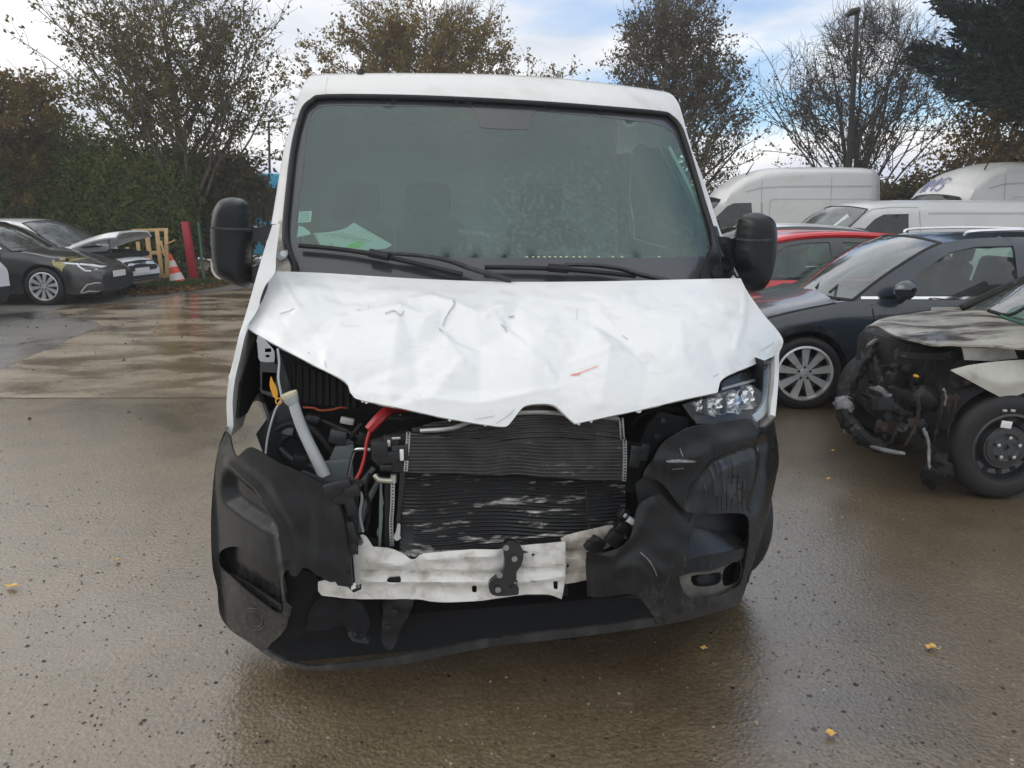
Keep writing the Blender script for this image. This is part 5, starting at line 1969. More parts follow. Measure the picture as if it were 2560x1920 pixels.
# pale half discs painted for defroster vent highlights along the bottom of the glass
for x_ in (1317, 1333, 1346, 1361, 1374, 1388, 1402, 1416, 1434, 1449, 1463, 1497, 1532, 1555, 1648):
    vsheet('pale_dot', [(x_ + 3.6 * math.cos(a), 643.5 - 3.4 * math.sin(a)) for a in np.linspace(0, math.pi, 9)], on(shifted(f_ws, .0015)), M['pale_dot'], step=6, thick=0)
c_st = L2W(.43, 1.78, 1.42)
mb = MB()
ring = [c_st + VU * .19 * math.cos(a) + (VZ * .86 - VV * -.5) * .19 * math.sin(a) for a in np.linspace(0, 2 * math.pi, 33)]
mb.tube(ring, .016, 8, cap=False)
mb.tube([c_st - VU * .18, c_st, c_st + VU * .18], .018, 8); mb.tube([c_st, c_st - VZ * .14 - VV * .08], .018, 8)
mb.tube([c_st, c_st - VV * .25 - VZ * .12], .04, 8)
mb.out('steering_wheel', M['rubber'], VAN)
for u_ in (-.62, -.22, .43):
    mb = MB(); R3 = Euler((rad(12), 0, TH))
    mb.box(L2W(u_, 2.20, 1.28), (.44 if u_ > 0 else .39, .14, .66), R3, .06)
    mb.box(L2W(u_, 2.05, .93), (.46 if u_ > 0 else .39, .5, .16), Euler((0, 0, TH)), .06)
    mb.box(L2W(u_, 2.27, 1.72), (.25, .10, .19), R3, .05)
    mb.out('seat', M['seat'], VAN)
mb = MB(); mb.grid([L2W(np.linspace(-.93, .93, 7), np.full(7, 2.45), np.full(7, z)) for z in np.linspace(.5, 2.26, 6)]); mb.out('bulkhead', M['trim_grey'], VAN)
mb = MB(); mb.grid([L2W(np.linspace(-.9, .9, 7), np.full(7, v_), np.full(7, .72)) for v_ in (1.2, 2.45)]); mb.out('cab_floor', M['darkin'], VAN)
mb = MB(); mb.grid([L2W(np.linspace(-.74, .74, 7), np.full(7, v_), np.full(7, 2.18)) for v_ in (1.85, 2.45)]); mb.out('headlining', M['trim_grey'], VAN)
mb = MB(); mb.box(L2W(.02, 1.72, 2.06), (.30, .05, .09), Euler((rad(20), 0, TH)), .02); mb.out('mirror_housing', M['rubber'], VAN)
mb = MB(); mb.tube([L2W(-.1, 2.1, 1.55), L2W(.1, 2.1, 1.52)], .02, 6); mb.out('grab_bar', M['trim_grey'], VAN)

# ---------------------------------------------------------------- crumpled hood
hood_top = crv([(692, 678), (800, 682), (900, 688), (1050, 697), (1245, 704), (1450, 704), (1650, 700), (1780, 697), (1852, 696)], 4)
hood_right = crv([(1852, 696), (1864, 722), (1880, 752), (1905, 785), (1932, 814), (1950, 838), (1957, 856), (1953, 872), (1941, 888)], 3)
hood_low_r = crv([(1941, 888), (1880, 914), (1830, 934), (1812, 944), (1801, 954), (1797, 968), (1794, 981)], 3)
hood_low_c = crv([(1794, 981), (1700, 1001), (1612, 1022), (1520, 1042), (1438, 1059)], 3)
notch = crv([(1438, 1059), (1420, 1044), (1400, 1026), (1386, 1016), (1370, 1013), (1345, 1013), (1318, 1016), (1304, 1023), (1290, 1040), (1272, 1062), (1263, 1067)], 3)
hood_low_l = crv([(1263, 1067), (1241, 1066), (1160, 1054), (1080, 1038), (977, 1016), (900, 1000), (884, 993), (874, 975), (862, 953), (790, 916), (700, 868), (640, 834), (614, 816)], 3)
hood_left = crv([(614, 816), (632, 790), (650, 762), (664, 728), (672, 705), (684, 686), (692, 678)], 3)
hood_outline = join(hood_top, hood_right, hood_low_r, hood_low_c, notch, hood_low_l, hood_left)

# creases: polyline, width (px), height (m); the side parameter makes one flank steeper
CREASE = [
    ([(690, 690), (715, 735), (742, 782)], 34, .020), ([(742, 782), (800, 800), (900, 786), (1000, 778)], 30, .018), ([(700, 792), (742, 782)], 18, -.014),
    ([(1000, 778), (1060, 800), (1090, 790)], 22, .018), ([(860, 806), (960, 800), (1050, 806)], 22, -.020),
    ([(1030, 757), (1080, 750), (1130, 766), (1120, 790), (1106, 812)], 20, .022), ([(1106, 812), (1150, 850), (1200, 866)], 26, -.026),
    ([(1106, 812), (1070, 870), (1000, 920), (900, 950)], 34, -.018), ([(1106, 814), (1120, 860), (1160, 900)], 26, .014),
    ([(1136, 770), (1190, 790), (1215, 795)], 22, .020), ([(1215, 795), (1240, 776), (1290, 770)], 22, .016), ([(1230, 790), (1270, 832), (1330, 880), (1385, 945)], 26, .020),
    ([(1262, 800), (1310, 850), (1362, 920)], 22, -.016), ([(1420, 905), (1500, 885), (1525, 870)], 22, .016), ([(1525, 870), (1560, 900), (1620, 915), (1720, 930)], 34, -.012),
    ([(1250, 740), (1400, 752), (1600, 770)], 36, .010), ([(1400, 790), (1500, 810), (1560, 850)], 34, -.012), ([(1600, 800), (1700, 790), (1800, 820)], 40, .010),
    ([(870, 985), (960, 985), (1080, 1000), (1200, 1010), (1330, 985), (1390, 975)], 24, .014), ([(900, 960), (1040, 965), (1200, 975)], 26, -.012),
    ([(1390, 975), (1440, 1010), (1500, 1015)], 26, .010), ([(740, 782), (790, 830), (820, 885)], 34, .014), ([(700, 800), (760, 870), (800, 900)], 30, -.012),
    ([(680, 740), (700, 760), (740, 782)], 20, -.010), ([(1858, 730), (1862, 760), (1856, 815), (1838, 870)], 22, .018), ([(1890, 900), (1925, 870), (1945, 850)], 14, .012), ([(1880, 860), (1920, 850)], 14, -.012),
    ([(760, 720), (900, 735), (1040, 728)], 40, .012), ([(820, 745), (930, 757)], 22, -.010), ([(1290, 800), (1370, 790), (1450, 830)], 40, -.010), ([(950, 850), (1010, 860), (1040, 900)], 44, -.016)]


def crease_field(P, lines, wk=1.0):
    d = np.zeros(len(P))
    for pl, w, h in lines:
        w = w * wk
        p = np.asarray(pl, float)
        m = np.full(len(P), 1e9)
        for a, b in zip(p[:-1], p[1:]):
            m = np.minimum(m, segdist(P, a, b))
        d += h * (.55 * np.maximum(1 - m / (w * 1.15), 0) + .45 * np.exp(-(m / (w * .8)) ** 2))
    return d


def sm_noise(P, s, seed):
    r = np.random.default_rng(seed)
    out = np.zeros(len(P))
    for k in range(10):
        a = r.uniform(0, 2 * math.pi); f = r.uniform(.6, 1.6) / s; ph = r.uniform(0, 6.28)
        out += np.sin((P[:, 0] * math.cos(a) + P[:, 1] * 1.6 * math.sin(a)) * f * 2 * math.pi + ph)
    return out / 10


FOLD = np.array([(692, 678, 0), (800, 682, 0), (950, 690, 0), (1100, 699, 0), (1245, 704, 0), (1450, 704, 0), (1650, 700, 0), (1852, 696, 0), (742, 782, .017), (614, 816, 0), (715, 735, .004), (860, 762, -.006), (1000, 778, .018), (960, 735, .010), (1060, 800, .011), (1050, 745, .014),
                 (1130, 766, .021), (1106, 812, -.012), (1040, 860, -.016), (1190, 790, .012), (1200, 866, -.013), (1150, 900, .004), (1250, 772, .016), (1265, 832, -.010), (1300, 755, .004), (1330, 880, .012), (1385, 945, .005), (1420, 905, -.008), (1525, 870, .013), (1480, 810, -.006),
                 (1400, 780, .005), (1600, 770, .006), (1560, 850, -.008), (1620, 915, -.005), (1720, 930, .004), (1700, 800, .006), (1780, 860, -.005), (1862, 760, .012), (1838, 870, .002), (1905, 850, -.006), (1957, 856, 0), (820, 885, .008), (770, 850, -.008), (900, 945, -.008), (980, 915, .006), (880, 992, .006),
                 (1080, 1000, .011), (1040, 962, -.010), (1200, 1012, .010), (1200, 968, -.010), (1330, 985, .012), (1263, 1067, 0), (1438, 1059, 0), (1500, 1010, .007), (1600, 1024, 0), (1794, 981, 0), (1941, 888, 0), (700, 868, 0), (640, 834, 0), (862, 953, 0), (977, 1016, 0), (664, 728, 0), (1905, 785, 0)], float)
_fv, _, _ff, *_r = delaunay_2d_cdt([Vector(q[:2]) for q in FOLD], [], [], 0, 1e-6)
_fh = np.array([FOLD[np.argmin(np.hypot(FOLD[:, 0] - v.x, FOLD[:, 1] - v.y)), 2] for v in _fv])
_fp = np.array([(v.x, v.y) for v in _fv])


def fold_height(P):
    """sheet metal folded along straight creases: plane facets between the fold points"""
    out = np.zeros(len(P))
    for f in _ff:
        a, b, c = _fp[list(f)]
        ha, hb, hc = _fh[list(f)]
        den = (b[1] - c[1]) * (a[0] - c[0]) + (c[0] - b[0]) * (a[1] - c[1])
        l1 = ((b[1] - c[1]) * (P[:, 0] - c[0]) + (c[0] - b[0]) * (P[:, 1] - c[1])) / den
        l2 = ((c[1] - a[1]) * (P[:, 0] - c[0]) + (a[0] - c[0]) * (P[:, 1] - c[1])) / den
        m = (l1 >= -1e-6) & (l2 >= -1e-6) & (l1 + l2 <= 1 + 1e-6)
        out[m] = (l1 * ha + l2 * hb + (1 - l1 - l2) * hc)[m]
    return out


def hood_disp(P):
    edge = np.full(len(P), 1e9)
    for a, b in zip(hood_top[:-1], hood_top[1:]):
        edge = np.minimum(edge, segdist(P, a, b))
    k = np.clip(edge / 40, 0, 1)
    return (crease_field(P, CREASE, .45) * .22 + (fold_height(P) + fold_height(P + [5, 0]) + fold_height(P - [5, 0]) + fold_height(P + [0, 5]) + fold_height(P - [0, 5])) / 5 * 1.0 + .004 * sm_noise(P, 260, 4) + .0035 * np.abs(sm_noise(P, 120, 9)) + .0012 * np.abs(sm_noise(P, 40, 12))) * k * np.clip((1900 - P[:, 0]) / 60, .3, 1)


hood = vsheet('hood', hood_outline, on(f_hood), M['white_hood'], step=5.5, thick=.010, disp=hood_disp)
hood_map_raw = on(f_hood)


def on_hood(off):
    h2, hf = None, None

    def f(q):
        V = hood_map_raw(q)
        N = np.array([-math.sin(rad(0)), 0, 0])
        n = -VV * .55 + VZ * .83
        return V + np.multiply.outer(hood_disp(q) + off, n)
    return f


for pts, w, m_ in (([(1131, 765), (1137, 772), (1124, 786), (1113, 800), (1107, 812)], 5, 'scuff'), ([(963, 792), (985, 788), (1001, 797), (1010, 788)], 3.5, 'scuff'), ([(1252, 814), (1263, 822), (1266, 830)], 4, 'scuff'), ([(1272, 794), (1286, 791)], 4.5, 'scuff'),
                   ([(1098, 815), (1108, 824)], 5, 'scuff'), ([(892, 776), (900, 777)], 3, 'scuff'), ([(921, 768), (923, 774)], 2.5, 'scuff'), ([(700, 789), (738, 784)], 2.5, 'scuff'), ([(1443, 772), (1441, 800)], 1.8, 'scuff'), ([(1556, 836), (1570, 846)], 3, 'scuff'),
                   ([(1430, 937), (1460, 930), (1494, 920)], 4, 'redscuff'), ([(1427, 938), (1450, 934)], 7, 'redscuff'), ([(1784, 943), (1796, 936)], 4, 'scuff'), ([(1240, 1062), (1275, 1040), (1285, 1028)], 3, 'scuff'), ([(1185, 1052), (1235, 1045)], 2, 'scuff'), ([(812, 906), (815, 922)], 3, 'scuff'),
                   ([(1905, 878), (1935, 858)], 3, 'scuff'), ([(770, 885), (774, 887)], 4, 'scuff'), ([(1000, 1040), (1001, 1042)], 3, 'scuff')):
    vsheet('scuff_mark', line_strip(crv(pts, 4), w * .45), on_hood(.004), M[m_], hood, step=5, thick=0)

# hood underside panel so the gap below it reads as depth
under = join(hood_low_l[::-1][4:-2], [(1263, 1060), (1400, 1010), (1780, 975), (1780, 950), (1300, 1000), (900, 960)])

# ---------------------------------------------------------------- left wing (edge-on) and the gap beside the hood
fr = [(575, 1086), (573, 1062), (570, 1008), (577, 950), (589, 900), (601, 845), (614, 818), (634, 790), (648, 764), (651, 745), (662, 715), (673, 700), (688, 678), (690, 640), (696, 590), (700, 560)]
wing = vsheet('front_wing', join(crv(fl, 3), crv(fr, 3)), lambda q: PV(q, vfen), M['white'], step=10, thick=.004)
vsheet('wing_gap', crv([(671, 704), (668, 722), (660, 742), (653, 757), (649, 760), (653, 742), (662, 722)], 2, True), lambda q: PV(q, lambda p: vfen(p) - .03), M['void'], step=6, thick=0)

# ---------------------------------------------------------------- engine bay behind the hood edge
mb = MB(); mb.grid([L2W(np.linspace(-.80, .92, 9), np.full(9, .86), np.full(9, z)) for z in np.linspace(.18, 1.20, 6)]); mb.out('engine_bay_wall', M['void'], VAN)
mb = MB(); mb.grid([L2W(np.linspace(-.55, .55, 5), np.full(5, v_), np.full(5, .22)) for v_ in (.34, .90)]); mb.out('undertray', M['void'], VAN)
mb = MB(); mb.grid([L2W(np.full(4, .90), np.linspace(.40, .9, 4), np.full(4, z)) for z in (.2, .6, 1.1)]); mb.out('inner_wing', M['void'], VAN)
# ribbed battery box
bx = gridsheet('battery_box', [(727, 905), (800, 930), (880, 965)], [(735, 1005), (800, 1012), (900, 1022)], 14, 60, lambda q: PV(q, .62), M['plastic_in'], VAN, disp=lambda P, t: .006 * np.sin(P[:, 0] * 2 * math.pi / 17))
vsheet('engine_cover', [(690, 870), (740, 880), (890, 985), (1080, 1030), (1080, 1150), (960, 1210), (760, 1200), (700, 1100)], lambda q: PV(q, .78), M['plastic_in'], step=40, thick=.02)
vsheet('inner_pillar', [(640, 1085), (700, 1000), (735, 1010), (790, 1180), (760, 1200), (660, 1140)], lambda q: PV(q, .66), M['dark_steel'], step=30, thick=.02)
for x0, y0, r_ in ((735, 1118, .05), (760, 1075, .035)):
    p = PV([(x0, y0)], .60)[0]
    mb = MB(); ring = [p + r_ * (VU * math.cos(a) + VZ * math.sin(a)) for a in np.linspace(0, 2 * math.pi, 21)]
    mb.tube(ring, .014, 6, cap=False); mb.out('hose_ring', M['plastic_in'], VAN)
vsheet('reservoir_box', [(824, 1150), (838, 1118), (884, 1112), (882, 1150), (870, 1185), (820, 1190)], lambda q: PV(q, .44), M['tealsteel'], step=20, thick=.03)
vsheet('reservoir_box', [(796, 1160), (880, 1152), (884, 1200), (810, 1205)], lambda q: PV(q, .40), M['tealsteel'], step=20, thick=.03)
# headlamp bracket
brk = vsheet('headlamp_bracket', crv([(643, 842), (656, 846), (672, 862), (685, 878), (686, 902), (680, 905), (650, 903), (645, 880)], 2, True), lambda q: PV(q, .47), M['primer'], holes=[np.array([(662, 871), (678, 871), (678, 881), (662, 881)]), np.array([(664, 887), (674, 887), (674, 894), (664, 894)])], step=8, thick=.006)
vsheet('bracket_leg', [(650, 905), (684, 905), (697, 918), (697, 985), (690, 996), (652, 982), (650, 930)], lambda q: PV(q, .52), M['dark_steel'], holes=[np.array([(655, 930), (690, 932), (688, 985), (655, 975)])], step=10, thick=.008)
vsheet('inner_plate', [(690, 880), (703, 890), (735, 1000), (720, 1080), (700, 1100), (690, 1040), (700, 1000)], lambda q: PV(q, .60), M['dark_steel'], step=18, thick=.006)
vtube('cord', [(694, 872, .45), (698, 905, .45), (696, 945, .44), (701, 975, .43), (704, 996, .42), (697, 1010, .42), (687, 1030, .43), (676, 1065, .44), (668, 1100, .45), (664, 1134, .45)], .0038, M['grey_plastic'], VAN, 5, 6)
# yellow tag and its ring
vsheet('yellow_tag', crv([(677, 942), (682, 952), (691, 970), (694, 990), (690, 997), (682, 990), (676, 972), (674, 960)], 3, True), lambda q: PV(q, .40), M['yellow'], step=6, thick=.006)
p = PV([(697, 1003)], .40)[0]
mb = MB(); mb.tube([p + .010 * (VU * math.cos(a) + VZ * math.sin(a)) for a in np.linspace(0, 2 * math.pi, 15)], .0028, 6, cap=False); mb.out('tag_ring', M['yellow'], VAN)
# washer filler pipe
pipe = vtube('filler_pipe', [(733, 1004, .38), (741, 1032, .38), (757, 1075, .38), (778, 1120, .37), (800, 1165, .36), (812, 1192, .35)], [.018, .0185, .019, .020, .0215, .022], M['grey_plastic'], VAN, 4, 14)
a_, b_ = PV([(724, 988)], .38)[0], PV([(733, 1010)], .38)[0]
mb = MB(); mb.tube([a_, a_ * .45 + b_ * .55, b_], [.026, .025, .018], 16); mb.out('filler_neck', M['grey_plastic'], pipe)
d_ = (a_ - b_) / np.linalg.norm(a_ - b_)
mb = MB(); mb.tube([a_ - d_ * .004, a_ + d_ * .008], .028, 18); mb.out('filler_rim', pm('aged_cream_plastic', (.55, .50, .36), .5), pipe)
# red strap and cable
vtube('red_strap', [(1030, 1022, .40), (985, 1020, .36), (968, 1028, .33), (945, 1050, .31), (922, 1075, .30)], [.012, .016, .019, .019, .017], M['red_plastic'], VAN, 3, 6)
vtube('red_cable', [(924, 1078, .30), (917, 1105, .29), (912, 1140, .28), (902, 1175, .27), (888, 1202, .26), (878, 1215, .26)], .0058, M['red_plastic'], VAN, 4, 8)
vtube('orange_cable', [(757, 1018, .62), (785, 1020, .62), (800, 1026, .61), (830, 1024, .61), (850, 1019, .61), (868, 1020, .62)], .0042, M['orange_line'], VAN, 4, 6)
vtube('steel_pipe', [(871, 1190, .34), (876, 1160, .33), (884, 1132, .32), (892, 1124, .31), (912, 1123, .30), (925, 1124, .30)], .006, M['steel'], VAN, 4, 8)
for q_ in ([(895, 1330, .36), (915, 1270, .38), (940, 1215, .42)], [(880, 1240, .42), (905, 1205, .44), (935, 1170, .46)], [(896, 1290, .40), (925, 1240, .42), (948, 1200, .44)]):
    vtube('inner_strut', q_, .010, M['tealsteel'], VAN, 3, 6)

# hoses, looms and clips filling the bay
for q_, r_, m_ in (([(690, 1075, .56), (720, 1060, .55), (760, 1062, .54), (800, 1090, .53), (830, 1130, .52)], .013, 'rubber'), ([(740, 1045, .60), (800, 1050, .58), (860, 1075, .55), (910, 1100, .50)], .010, 'plastic_in'),
                   ([(905, 1060, .50), (880, 1090, .49), (868, 1130, .48), (874, 1175, .46)], .009, 'rubber'), ([(770, 1195, .40), (800, 1215, .34), (840, 1216, .28), (880, 1200, .25), (915, 1210, .24)], .006, 'rubber'),
                   ([(885, 1215, .30), (905, 1240, .30), (900, 1285, .30), (908, 1330, .29)], .005, 'grey_plastic'), ([(925, 1185, .30), (915, 1225, .31), (925, 1275, .32), (915, 1325, .32)], .007, 'rubber'),
                   ([(700, 1120, .50), (735, 1150, .48), (780, 1165, .45), (815, 1180, .42)], .008, 'dark_steel'), ([(935, 1060, .42), (960, 1045, .40), (1010, 1048, .38), (1060, 1040, .38)], .009, 'rubber'),
                   ([(660, 1010, .56), (672, 1050, .55), (664, 1095, .55)], .006, 'dark_steel'), ([(1580, 1060, .42), (1610, 1035, .42), (1660, 1020, .42), (1700, 1025, .40)], .008, 'rubber'), ([(1575, 1240, .30), (1600, 1215, .30), (1622, 1222, .28), (1640, 1250, .26)], .006, 'rubber')):
    vtube('hose', q_, r_, M[m_], VAN, 5, 8)
for q_, s_, m_ in (((782, 1050), (.05, .03, .04), 'black_box'), ((845, 1090), (.06, .04, .05), 'dark_steel'), ((905, 1095), (.03, .03, .05), 'plastic_in'), ((720, 1075), (.04, .03, .03), 'tealsteel'), ((868, 1052), (.05, .02, .025), 'label'), ((750, 1150), (.05, .04, .04), 'plastic_in'), ((1665, 1030), (.05, .03, .03), 'plastic_in')):
    mb = MB(); mb.box(PV([q_], .57 if q_[1] < 1080 else .46)[0], s_, Euler((0, rad(14), TH)), .005); mb.out('bay_fitting', M[m_], VAN)
# ---------------------------------------------------------------- cooler pack
rib = lambda px, amp: (lambda P, t: amp * np.sign(np.sin(P[:, 1] * 2 * math.pi / px)) * np.abs(np.sin(P[:, 1] * 2 * math.pi / px)) ** .5)


def bentrib(P, t):
    sag = .012 * np.exp(-((P[:, 0] - 1265) / 60) ** 2 - ((P[:, 1] - 1150) / 60) ** 2)
    return .0045 * np.sin((P[:, 1] + 4 * np.sin(P[:, 0] / 33) * np.exp(-((P[:, 0] - 1265) / 90) ** 2)) * 2 * math.pi / 8.6) - sag


ic = gridsheet('intercooler', [(1022, 1082), (1150, 1096), (1300, 1104), (1430, 1100), (1560, 1100)], [(1014, 1180), (1110, 1183), (1220, 1189), (1300, 1188), (1400, 1195), (1560, 1203)], 84, 70, lambda q: PV(q, .20), M['alu_dark'], VAN, disp=bentrib)
ic['kind'] = 'stuff'


def bowrib(P, t):
    return .005 * np.sin((P[:, 1] + 26 * np.exp(-((P[:, 0] - 1370) / 190) ** 2)) * 2 * math.pi / 12.5)


up = gridsheet('radiator_core', [(1030, 1070), (1150, 1040), (1240, 1010), (1340, 1000), (1450, 1010), (1552, 1045)], [(1030, 1090), (1150, 1100), (1300, 1108), (1430, 1106), (1552, 1104)], 60, 60, lambda q: PV(q, .225), M['alu_dark'], VAN, disp=bowrib)
up['kind'] = 'stuff'
vtube('radiator_rail', [(1050, 1077, .21), (1130, 1070, .21), (1190, 1048, .21), (1250, 1036, .21), (1345, 1030, .21), (1440, 1036, .21), (1545, 1046, .21)], .008, M['alu_edge'], VAN, 4, 6)


def condrib(P, t):
    k = np.exp(-((P[:, 1] - 1390) / 40) ** 2)
    return .004 * np.sin((P[:, 1] + 5 * np.sin(P[:, 0] / 60)) * 2 * math.pi / 9.2) + .05 * k * np.sin((P[:, 0] - 1000) / 90) + .03 * k


cd = gridsheet('condenser', [(1012, 1176), (1200, 1186), (1400, 1192), (1562, 1200)], [(998, 1372), (1030, 1400), (1120, 1398), (1250, 1392), (1400, 1372), (1566, 1345)], 130, 60, lambda q: PV(q, .245), M['alu_black'], VAN, disp=condrib)
cd['kind'] = 'stuff'
# aluminium end strips
for nm, q_, w_, v_ in (('end_strip', [(1021, 1081), (1018, 1130), (1014, 1178)], 10, .19), ('end_strip', [(1562, 1100), (1563, 1150), (1561, 1203)], 9, .19), ('end_strip', [(1553, 1046), (1555, 1075), (1557, 1100)], 11, .215), ('end_strip', [(982, 1200), (981, 1260), (978, 1310), (980, 1365)], 10, .235)):
    es = vsheet(nm, line_strip(crv(q_, 4), w_), lambda q, v_=v_: PV(q, v_), M['alu_edge'], step=8, thick=.01)
    L_ = crv(q_, 8)
    mb = MB()
    for i in range(0, len(L_) - 1):
        p = PV([L_[i]], v_ - .002)[0]
        mb.box(p, (.006, .004, .003), Euler((0, 0, TH)))
    mb.out('slots', M['void'], es)
# left end tank with fittings
tank = vsheet('end_tank', [(958, 1098), (1000, 1085), (1019, 1082), (1014, 1180), (985, 1180), (962, 1175), (930, 1150), (925, 1110)], lambda q: PV(q, .215), M['black_box'], step=14, thick=.04)
for q_, sz_, m_ in (((1000, 1130), (.055, .03, .055), 'black_box'), ((975, 1140), (.06, .04, .04), 'plastic_in'), ((1004, 1134), (.014, .036, .040), 'label'), ((978, 1100), (.05, .03, .03), 'plastic_in'), ((972, 1104), (.012, .045, .025), 'steel'), ((990, 1092), (.03, .04, .010), 'steel'), ((965, 1165), (.04, .04, .02), 'plastic_in'), ((950, 1120), (.05, .05, .05), 'plastic_in')):
    mb = MB(); mb.box(PV([q_], .20)[0], sz_, Euler((0, 0, TH)), .004); mb.out('fitting', M[m_], tank)
vtube('coolant_pipe', [(938, 1188, .24), (946, 1198, .23), (962, 1201, .23), (984, 1202, .23)], .0095, pm('brass_pipe', (.52, .50, .42), .35, metal=.7), VAN, 4, 10)
vtube('coolant_pipe', [(984, 1186, .23), (984, 1206, .23)], .010, M['alu_edge'], VAN, 0, 8)
vsheet('cooler_bracket', [(950, 1203), (955, 1203), (957, 1290), (952, 1367), (946, 1367), (948, 1280)], lambda q: PV(q, .25), M['tealsteel'], step=10, thick=.01)
vsheet('cooler_bracket', [(1000, 1180), (1014, 1180), (1004, 1270), (997, 1352), (986, 1352), (994, 1270)], lambda q: PV(q, .225), M['black_box'], step=10, thick=.01)
vsheet('cooler_bracket', [(962, 1205), (978, 1205), (975, 1375), (962, 1372)], lambda q: PV(q, .26), M['plastic_in'], step=14, thick=.02)
vsheet('torn_foil', crv([(994, 1310), (1001, 1312), (1000, 1338), (1002, 1346), (990, 1352), (984, 1342), (990, 1330)], 2, True), lambda q: PV(q, .21), M['grey_plastic'], step=6, thick=.002)
# right side of the cooler pack
vsheet('cooler_frame', [(1566, 1105), (1600, 1110), (1620, 1060), (1650, 1030), (1690, 1040), (1720, 1045), (1720, 1070), (1660, 1095), (1620, 1140), (1600, 1190), (1600, 1230), (1558, 1230), (1566, 1200)], lambda q: PV(q, .26), M['black_box'], step=22, thick=.02)
for q_ in ((1655, 1050), (1640, 1090), (1590, 1120), (1605, 1140), (1626, 1225)):
    p = PV([q_], .245)[0]
    mb = MB(); mb.tube([p, p - VV * .012], .009, 10); mb.out('clip', M['dark_steel'], VAN)
for q_, s_ in (((1592, 1125), (.05, .02, .03)), ((1585, 1150), (.04, .02, .05)), ((1610, 1130), (.03, .02, .06))):
    mb = MB(); mb.box(PV([q_], .24)[0], s_, Euler((0, rad(10), TH)), .004); mb.out('frame_rib', M['dark_steel'], VAN)

# ---------------------------------------------------------------- crumpled front cross member
beam_up = crv([(770, 1440), (800, 1438), (850, 1428), (890, 1403)], 3)
beam = join([(795, 1455), (860, 1440), (890, 1405), (891, 1343), (905, 1337), (914, 1342), (922, 1352), (932, 1368)], crv([(932, 1368), (970, 1371), (1006, 1384), (1020, 1392), (1034, 1400), (1044, 1393), (1057, 1384), (1115, 1378), (1180, 1373), (1250, 1373), (1308, 1364), (1363, 1359), (1413, 1354)], 3),
            [(1414, 1400), (1413, 1453), (1407, 1480), (1404, 1498)], crv([(1404, 1498), (1374, 1487), (1327, 1486), (1294, 1489), (1236, 1497), (1200, 1502), (1133, 1506), (1079, 1504), (1042, 1498), (960, 1498), (880, 1497), (804, 1489)], 3), [(795, 1478)])
BEAM_CR = [([(890, 1436), (960, 1430), (1040, 1438), (1094, 1435), (1240, 1438), (1300, 1424), (1340, 1428), (1405, 1420)], 9, -.022), ([(900, 1448), (1060, 1452), (1240, 1456), (1405, 1440)], 12, .014), ([(930, 1400), (1000, 1410), (1034, 1402)], 14, .014), ([(1034, 1402), (1040, 1425), (1030, 1440)], 14, -.016),
           ([(1060, 1395), (1150, 1392), (1240, 1386)], 12, .012), ([(1294, 1380), (1310, 1410), (1296, 1430)], 12, -.014), ([(1085, 1470), (1140, 1490), (1180, 1480)], 18, -.010), ([(1340, 1440), (1370, 1470), (1400, 1480)], 14, .008), ([(830, 1470), (900, 1480)], 16, .01)]


def f_beam(u, z):
    return .13 + .10 * np.minimum(np.abs(u) / .7, 1.3) ** 2 + .12 * (z - .45)


slot = lambda x, y, w, h: rrect(x - w, y - h, x + w, y + h, min(w, h) * .8, 3)
cm = vsheet('cross_member', beam, on(f_beam), M['white_dirty'], holes=[slot(986, 1449, 18, 9), slot(1186, 1473, 6, 10), slot(1389, 1462, 6, 10), circ(1333, 1387, 4, 10), slot(1288, 1451, 5, 5), slot(1333, 1451, 6, 4)], step=8, thick=.006, disp=lambda P: crease_field(P, BEAM_CR) + .003 * sm_noise(P, 60, 2))
vsheet('slot_plug', slot(986, 1449, 19, 10), on(shifted(f_beam, .012)), M['rubber'], cm, step=8, thick=.006)
vsheet('mount_bolt', circ(900, 1355, 8, 14), on(shifted(f_beam, -.012)), M['steel'], cm, step=6, thick=.014)
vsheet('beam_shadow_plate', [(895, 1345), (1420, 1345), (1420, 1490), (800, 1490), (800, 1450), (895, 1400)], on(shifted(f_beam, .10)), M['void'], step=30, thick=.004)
vsheet('cross_member_end', join(crv([(1402, 1346), (1420, 1336), (1489, 1320), (1530, 1313), (1542, 1320), (1538, 1345), (1520, 1370), (1470, 1385), (1466, 1450)], 3), [(1440, 1456), (1414, 1460), (1410, 1390)]), on(shifted(f_beam, .03)), M['grime_white'], step=9, thick=.006, disp=lambda P: crease_field(P, [([(1410, 1385), (1450, 1378), (1470, 1384)], 10, -.02), ([(1420, 1350), (1500, 1335)], 14, .012), ([(1418, 1400), (1440, 1395), (1460, 1410)], 12, .012)]), holes=[circ(1418, 1415, 5, 10)])
# chrome clip strip at the torn bumper end
vsheet('metal_clip', [(872, 1380), (882, 1381), (890, 1470), (878, 1476)], on(shifted(f_beam, -.06)), M['chrome'], step=10, thick=.004)
vsheet('metal_clip', [(883, 1384), (896, 1388), (898, 1468), (891, 1472)], on(shifted(f_beam, -.05)), M['alu_edge'], step=10, thick=.004)
vsheet('clip_foot', [(868, 1466), (902, 1462), (902, 1474), (884, 1482)], on(shifted(f_beam, -.05)), M['plastic_in'], step=8, thick=.008)
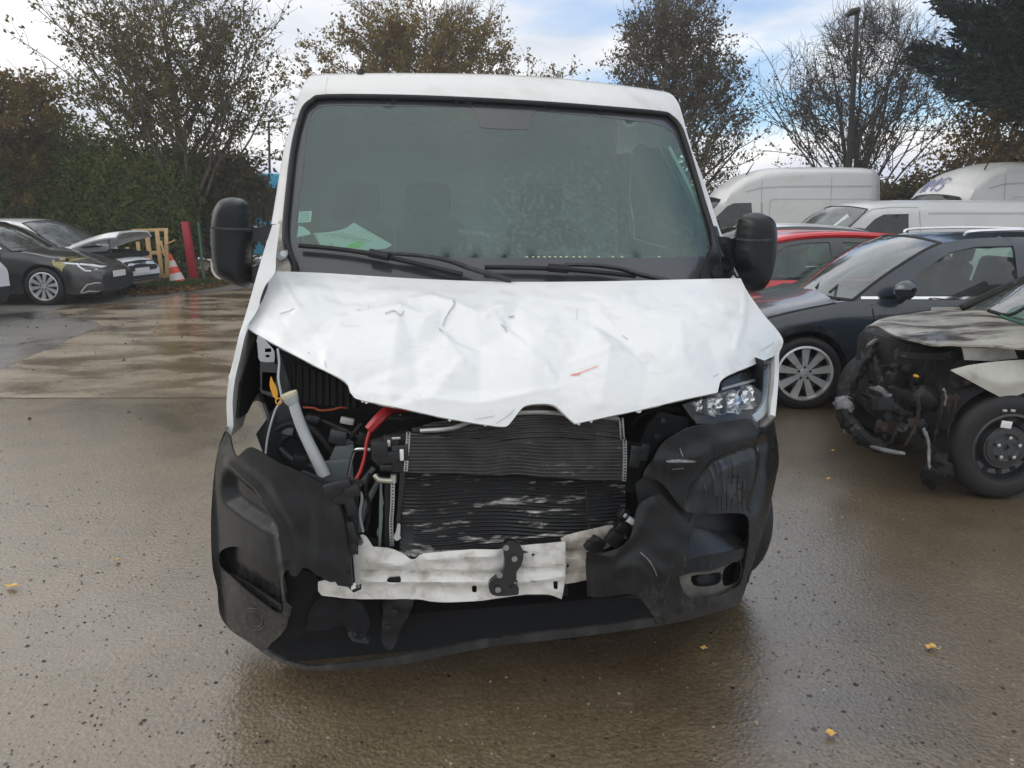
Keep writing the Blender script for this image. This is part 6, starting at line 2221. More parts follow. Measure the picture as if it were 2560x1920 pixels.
# black bracket bolted on the cross member
kb = vsheet('tow_bracket', crv([(1258, 1364), (1276, 1352), (1298, 1362), (1309, 1382), (1305, 1410), (1292, 1430), (1290, 1452), (1270, 1470), (1294, 1466), (1297, 1480), (1290, 1488), (1240, 1490), (1224, 1478), (1224, 1458), (1240, 1444), (1258, 1430), (1262, 1400)], 3, True), on(shifted(f_beam, -.05)), M['black_box'], step=8, thick=.03)
for q_ in ((1285, 1394), (1244, 1471), (1264, 1366), (1248, 1435)):
    p = on(shifted(f_beam, -.055))([q_])[0]
    mb = MB(); mb.tube([p, p - VV * .012], .010, 10); mb.out('bolt', M['steel'], kb)
# stalk antenna-like rod and small connectors on the right
vtube('thin_rod', [(1465, 1222, .22), (1470, 1280, .20), (1474, 1325, .19), (1489, 1345, .17), (1492, 1360, .16)], .0035, M['rubber'], VAN, 3, 6)
vtube('thin_rod', [(1522, 1222, .24), (1530, 1252, .24)], .003, M['rubber'], VAN, 0, 6)
for q_, s_, m_ in (((1558, 1283), (.035, .03, .035), 'black_box'), ((1560, 1285), (.014, .035, .016), 'grey_plastic'), ((1552, 1318), (.04, .03, .035), 'black_box'), ((1535, 1345), (.05, .03, .05), 'plastic_in'), ((1575, 1300), (.03, .03, .02), 'label'), ((1492, 1358), (.05, .03, .04), 'black_box'), ((1485, 1372), (.07, .03, .03), 'plastic_in')):
    mb = MB(); mb.box(PV([q_], .15)[0], s_, Euler((0, rad(35), TH)), .004); mb.out('connector', M[m_], VAN)

# ---------------------------------------------------------------- left half of the torn bumper
bl_top = crv([(563, 1079), (572, 1090), (580, 1112), (592, 1134), (600, 1138), (608, 1132), (623, 1118), (640, 1122), (670, 1140), (703, 1160), (750, 1182), (797, 1203), (820, 1222), (836, 1247), (850, 1270), (858, 1294), (864, 1330), (867, 1366), (871, 1420), (874, 1468)], 3)
bl_tear = [(860, 1466), (844, 1464), (838, 1455), (826, 1456), (811, 1450), (800, 1440), (789, 1439), (780, 1428), (768, 1421), (757, 1419), (750, 1431), (742, 1440), (731, 1440), (724, 1433), (722, 1424), (712, 1430), (709, 1445), (710, 1465), (717, 1504), (724, 1514), (730, 1518), (727, 1527), (728, 1536), (721, 1545), (719, 1556), (715, 1569), (700, 1590), (677, 1609), (668, 1622), (655, 1628)]
bl_out = crv([(655, 1628), (619, 1602), (580, 1577), (556, 1546), (548, 1515), (545, 1471), (534, 1425), (530, 1370), (529, 1308), (531, 1260), (536, 1196), (544, 1140), (553, 1105), (563, 1079)], 3)
facet = np.array([(556, 1190), (572, 1165), (588, 1176), (640, 1225), (685, 1285), (703, 1345), (655, 1322), (600, 1288), (560, 1255), (552, 1222)])


def poly_in(P, poly, soft):
    d = np.full(len(P), 1e9)
    for i in range(len(poly)):
        d = np.minimum(d, segdist(P, poly[i], poly[(i + 1) % len(poly)]))
    return np.where(inside(P, poly), np.clip(d / soft, 0, 1), 0)


def disp_bl(P):
    return -.030 * poly_in(P, facet, 22) + crease_field(P, [([(575, 1160), (640, 1215), (700, 1310), (712, 1400)], 14, .012), ([(600, 1140), (680, 1200), (740, 1300)], 40, .010), ([(712, 1420), (712, 1500)], 8, .006)]) + .004 * sm_noise(P, 120, 6)


pocket_l = crv([(549, 1384), (560, 1372), (584, 1366), (620, 1376), (660, 1400), (692, 1420), (700, 1450), (706, 1500), (708, 1530), (690, 1532), (640, 1494), (590, 1452), (556, 1424), (549, 1405)], 2, True)
bl = vsheet('bumper', join(bl_top, bl_tear, bl_out), on(f_bump), M['bumper'], holes=[pocket_l], step=7, thick=.005, disp=disp_bl)
bl['label'] = 'torn left half of the black bumper'
extr('bumper_return', on(f_bump)(bl_out), (-.02, .36, 0), M['bumper'], bl, 4, .005)
vsheet('pocket_back', crv([(540, 1372), (584, 1358), (640, 1372), (705, 1412), (718, 1535), (690, 1545), (640, 1505), (545, 1430)], 2, True), on(lambda u, z: f_bump(u, z) + .055), M['bumper'], bl, step=14, thick=.004)
vsheet('pocket_ledge', [(552, 1424), (590, 1440), (640, 1470), (704, 1512), (706, 1530), (690, 1532), (640, 1496), (590, 1454), (556, 1430)], on(lambda u, z: f_bump(u, z) + .018), M['bumper'], bl, step=12, thick=.004)
p = on(shifted(f_bump, -.010))([(637, 1548)])[0]
for r_, w_ in ((.040, .003), (.030, .003)):
    mb = MB(); nrm = -VV * .9 - VU * .35
    a1 = np.cross(nrm, VZ); a1 /= np.linalg.norm(a1)
    mb.tube([p + r_ * (a1 * math.cos(a) + VZ * math.sin(a)) for a in np.linspace(0, 2 * math.pi, 25)], w_, 6, cap=False); mb.out('fog_lamp_ring', M['plastic_dirty'], bl)
vsheet('bumper_rim', line_strip(bl_top[30:], 7), on(shifted(f_bump, .012)), M['plastic_in'], bl, step=8, thick=.02)
for q_, s_ in (((835, 1225), (.06, .03, .05)), ((858, 1210), (.05, .04, .03)), ((880, 1225), (.05, .04, .04)), ((876, 1260), (.035, .03, .07)), ((879, 1330), (.03, .03, .08)), ((880, 1370), (.03, .03, .04)), ((850, 1245), (.04, .03, .04))):
    mb = MB(); mb.box(PV([q_], .17)[0], s_, Euler((0, rad(-12), TH)), .005); mb.out('bumper_bracket', M['plastic_in'], bl)
vsheet('bumper_bracket', [(868, 1240), (892, 1236), (897, 1300), (895, 1390), (878, 1390), (868, 1330)], lambda q: PV(q, .19), M['plastic_in'], bl, step=14, thick=.02)

# ---------------------------------------------------------------- right half of the bumper
br = join(crv([(1605, 1200), (1612, 1175), (1634, 1139), (1650, 1117), (1667, 1100), (1700, 1081), (1735, 1066), (1790, 1058), (1845, 1050), (1872, 1047), (1886, 1054), (1892, 1072), (1912, 1070), (1934, 1054)], 3),
          crv([(1934, 1054), (1941, 1095), (1946, 1150), (1941, 1186), (1932, 1230), (1920, 1284), (1909, 1320), (1893, 1372), (1873, 1432), (1860, 1480), (1846, 1512)], 3), crv([(1846, 1512), (1812, 1525), (1779, 1534), (1706, 1554), (1648, 1563)], 3),
          crv([(1648, 1563), (1638, 1550), (1628, 1532), (1609, 1507), (1594, 1492), (1575, 1485), (1547, 1487), (1507, 1494), (1468, 1490)], 3), [(1466, 1440), (1464, 1381)],
          crv([(1464, 1381), (1500, 1380), (1530, 1374), (1556, 1360), (1572, 1342), (1581, 1318), (1586, 1294), (1593, 1270), (1604, 1254), (1620, 1244), (1648, 1236), (1665, 1250), (1690, 1276), (1722, 1306)], 3),
          crv([(1733, 1284), (1712, 1276), (1698, 1262), (1681, 1241), (1664, 1218), (1645, 1202), (1622, 1197), (1605, 1200)], 3))
pocket_r = crv([(1740, 1287), (1790, 1284), (1852, 1284), (1869, 1295), (1874, 1325), (1870, 1372), (1860, 1428), (1850, 1462), (1812, 1484), (1765, 1491), (1724, 1494), (1704, 1466), (1698, 1434), (1712, 1414), (1726, 1396), (1724, 1360), (1731, 1320)], 3, True)
BR_CR = [([(1640, 1150), (1700, 1160), (1780, 1120), (1890, 1080)], 26, .010), ([(1730, 1260), (1740, 1220), (1790, 1160), (1900, 1110)], 16, -.018), ([(1885, 1110), (1880, 1170), (1870, 1220)], 18, .016), ([(1905, 1110), (1895, 1200), (1880, 1270)], 16, -.012), ([(1632, 1150), (1620, 1190)], 12, .01),
         ([(1470, 1380), (1530, 1390), (1590, 1330), (1620, 1260)], 18, .014), ([(1600, 1400), (1640, 1440), (1645, 1480)], 12, -.008), ([(1545, 1420), (1600, 1405), (1640, 1430)], 26, .010), ([(1640, 1540), (1700, 1520), (1800, 1500)], 20, .008)]


def disp_br(P):
    return crease_field(P, BR_CR) + .004 * sm_noise(P, 110, 16)


f_br = lambda u, z: f_bump(u, z) - .02 * np.exp(-((u - .45) / .2) ** 2) * (z < 2)
bro = vsheet('bumper', br, on(f_br), M['bumper'], holes=[pocket_r], step=9, thick=.005, disp=disp_br)
bro['label'] = 'scraped right half of the black bumper'
extr('bumper_return', on(f_br)(crv([(1934, 1054), (1941, 1095), (1946, 1150), (1941, 1186), (1932, 1230), (1920, 1284), (1909, 1320), (1893, 1372), (1873, 1432), (1860, 1480), (1846, 1512)], 3)), (.02, .30, .04), M['bumper'], bro, 4, .005)
vsheet('pocket_back', crv([(1725, 1278), (1870, 1276), (1884, 1300), (1880, 1380), (1860, 1480), (1720, 1500), (1690, 1440), (1715, 1380)], 2, True), on(shifted(f_br, .10)), M['plastic_in'], bro, step=16, thick=.004)
# ledge across the pocket
gridsheet('pocket_ledge', [(1730, 1345), (1745, 1336), (1790, 1342), (1832, 1347), (1868, 1356)], [(1700, 1408), (1735, 1398), (1770, 1388), (1820, 1380), (1866, 1369)], 6, 24, lambda q: on(lambda u, z: f_br(u, z) + .02)(q), M['bumper'], bro, thick=.004, disp=lambda P, t: -.06 * (1 - t))
gridsheet('pocket_face', [(1700, 1408), (1735, 1398), (1770, 1388), (1820, 1380), (1866, 1369)], [(1702, 1440), (1735, 1430), (1775, 1428), (1808, 1416), (1862, 1394)], 5, 24, on(shifted(f_br, .012)), M['bumper'], bro, thick=.004)
vsheet('pocket_plate', crv([(1700, 1432), (1735, 1426), (1790, 1420), (1862, 1392), (1858, 1440), (1848, 1465), (1810, 1486), (1724, 1496), (1704, 1468)], 2, True), on(shifted(f_br, .035)), pm('mud_grey_plastic', (.13, .12, .105), .7, var=.3, vscale=14), bro, holes=[crv([(1728, 1440), (1765, 1436), (1800, 1430), (1806, 1450), (1795, 1462), (1765, 1468), (1735, 1464)], 2, True), crv([(1812, 1419), (1852, 1402), (1852, 1445), (1834, 1462), (1813, 1466), (1806, 1452)], 2, True)], step=8, thick=.006)
vsheet('fog_lamp_socket', circ(1765, 1450, 22, 18, 14), on(shifted(f_br, .06)), M['plastic_in'], bro, step=10, thick=.01)
vsheet('scrape_mark', crv([(1662, 1150), (1690, 1147), (1735, 1150), (1728, 1155), (1700, 1154), (1668, 1154)], 2, True), on(shifted(f_br, -.0025)), M['scrape'], bro, step=6, thick=0, disp=disp_br)
for q_ in ([(1678, 1172), (1705, 1169)], [(1700, 1120), (1705, 1140)], [(1905, 1120), (1895, 1165), (1885, 1215)], [(1600, 1380), (1625, 1405), (1642, 1440)]):
    vsheet('scrape_mark', line_strip(crv(q_, 4), 2.2), on(shifted(f_br, -.0025)), M['scrape'], bro, step=6, thick=0, disp=disp_br)
for x_, y0, y1, w_ in ((1785, 1110, 1210, 7), (1796, 1150, 1278, 4), (1812, 1140, 1230, 15), (1820, 1190, 1278, 5), (1836, 1150, 1250, 10), (1848, 1180, 1278, 9), (1858, 1200, 1276, 6), (1764, 1210, 1245, 5), (1790, 1190, 1240, 16), (1826, 1210, 1245, 18), (1806, 1240, 1278, 3), (1832, 1240, 1276, 3)):
    vsheet('rain_run', [(x_ - w_ * .3, y0), (x_ + w_ * .3, y0), (x_ + w_ * .5, (y0 + y1) / 2), (x_ + w_ * .25, y1), (x_ - w_ * .25, y1), (x_ - w_ * .5, (y0 + y1) / 2)], on(shifted(f_br, -.0015)), M['wet_dark'], bro, step=8, thick=0, disp=disp_br)
vsheet('bumper_stay', [(1590, 1210), (1606, 1198), (1645, 1200), (1690, 1250), (1735, 1285), (1735, 1330), (1690, 1290), (1640, 1245), (1600, 1280)], on(shifted(f_br, .05)), M['plastic_in'], bro, step=14, thick=.006)

# lower lip hanging between the two halves
lip_up = crv([(655, 1622), (700, 1645), (745, 1660), (789, 1665), (883, 1656), (1006, 1640), (1200, 1602), (1300, 1588), (1406, 1576), (1520, 1562), (1616, 1547), (1640, 1543)], 3)
lip_lo = crv([(655, 1632), (700, 1656), (745, 1671), (789, 1676), (883, 1671), (1006, 1660), (1200, 1622), (1300, 1608), (1406, 1597), (1520, 1583), (1616, 1569), (1650, 1564)], 3)
f_lip = lambda u, z: .04 + .36 * np.minimum(np.abs(u), 1.1) ** 3.0
lip = gridsheet('bumper_lip', lip_up, lip_lo, 6, 90, on(f_lip), M['plastic'], VAN, thick=.012)
# dark lower intake behind the lip
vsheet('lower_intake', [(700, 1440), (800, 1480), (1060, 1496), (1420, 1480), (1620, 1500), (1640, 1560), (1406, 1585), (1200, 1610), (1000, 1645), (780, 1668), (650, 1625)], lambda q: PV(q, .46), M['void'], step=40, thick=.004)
for q_, m_ in (([(790, 1500), (850, 1498), (905, 1510), (925, 1560), (905, 1600), (880, 1590), (860, 1570), (800, 1575), (765, 1570)], 'void'), ([(965, 1500), (1035, 1500), (1005, 1570), (980, 1622), (955, 1610), (958, 1540)], 'plastic_in'), ([(870, 1575), (905, 1590), (922, 1604), (912, 1612), (880, 1600)], 'dark_steel')):
    vsheet('hanging_duct', crv(q_, 2, True), lambda q: PV(q, .33), M[m_], step=14, thick=.02, disp=lambda P: .02 * sm_noise(P, 70, 31))
for q_ in ((985, 1532), (970, 1572)):
    mb = MB(); mb.box(PV([q_], .30)[0], (.03, .012, .03), Euler((0, rad(15), TH)), .004); mb.out('duct_clip', M['plastic_in'], VAN)
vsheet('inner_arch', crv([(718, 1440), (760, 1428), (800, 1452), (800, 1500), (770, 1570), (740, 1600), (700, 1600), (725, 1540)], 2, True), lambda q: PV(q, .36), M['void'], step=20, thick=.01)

# ---------------------------------------------------------------- right headlight
hl = join(crv([(1706, 1012), (1720, 1006), (1760, 992), (1800, 978), (1803, 956), (1830, 938), (1885, 915), (1945, 886)], 3), crv([(1945, 886), (1945, 930), (1941, 990), (1936, 1040), (1925, 1058), (1892, 1070), (1872, 1050), (1800, 1058), (1740, 1060)], 3), [(1722, 1035)])
f_hl = lambda u, z: f_hood(u, z) + .035
hlo = vsheet('headlight', hl, on(lambda u, z: f_hl(u, z) + .07), M['black_box'], step=14, thick=.006)
refl = pm('headlamp_reflector', (.80, .82, .82), .12, metal=.8, var=.25, vscale=40, bump=.5, bscale=34)
gridsheet('reflector', [(1726, 1004), (1770, 990), (1815, 976), (1856, 964), (1884, 958)], [(1748, 1034), (1785, 1036), (1820, 1032), (1860, 1024), (1886, 1012)], 18, 46, on(lambda u, z: f_hl(u, z) + .045), refl, hlo, disp=lambda P, t: .03 * (np.abs(((P[:, 0] - 1726) % 54) / 27 - 1)) - .03 * np.sin(t * math.pi) + .010 * np.sign(np.sin(P[:, 0] / 5.2)))
for x_, y_ in ((1776, 1008), (1842, 1000), (1872, 992)):
    vsheet('bulb', circ(x_, y_, 12 if x_ > 1800 else 9, 16), on(lambda u, z: f_hl(u, z) + .03), M['chrome'], hlo, step=8, thick=.012)
for x_ in (1764, 1811):
    vsheet('reflector_divider', [(x_ - 5, 990), (x_ + 4, 986), (x_ + 4, 1032), (x_ - 5, 1034)], on(lambda u, z: f_hl(u, z) + .02), M['black_box'], hlo, step=10, thick=.01)
vsheet('light_guide', line_strip(crv([(1934, 905), (1931, 950), (1925, 985), (1916, 1015), (1902, 1034), (1886, 1046)], 4), 20), on(lambda u, z: f_hl(u, z) + .015), M['drl'], hlo, step=8, thick=.012)
vsheet('upper_reflector', crv([(1812, 952), (1850, 936), (1900, 915), (1914, 925), (1906, 950), (1880, 956), (1840, 962), (1812, 968)], 2, True), on(lambda u, z: f_hl(u, z) + .05), pm('smoky_reflector', (.16, .17, .18), .2, metal=.6, var=.3, vscale=20), hlo, step=9, thick=.004)
vsheet('headlight_trim', line_strip(crv([(1806, 972), (1850, 960), (1888, 950)], 4), 6), on(lambda u, z: f_hl(u, z) + .03), M['primer'], hlo, step=9, thick=.006)
vsheet('corner_reflector', crv([(1884, 910), (1905, 900), (1936, 890), (1934, 903), (1912, 910), (1896, 918)], 2, True), on(lambda u, z: f_hl(u, z) + .012), refl, hlo, step=6, thick=.004)
vsheet('side_reflector', crv([(1896, 930), (1916, 918), (1914, 960), (1904, 1004), (1892, 1016), (1892, 980)], 2, True), on(lambda u, z: f_hl(u, z) + .05), pm('smoked_chrome', (.20, .24, .25), .2, metal=.6, var=.4, vscale=24, bump=.4, bscale=30), hlo, step=6, thick=.004)
vsheet('headlight_trim', crv([(1735, 1038), (1780, 1040), (1850, 1034), (1888, 1022), (1882, 1046), (1800, 1056), (1742, 1058)], 2, True), on(lambda u, z: f_hl(u, z) + .02), M['plastic_in'], hlo, step=10, thick=.006)
for q_ in ((1884, 935), (1892, 945), (1900, 928)):
    vsheet('reflector_fleck', circ(*q_, 5, 8), on(lambda u, z: f_hl(u, z) + .028), M['chrome'], hlo, step=6, thick=.003)
vsheet('lens', hl, on(f_hl), M['lens'], hlo, step=14, thick=0)
for q_ in ([(1735, 1006), (1760, 999), (1758, 1024), (1744, 1026)], [(1815, 990), (1834, 984), (1836, 1012), (1816, 1016)], [(1858, 975), (1880, 968), (1882, 1002), (1862, 1008)], [(1786, 996), (1802, 992), (1804, 1020), (1788, 1022)]):
    vsheet('reflector_facet', q_, on(lambda u, z: f_hl(u, z) + .030), refl, hlo, step=4, thick=.004, disp=lambda P: .006 * np.sin(P[:, 0] / 2.6) + .004 * np.sin(P[:, 1] / 3.1))
vsheet('wing_edge', line_strip(crv([(1946, 884), (1946, 930), (1942, 990), (1937, 1042)], 4), 3), on(shifted(f_hl, -.01)), M['white'], step=8, thick=.003)

# ---------------------------------------------------------------- door mirrors
ml = pillow('door_mirror', crv([(527, 590), (528, 555), (535, 522), (549, 502), (571, 494), (600, 496), (619, 507), (626, 528), (628, 570), (628, 640), (627, 690), (624, 716), (606, 718), (584, 712), (560, 701), (542, 687), (532, 660), (528, 625)], 3, True), 1.10, .11, .07, 34, M['mirror_plastic'], VAN)
vsheet('mirror_band', line_strip([(528, 569), (560, 572), (600, 573), (628, 572)], 5), lambda q: PV(q, .978 + 0 * q[:, 0]), M['plastic'], ml, step=8, thick=.012)
vsheet('mirror_indicator', crv([(526, 648), (530, 664), (540, 686), (551, 699), (538, 692), (528, 676)], 2, True), lambda q: PV(q, 1.12), M['amber'], ml, step=6, thick=.04)
vsheet('mirror_arm', crv([(624, 566), (640, 569), (660, 566), (684, 560), (690, 590), (676, 618), (664, 620), (648, 604), (626, 600)], 2, True), lambda q: PV(q, 1.12), M['plastic'], ml, step=10, thick=.08)
vsheet('mirror_arm', crv([(624, 668), (636, 666), (655, 660), (662, 672), (648, 704), (636, 708), (624, 704)], 2, True), lambda q: PV(q, 1.12), M['plastic'], ml, step=10, thick=.08)
mr = pillow('door_mirror', crv([(1838, 640), (1841, 600), (1846, 553), (1859, 538), (1887, 531), (1911, 536), (1926, 552), (1932, 575), (1933, 602), (1930, 640), (1925, 668), (1917, 697), (1900, 722), (1883, 730), (1868, 727), (1856, 712), (1848, 685), (1841, 665)], 3, True), 1.12, .11, .07, 34, M['mirror_plastic'], VAN)
vsheet('mirror_band', line_strip([(1842, 597), (1870, 600), (1905, 601), (1932, 599)], 5), lambda q: PV(q, .998 + 0 * q[:, 0]), M['plastic'], mr, step=8, thick=.012)
vsheet('mirror_indicator', crv([(1928, 668), (1924, 690), (1912, 712), (1908, 714), (1916, 698), (1922, 680)], 2, True), lambda q: PV(q, 1.14), M['amber'], mr, step=6, thick=.04)
vsheet('mirror_arm', crv([(1812, 592), (1830, 597), (1846, 597), (1846, 668), (1838, 660), (1828, 640), (1818, 618)], 2, True), lambda q: PV(q, 1.16), M['plastic'], mr, step=10, thick=.08)
# antenna
p = on(f_roof)([(904, 190)])[0] + VV * .05
mb = MB(); mb.tube([p - VZ * .02, p + VZ * .02, p + VZ * .045], [.045, .030, .010], 10); an = mb.out('antenna', M['rubber'], VAN)
mb = MB(); mb.tube([p + VZ * .04, p + VZ * .12 + VU * .01 + VV * .12], [.006, .003], 6); mb.out('rod', M['rubber'], an)
# wheels (front and rear)
for v_ in (.92, 4.06):
    for sg in (-1, 1):
        cpos = L2W(1.025 if (sg > 0 and v_ < 1) else sg * .985, v_, 0)
        steer = rad(13) if v_ < 1 else 0.0
        w0 = wheel(VAN, 0, 0, .345, .225, sg, steel=True)
        for ob in [w0] + list(w0.children):
            ob.data.transform(Matrix.Translation((float(cpos[0]), float(cpos[1]), 0)) @ Matrix.Rotation(TH - math.pi / 2 + steer, 4, 'Z'))

# paper lying on the dashboard: a thing of its own
ps = sheet('paper_sheet', join(crv([(783, 583), (820, 580), (860, 572), (884, 556)], 4), [(981, 612), (966, 621), (920, 626), (800, 612)], [(783, 583)]), on(lambda u, z: f_ws(u, z) + .07 + .25 * np.maximum(z - 1.45, 0)), M['paper'], None, step=14, thick=0)
tag(ps, 'large white sheet of paper lying behind the windshield of the damaged van', 'paper')
sheet('highlighter_mark', crv([(866, 618), (880, 608), (900, 604), (910, 610), (892, 620)], 3, True), on(lambda u, z: f_ws(u, z) + .067 + .25 * np.maximum(z - 1.45, 0)), M['green_ink'], ps, step=8, thick=0)
for k in range(6):
    sheet('print_line', line_strip([(812 + k * 16, 588 + k * 3), (860 + k * 14, 582 + k * 4)], 1.6), on(lambda u, z: f_ws(u, z) + .067 + .25 * np.maximum(z - 1.45, 0)), M['print'], ps, step=10, thick=0)

# ================================================================== burnt silver car at the right edge
NY = 4.28                                    # its near side
cB = atY(2512, 1172, NY)
RB = cB.z
BC = thing('burnt_car', 'burnt-out silver car with charred front end and black steel wheel at the right edge', 'car', (cB.x, NY + .85, 0), worldparts=True)
RB = .315
wheel(BC, cB.x, NY, RB, .2, -1, steel=True, rim_r=.205)
wheel(BC, cB.x + 2.45, NY, RB, .2, -1, steel=True, rim_r=.205)
wheel(BC, cB.x, NY + 1.66, RB, .2, 1, steel=True, rim_r=.205)
wheel(BC, cB.x + 2.45, NY + 1.66, RB, .2, 1, steel=True, rim_r=.205)


def pY(Y):
    return lambda q: hit_world(q, lambda P: P[:, 1] - (Y(P) if callable(Y) else Y), .6, 12, 500)


def zs_h(P):
    s = (P[:, 1] - NY) / 1.6
    return .885 + .06 * np.clip(s, -.2, 1.2) + .05 * np.clip((P[:, 0] - 2.4) / 1.2, -.3, 1.5)


hoodB = lambda q: hit_world(q, lambda P: zs_h(P) - P[:, 2], 2.5, 9, 500)
hb = sheet('hood', join(crv([(2164, 816), (2181, 814), (2200, 822), (2229, 836), (2259, 846), (2301, 852), (2346, 862), (2407, 861), (2480, 864), (2560, 870), (2680, 880)], 3), [(2720, 850)], crv([(2600, 815), (2505, 795), (2480, 779), (2371, 776), (2313, 778), (2263, 786), (2220, 793), (2196, 800), (2179, 809)], 3)),
           hoodB, M['burnt_paint'], BC, step=12, thick=.012, disp=lambda P: crease_field(P, [([(2200, 815), (2300, 835), (2420, 838), (2560, 850)], 16, .02), ([(2260, 830), (2350, 850)], 10, -.012), ([(2350, 800), (2560, 820)], 20, .012)]) + .008 * sm_noise(P, 90, 3), toward=(3, 3, 6))
# wing over the wheel
sideB = pY(lambda P: NY + .02 + .10 * np.clip((P[:, 2] - .62) / .3, 0, 1) ** 2 + .10 * np.clip((2.55 - P[:, 0]) / .3, 0, 1) ** 2)
sheet('front_wing', join(crv([(2376, 925), (2422, 913), (2490, 904), (2560, 899), (2760, 892)], 3), [(2780, 960)], crv([(2700, 948), (2640, 955), (2580, 975), (2540, 990), (2509, 997)], 3), crv([(2509, 997), (2480, 982), (2452, 967), (2391, 934)], 2)), sideB, M['burnt_pale'], BC, step=12, thick=.008, disp=lambda P: crease_field(P, [([(2420, 925), (2500, 960), (2560, 950), (2700, 930)], 18, .015)]))
sheet('inner_wing', [(2405, 868), (2470, 870), (2535, 872), (2545, 896), (2480, 903), (2412, 900)], pY(NY + .18), M['burnt_pale'], BC, step=14, thick=.01)
sheet('inner_wing', crv([(2250, 880), (2310, 884), (2370, 880), (2405, 872), (2410, 898), (2350, 900), (2300, 898), (2255, 892)], 2, True), pY(NY + .28), M['char'], BC, step=14, thick=.01)
vt = lambda name, pts, r, mat, sub=4, res=7: (lambda mb: (mb.tube([atY(a, b, y) for a, b, y in pts], r, res, sub), mb.out(name, mat, BC))[1])(MB())


def ragged(o, amp, sc, seed):
    """rough, half-melted surface"""
    r = np.random.default_rng(seed)
    me = o.data
    co = np.zeros(len(me.vertices) * 3); me.vertices.foreach_get('co', co)
    co = co.reshape(-1, 3)
    d = np.zeros_like(co)
    for k in range(14):
        f = r.normal(size=3) * sc; ph = r.uniform(0, 6.28)
        d += np.sin(co @ f + ph)[:, None] * r.normal(size=3)[None]
    co += d * amp / 4 + r.normal(size=co.shape) * amp * .35
    me.vertices.foreach_set('co', co.ravel()); me.update()
    return o


ragged(vt('bumper_remains', [(2192, 868, 5.5), (2172, 900, 5.3), (2140, 935, 5.1), (2122, 975, 4.98), (2116, 1010, 4.92), (2120, 1050, 4.82), (2142, 1082, 4.70), (2180, 1108, 4.58), (2225, 1124, 4.48)], [.02, .03, .045, .05, .06, .05, .05, .04, .03], M['char'], 8, 9), .014, 18, 1)
ragged(vt('ash_lump', [(2122, 990, 4.92), (2114, 1012, 4.90), (2116, 1036, 4.88)], [.03, .062, .035], M['ash'], 6, 9), .012, 20, 2)
vt('pale_trim', [(2178, 1116, 4.55), (2215, 1126, 4.46), (2262, 1134, 4.38)], [.010, .014, .010], M['ash'], 4, 6)
vt('hanging_shred', [(2114, 1050, 4.86), (2112, 1082, 4.86)], [.008, .012], M['ash'], 0, 5)
ragged(vt('bumper_beam', [(2180, 864, 5.5), (2192, 915, 5.25), (2212, 955, 5.05), (2250, 985, 4.85), (2300, 1006, 4.65), (2345, 1022, 4.52)], [.02, .03, .035, .04, .04, .03], M['char'], 8, 8), .010, 20, 3)
ragged(vt('bumper_beam', [(2160, 975, 5.0), (2195, 1010, 4.85), (2240, 1032, 4.7), (2290, 1044, 4.58)], [.02, .03, .03, .02], M['char'], 8, 8), .010, 20, 4)
ragged(vt('ash_streak', [(2178, 965, 5.02), (2205, 980, 4.92), (2232, 995, 4.82)], [.012, .022, .014], M['ash'], 8, 7), .010, 30, 5)
vt('pale_trim', [(2168, 866, 5.4), (2186, 854, 5.45), (2204, 848, 5.5)], [.012, .018, .010], M['ash'], 3, 6)
vt('upright', [(2155, 880, 5.4), (2162, 910, 5.3), (2178, 955, 5.15)], [.012, .02, .018], M['char'], 4, 6)
# charred engine bay: radiator plate, lumps, struts
sheet('radiator_plate', [(2205, 915), (2250, 910), (2272, 960), (2268, 1000), (2220, 985)], pY(4.98), M['rust'], BC, step=14, thick=.02)
mb = MB(); mb.box((cB.x + .16, NY + .86, .52), (.86, 1.30, .60), None, .08); ragged(mb.out('engine_block', M['char'], BC), .02, 6, 6)
rr0 = np.random.default_rng(12)
for k in range(26):
    px, py = rr0.uniform(2200, 2420), rr0.uniform(885, 1080)
    mb = MB(); s_ = rr0.uniform(.04, .13)
    mb.box(atY(px, py, rr0.uniform(4.42, 4.7)), (s_, s_ * .8, s_ * rr0.uniform(.5, 1.6)), Euler(tuple(rr0.uniform(-.6, .6, 3))), .012)
    ragged(mb.out('charred_part', M[('char', 'void', 'plastic_in', 'rust')[k % 4]], BC), .008, 25, 40 + k)
for pts, m_ in (([(2290, 975, 4.42), (2296, 1020, 4.40), (2284, 1070, 4.40), (2262, 1110, 4.42)], 'rust'), ([(2360, 980, 4.40), (2352, 1030, 4.38), (2336, 1090, 4.38), (2338, 1130, 4.38)], 'char'), ([(2388, 985, 4.36), (2384, 1040, 4.36), (2376, 1100, 4.36), (2380, 1150, 4.36)], 'rust'),
                ([(2310, 1070, 4.38), (2322, 1110, 4.36), (2320, 1160, 4.35), (2332, 1185, 4.34)], 'ash'), ([(2255, 1040, 4.5), (2240, 1080, 4.48), (2225, 1110, 4.48)], 'char'), ([(2360, 975, 4.40), (2366, 990, 4.40), (2360, 1012, 4.40)], 'ash'), ([(2215, 1000, 4.8), (2208, 1060, 4.7), (2212, 1095, 4.6)], 'char')):
    ragged(vt('burnt_cable', pts, [.010] * len(pts), M[m_], 6, 5), .005, 40, int(pts[0][0]))
for q_, s_ in (((2350, 1165), .085), ((2325, 1190), .055), ((2372, 1150), .06)):
    mb = MB()
    n_ = 12
    rows = [[(math.sin(math.pi * i / n_) * math.cos(2 * math.pi * j / 16) * s_, math.sin(math.pi * i / n_) * math.sin(2 * math.pi * j / 16) * s_ * .8, math.cos(math.pi * i / n_) * s_ * 1.1) for j in range(17)] for i in range(n_ + 1)]
    mb.grid(np.array(rows) + np.array(atY(*q_, 4.36)))
    ragged(mb.out('melted_lump', M['char'], BC), .02, 28, int(q_[0]))
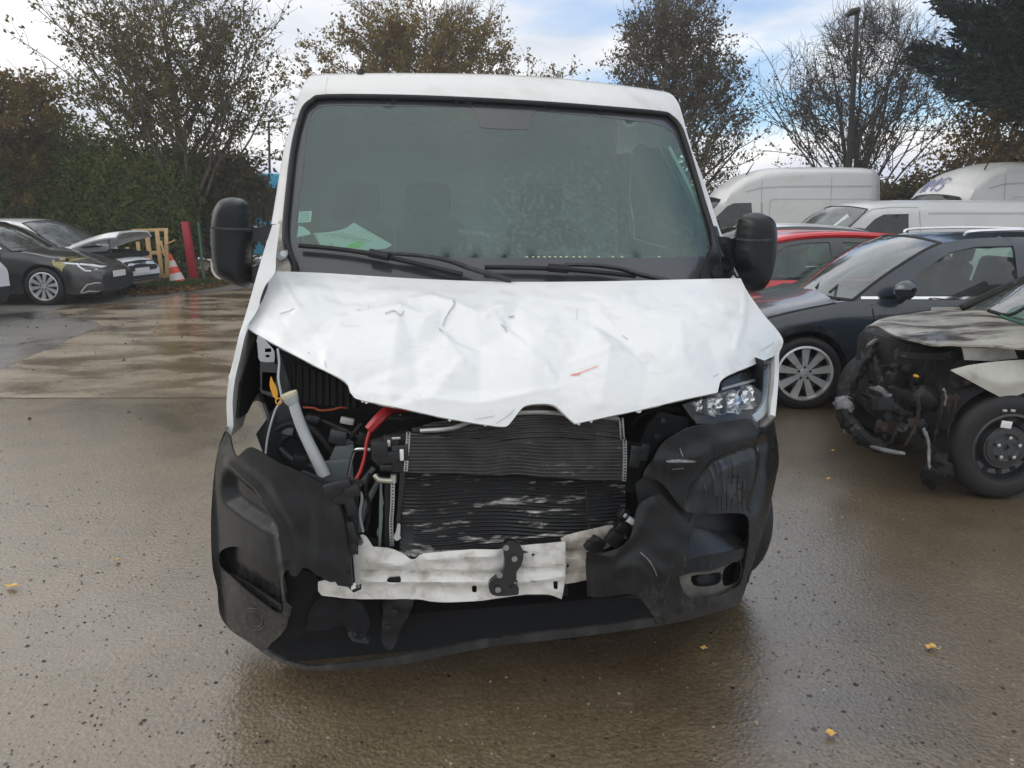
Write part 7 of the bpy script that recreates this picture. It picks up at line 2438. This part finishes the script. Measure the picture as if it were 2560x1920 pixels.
mb = MB(); mb.box(atY(2290, 940, 4.38), (.028, .02, .012), Euler((.3, .2, .1)), .003); mb.out('brass_fleck', M['yellow'], BC)
# wheel label
wc = (cB.x, NY, RB)
mb = MB(); mb.box((wc[0] - .035, NY - .012, wc[2] + .145), (.062, .006, .042), Euler((0, rad(8), 0)), .002); mb.out('wheel_label', M['label'], BC)
for dx in (-.055, -.008):
    mb = MB(); mb.box((wc[0] + dx, NY - .012, wc[2] + .228), (.026, .006, .014), Euler((0, rad(8), 0)), .002); mb.out('wheel_weight', M['grey_plastic'], BC)
# arch liner, sill, doors, roof and screen (mostly outside the picture)
mb = MB()
a = np.linspace(rad(5), rad(165), 16)
mb.grid([[(cB.x + .36 * math.cos(t), y, RB + .36 * math.sin(t)) for t in a] for y in (NY + .05, NY + .3)])
mb.out('arch_liner', M['void'], BC)
dpan = [(cB.x + .40, .28), (cB.x + 2.06, .28)] + [(cB.x + 2.45 + .37 * math.cos(t), RB + .37 * math.sin(t)) for t in np.linspace(math.pi, 0, 12)] + [(cB.x + 3.05, .35), (cB.x + 3.1, .95), (cB.x + .35, .95), (cB.x + .33, .55)]
for yy, sg in ((NY + .02, -1), (NY + 1.62, 1)):
    sheet('door_panel', np.array(dpan), lambda q, yy=yy: np.column_stack([q[:, 0], np.full(len(q), yy), q[:, 1]]), M['burnt_pale'], BC, step=.15, thick=.01, toward=(cB.x, yy + sg * 5, .6))
xw = cB.x + .55
mb = MB(); mb.grid([np.column_stack([np.full(9, x) - .10 * (1 - np.linspace(-1, 1, 9) ** 2) + 0, NY + .81 + np.linspace(-1, 1, 9) * w_, np.full(9, z)]) for x, w_, z in ((xw + .05, .72, .97), (xw + .45, .66, 1.20), (xw + .85, .60, 1.40))]); mb.out('windshield', M['glass_car'], BC)
mb = MB(); mb.grid([np.column_stack([np.full(9, x), NY + .81 + np.linspace(-1, 1, 9) * w_, 1.40 + .05 * (1 - np.linspace(-1, 1, 9) ** 2) + dz]) for x, w_, dz in ((xw + .85, .60, 0), (xw + 1.5, .60, .04), (xw + 2.5, .58, .0), (xw + 2.9, .5, -.4))]); solid(mb.out('roof', M['burnt_pale'], BC), .01)
for sy in (-1, 1):
    mb = MB(); mb.tube([(xw + .0, NY + .81 + sy * .76, .95), (xw + .45, NY + .81 + sy * .68, 1.2), (xw + .87, NY + .81 + sy * .61, 1.41)], .03, 6); mb.out('pillar', M['char'], BC)
    mb = MB(); mb.tube([(xw + 1.45, NY + .81 + sy * .76, .95), (xw + 1.45, NY + .81 + sy * .62, 1.42)], .035, 6); mb.out('pillar', M['char'], BC)
vt('wiper_remains', [(2470, 776, 5.0), (2520, 788, 4.9), (2560, 770, 4.9)], .012, M['void'], 3, 6)
sheet('glass_shard', [(2505, 792), (2530, 770), (2560, 762), (2560, 800), (2535, 806)], pY(4.95), M['glass_car'], BC, step=14, thick=.004)
vt('scuttle_trim', [(2500, 790, 4.9), (2530, 800, 4.85), (2580, 815, 4.8)], .012, M['greenpost'], 3, 6)

# ================================================================== single fallen leaves on the wet yard
def fallen_leaf(px, py, size, label, rz, col=None):
    c = G(px, py)
    a = np.linspace(0, 2 * math.pi, 15)[:-1]
    rr_ = size * (.62 + .28 * np.abs(np.sin(a * 2.5)))
    V = [(c.x, c.y, .016)] + [(c.x + math.cos(t + rz) * r_ * 1.25, c.y + math.sin(t + rz) * r_ * .8, .010 + .012 * abs(math.sin(t * 1.5 + rz))) for t, r_ in zip(a, rr_)]
    Fc = [(0, i + 1, (i + 1) % 14 + 1) for i in range(14)]
    o = obj('fallen_leaf', mesh('fallen_leaf', V, Fc), col or M['leaf_yellow'])
    solid(o, .002)
    tag(o, label, 'leaf', 'single leaves on the yard')
    mb = MB(); mb.tube([(c.x, c.y, .014), (c.x + math.cos(rz) * size * 1.6, c.y + math.sin(rz) * size * 1.6, .012)], .0015, 5); mb.out('stalk', M['leaf_yellow'], o)


fallen_leaf(30, 1472, 0.0245, 'yellow leaf near the left picture edge in the foreground', .1)
fallen_leaf(293, 1407, 0.0130, 'small orange leaf left of the van bumper', 1.0)
fallen_leaf(2325, 1624, 0.0216, 'bright orange leaf alone on the wet ground at lower right', -.5)
fallen_leaf(2076, 1842, 0.0173, 'pale yellow leaf at the bottom right of the yard', 1.4)
fallen_leaf(1758, 1628, 0.0115, 'small tan leaf in front of the right bumper corner', .4)
fallen_leaf(2082, 1131, 0.0130, 'small orange leaf between the van and the burnt car', .9)
fallen_leaf(2070, 1202, 0.0158, 'pale torn leaf on the ground left of the burnt car', .2)


# ================================================================== grit on the yard: loose stone chips, too many to count
rg = np.random.default_rng(77)
n_g = 15000
gy = 1.0 + 9.0 * rg.random(n_g) ** 1.7
gx = (rg.random(n_g) * 2 - 1) * (gy * .78 + .4)
gs = rg.gamma(2.2, .0011, n_g) + .0012
a0 = rg.uniform(0, 6.28, n_g)
base_a = np.arange(4) * math.pi / 2
ring = np.stack([gx[:, None] + np.cos(a0[:, None] + base_a) * gs[:, None] * rg.uniform(.7, 1.5, (n_g, 4)), gy[:, None] + np.sin(a0[:, None] + base_a) * gs[:, None] * rg.uniform(.7, 1.5, (n_g, 4)), np.full((n_g, 4), .0005)], -1)
apex = np.stack([gx, gy, .0005 + gs * rg.uniform(.5, 1.1, n_g)], -1)[:, None]
GV = np.concatenate([ring, apex], 1).reshape(-1, 3)
GF = (np.arange(n_g)[:, None, None] * 5 + np.array([[0, 1, 4], [1, 2, 4], [2, 3, 4], [3, 0, 4]])[None]).reshape(-1, 3)
me = bpy.data.meshes.new('grit')
me.vertices.add(len(GV)); me.vertices.foreach_set('co', GV.ravel().astype(np.float32))
me.loops.add(len(GF) * 3); me.loops.foreach_set('vertex_index', GF.ravel().astype(np.int32))
me.polygons.add(len(GF)); me.polygons.foreach_set('loop_start', (np.arange(len(GF)) * 3).astype(np.int32))
me.update(calc_edges=True)
tag(obj('grit', me, leaf_mat('stone_chips', [(.012, .011, .010), (.03, .026, .022), (.10, .085, .065), (.022, .02, .018), (.16, .135, .10), (.04, .035, .03), (.34, .29, .22), (.02, .018, .016)], rough=.4, trans=0.0)), 'fine stone grit scattered over the wet yard', 'grit', kind='stuff')

# ================================================================== rain haze
bm = bmesh.new()
bmesh.ops.create_cube(bm, size=1.0)
for v in bm.verts:
    v.co = Vector((v.co.x * 150, v.co.y * 110 + 45, -1.0 if v.co.z < 0 else 19.0))
me = bpy.data.meshes.new('haze'); bm.to_mesh(me); bm.free()
hm = bpy.data.materials.new('rain_haze'); hm.use_nodes = True
hn = hm.node_tree.nodes; hn.clear()
ho = hn.new('ShaderNodeOutputMaterial'); hv = hn.new('ShaderNodeVolumePrincipled')
hv.inputs['Color'].default_value = (.90, .91, .90, 1)
hv.inputs['Density'].default_value = .0022
hm.node_tree.links.new(hv.outputs[0], ho.inputs['Volume'])
tag(obj('haze', me, hm), 'thin grey rain haze over the yard', 'haze', kind='stuff')
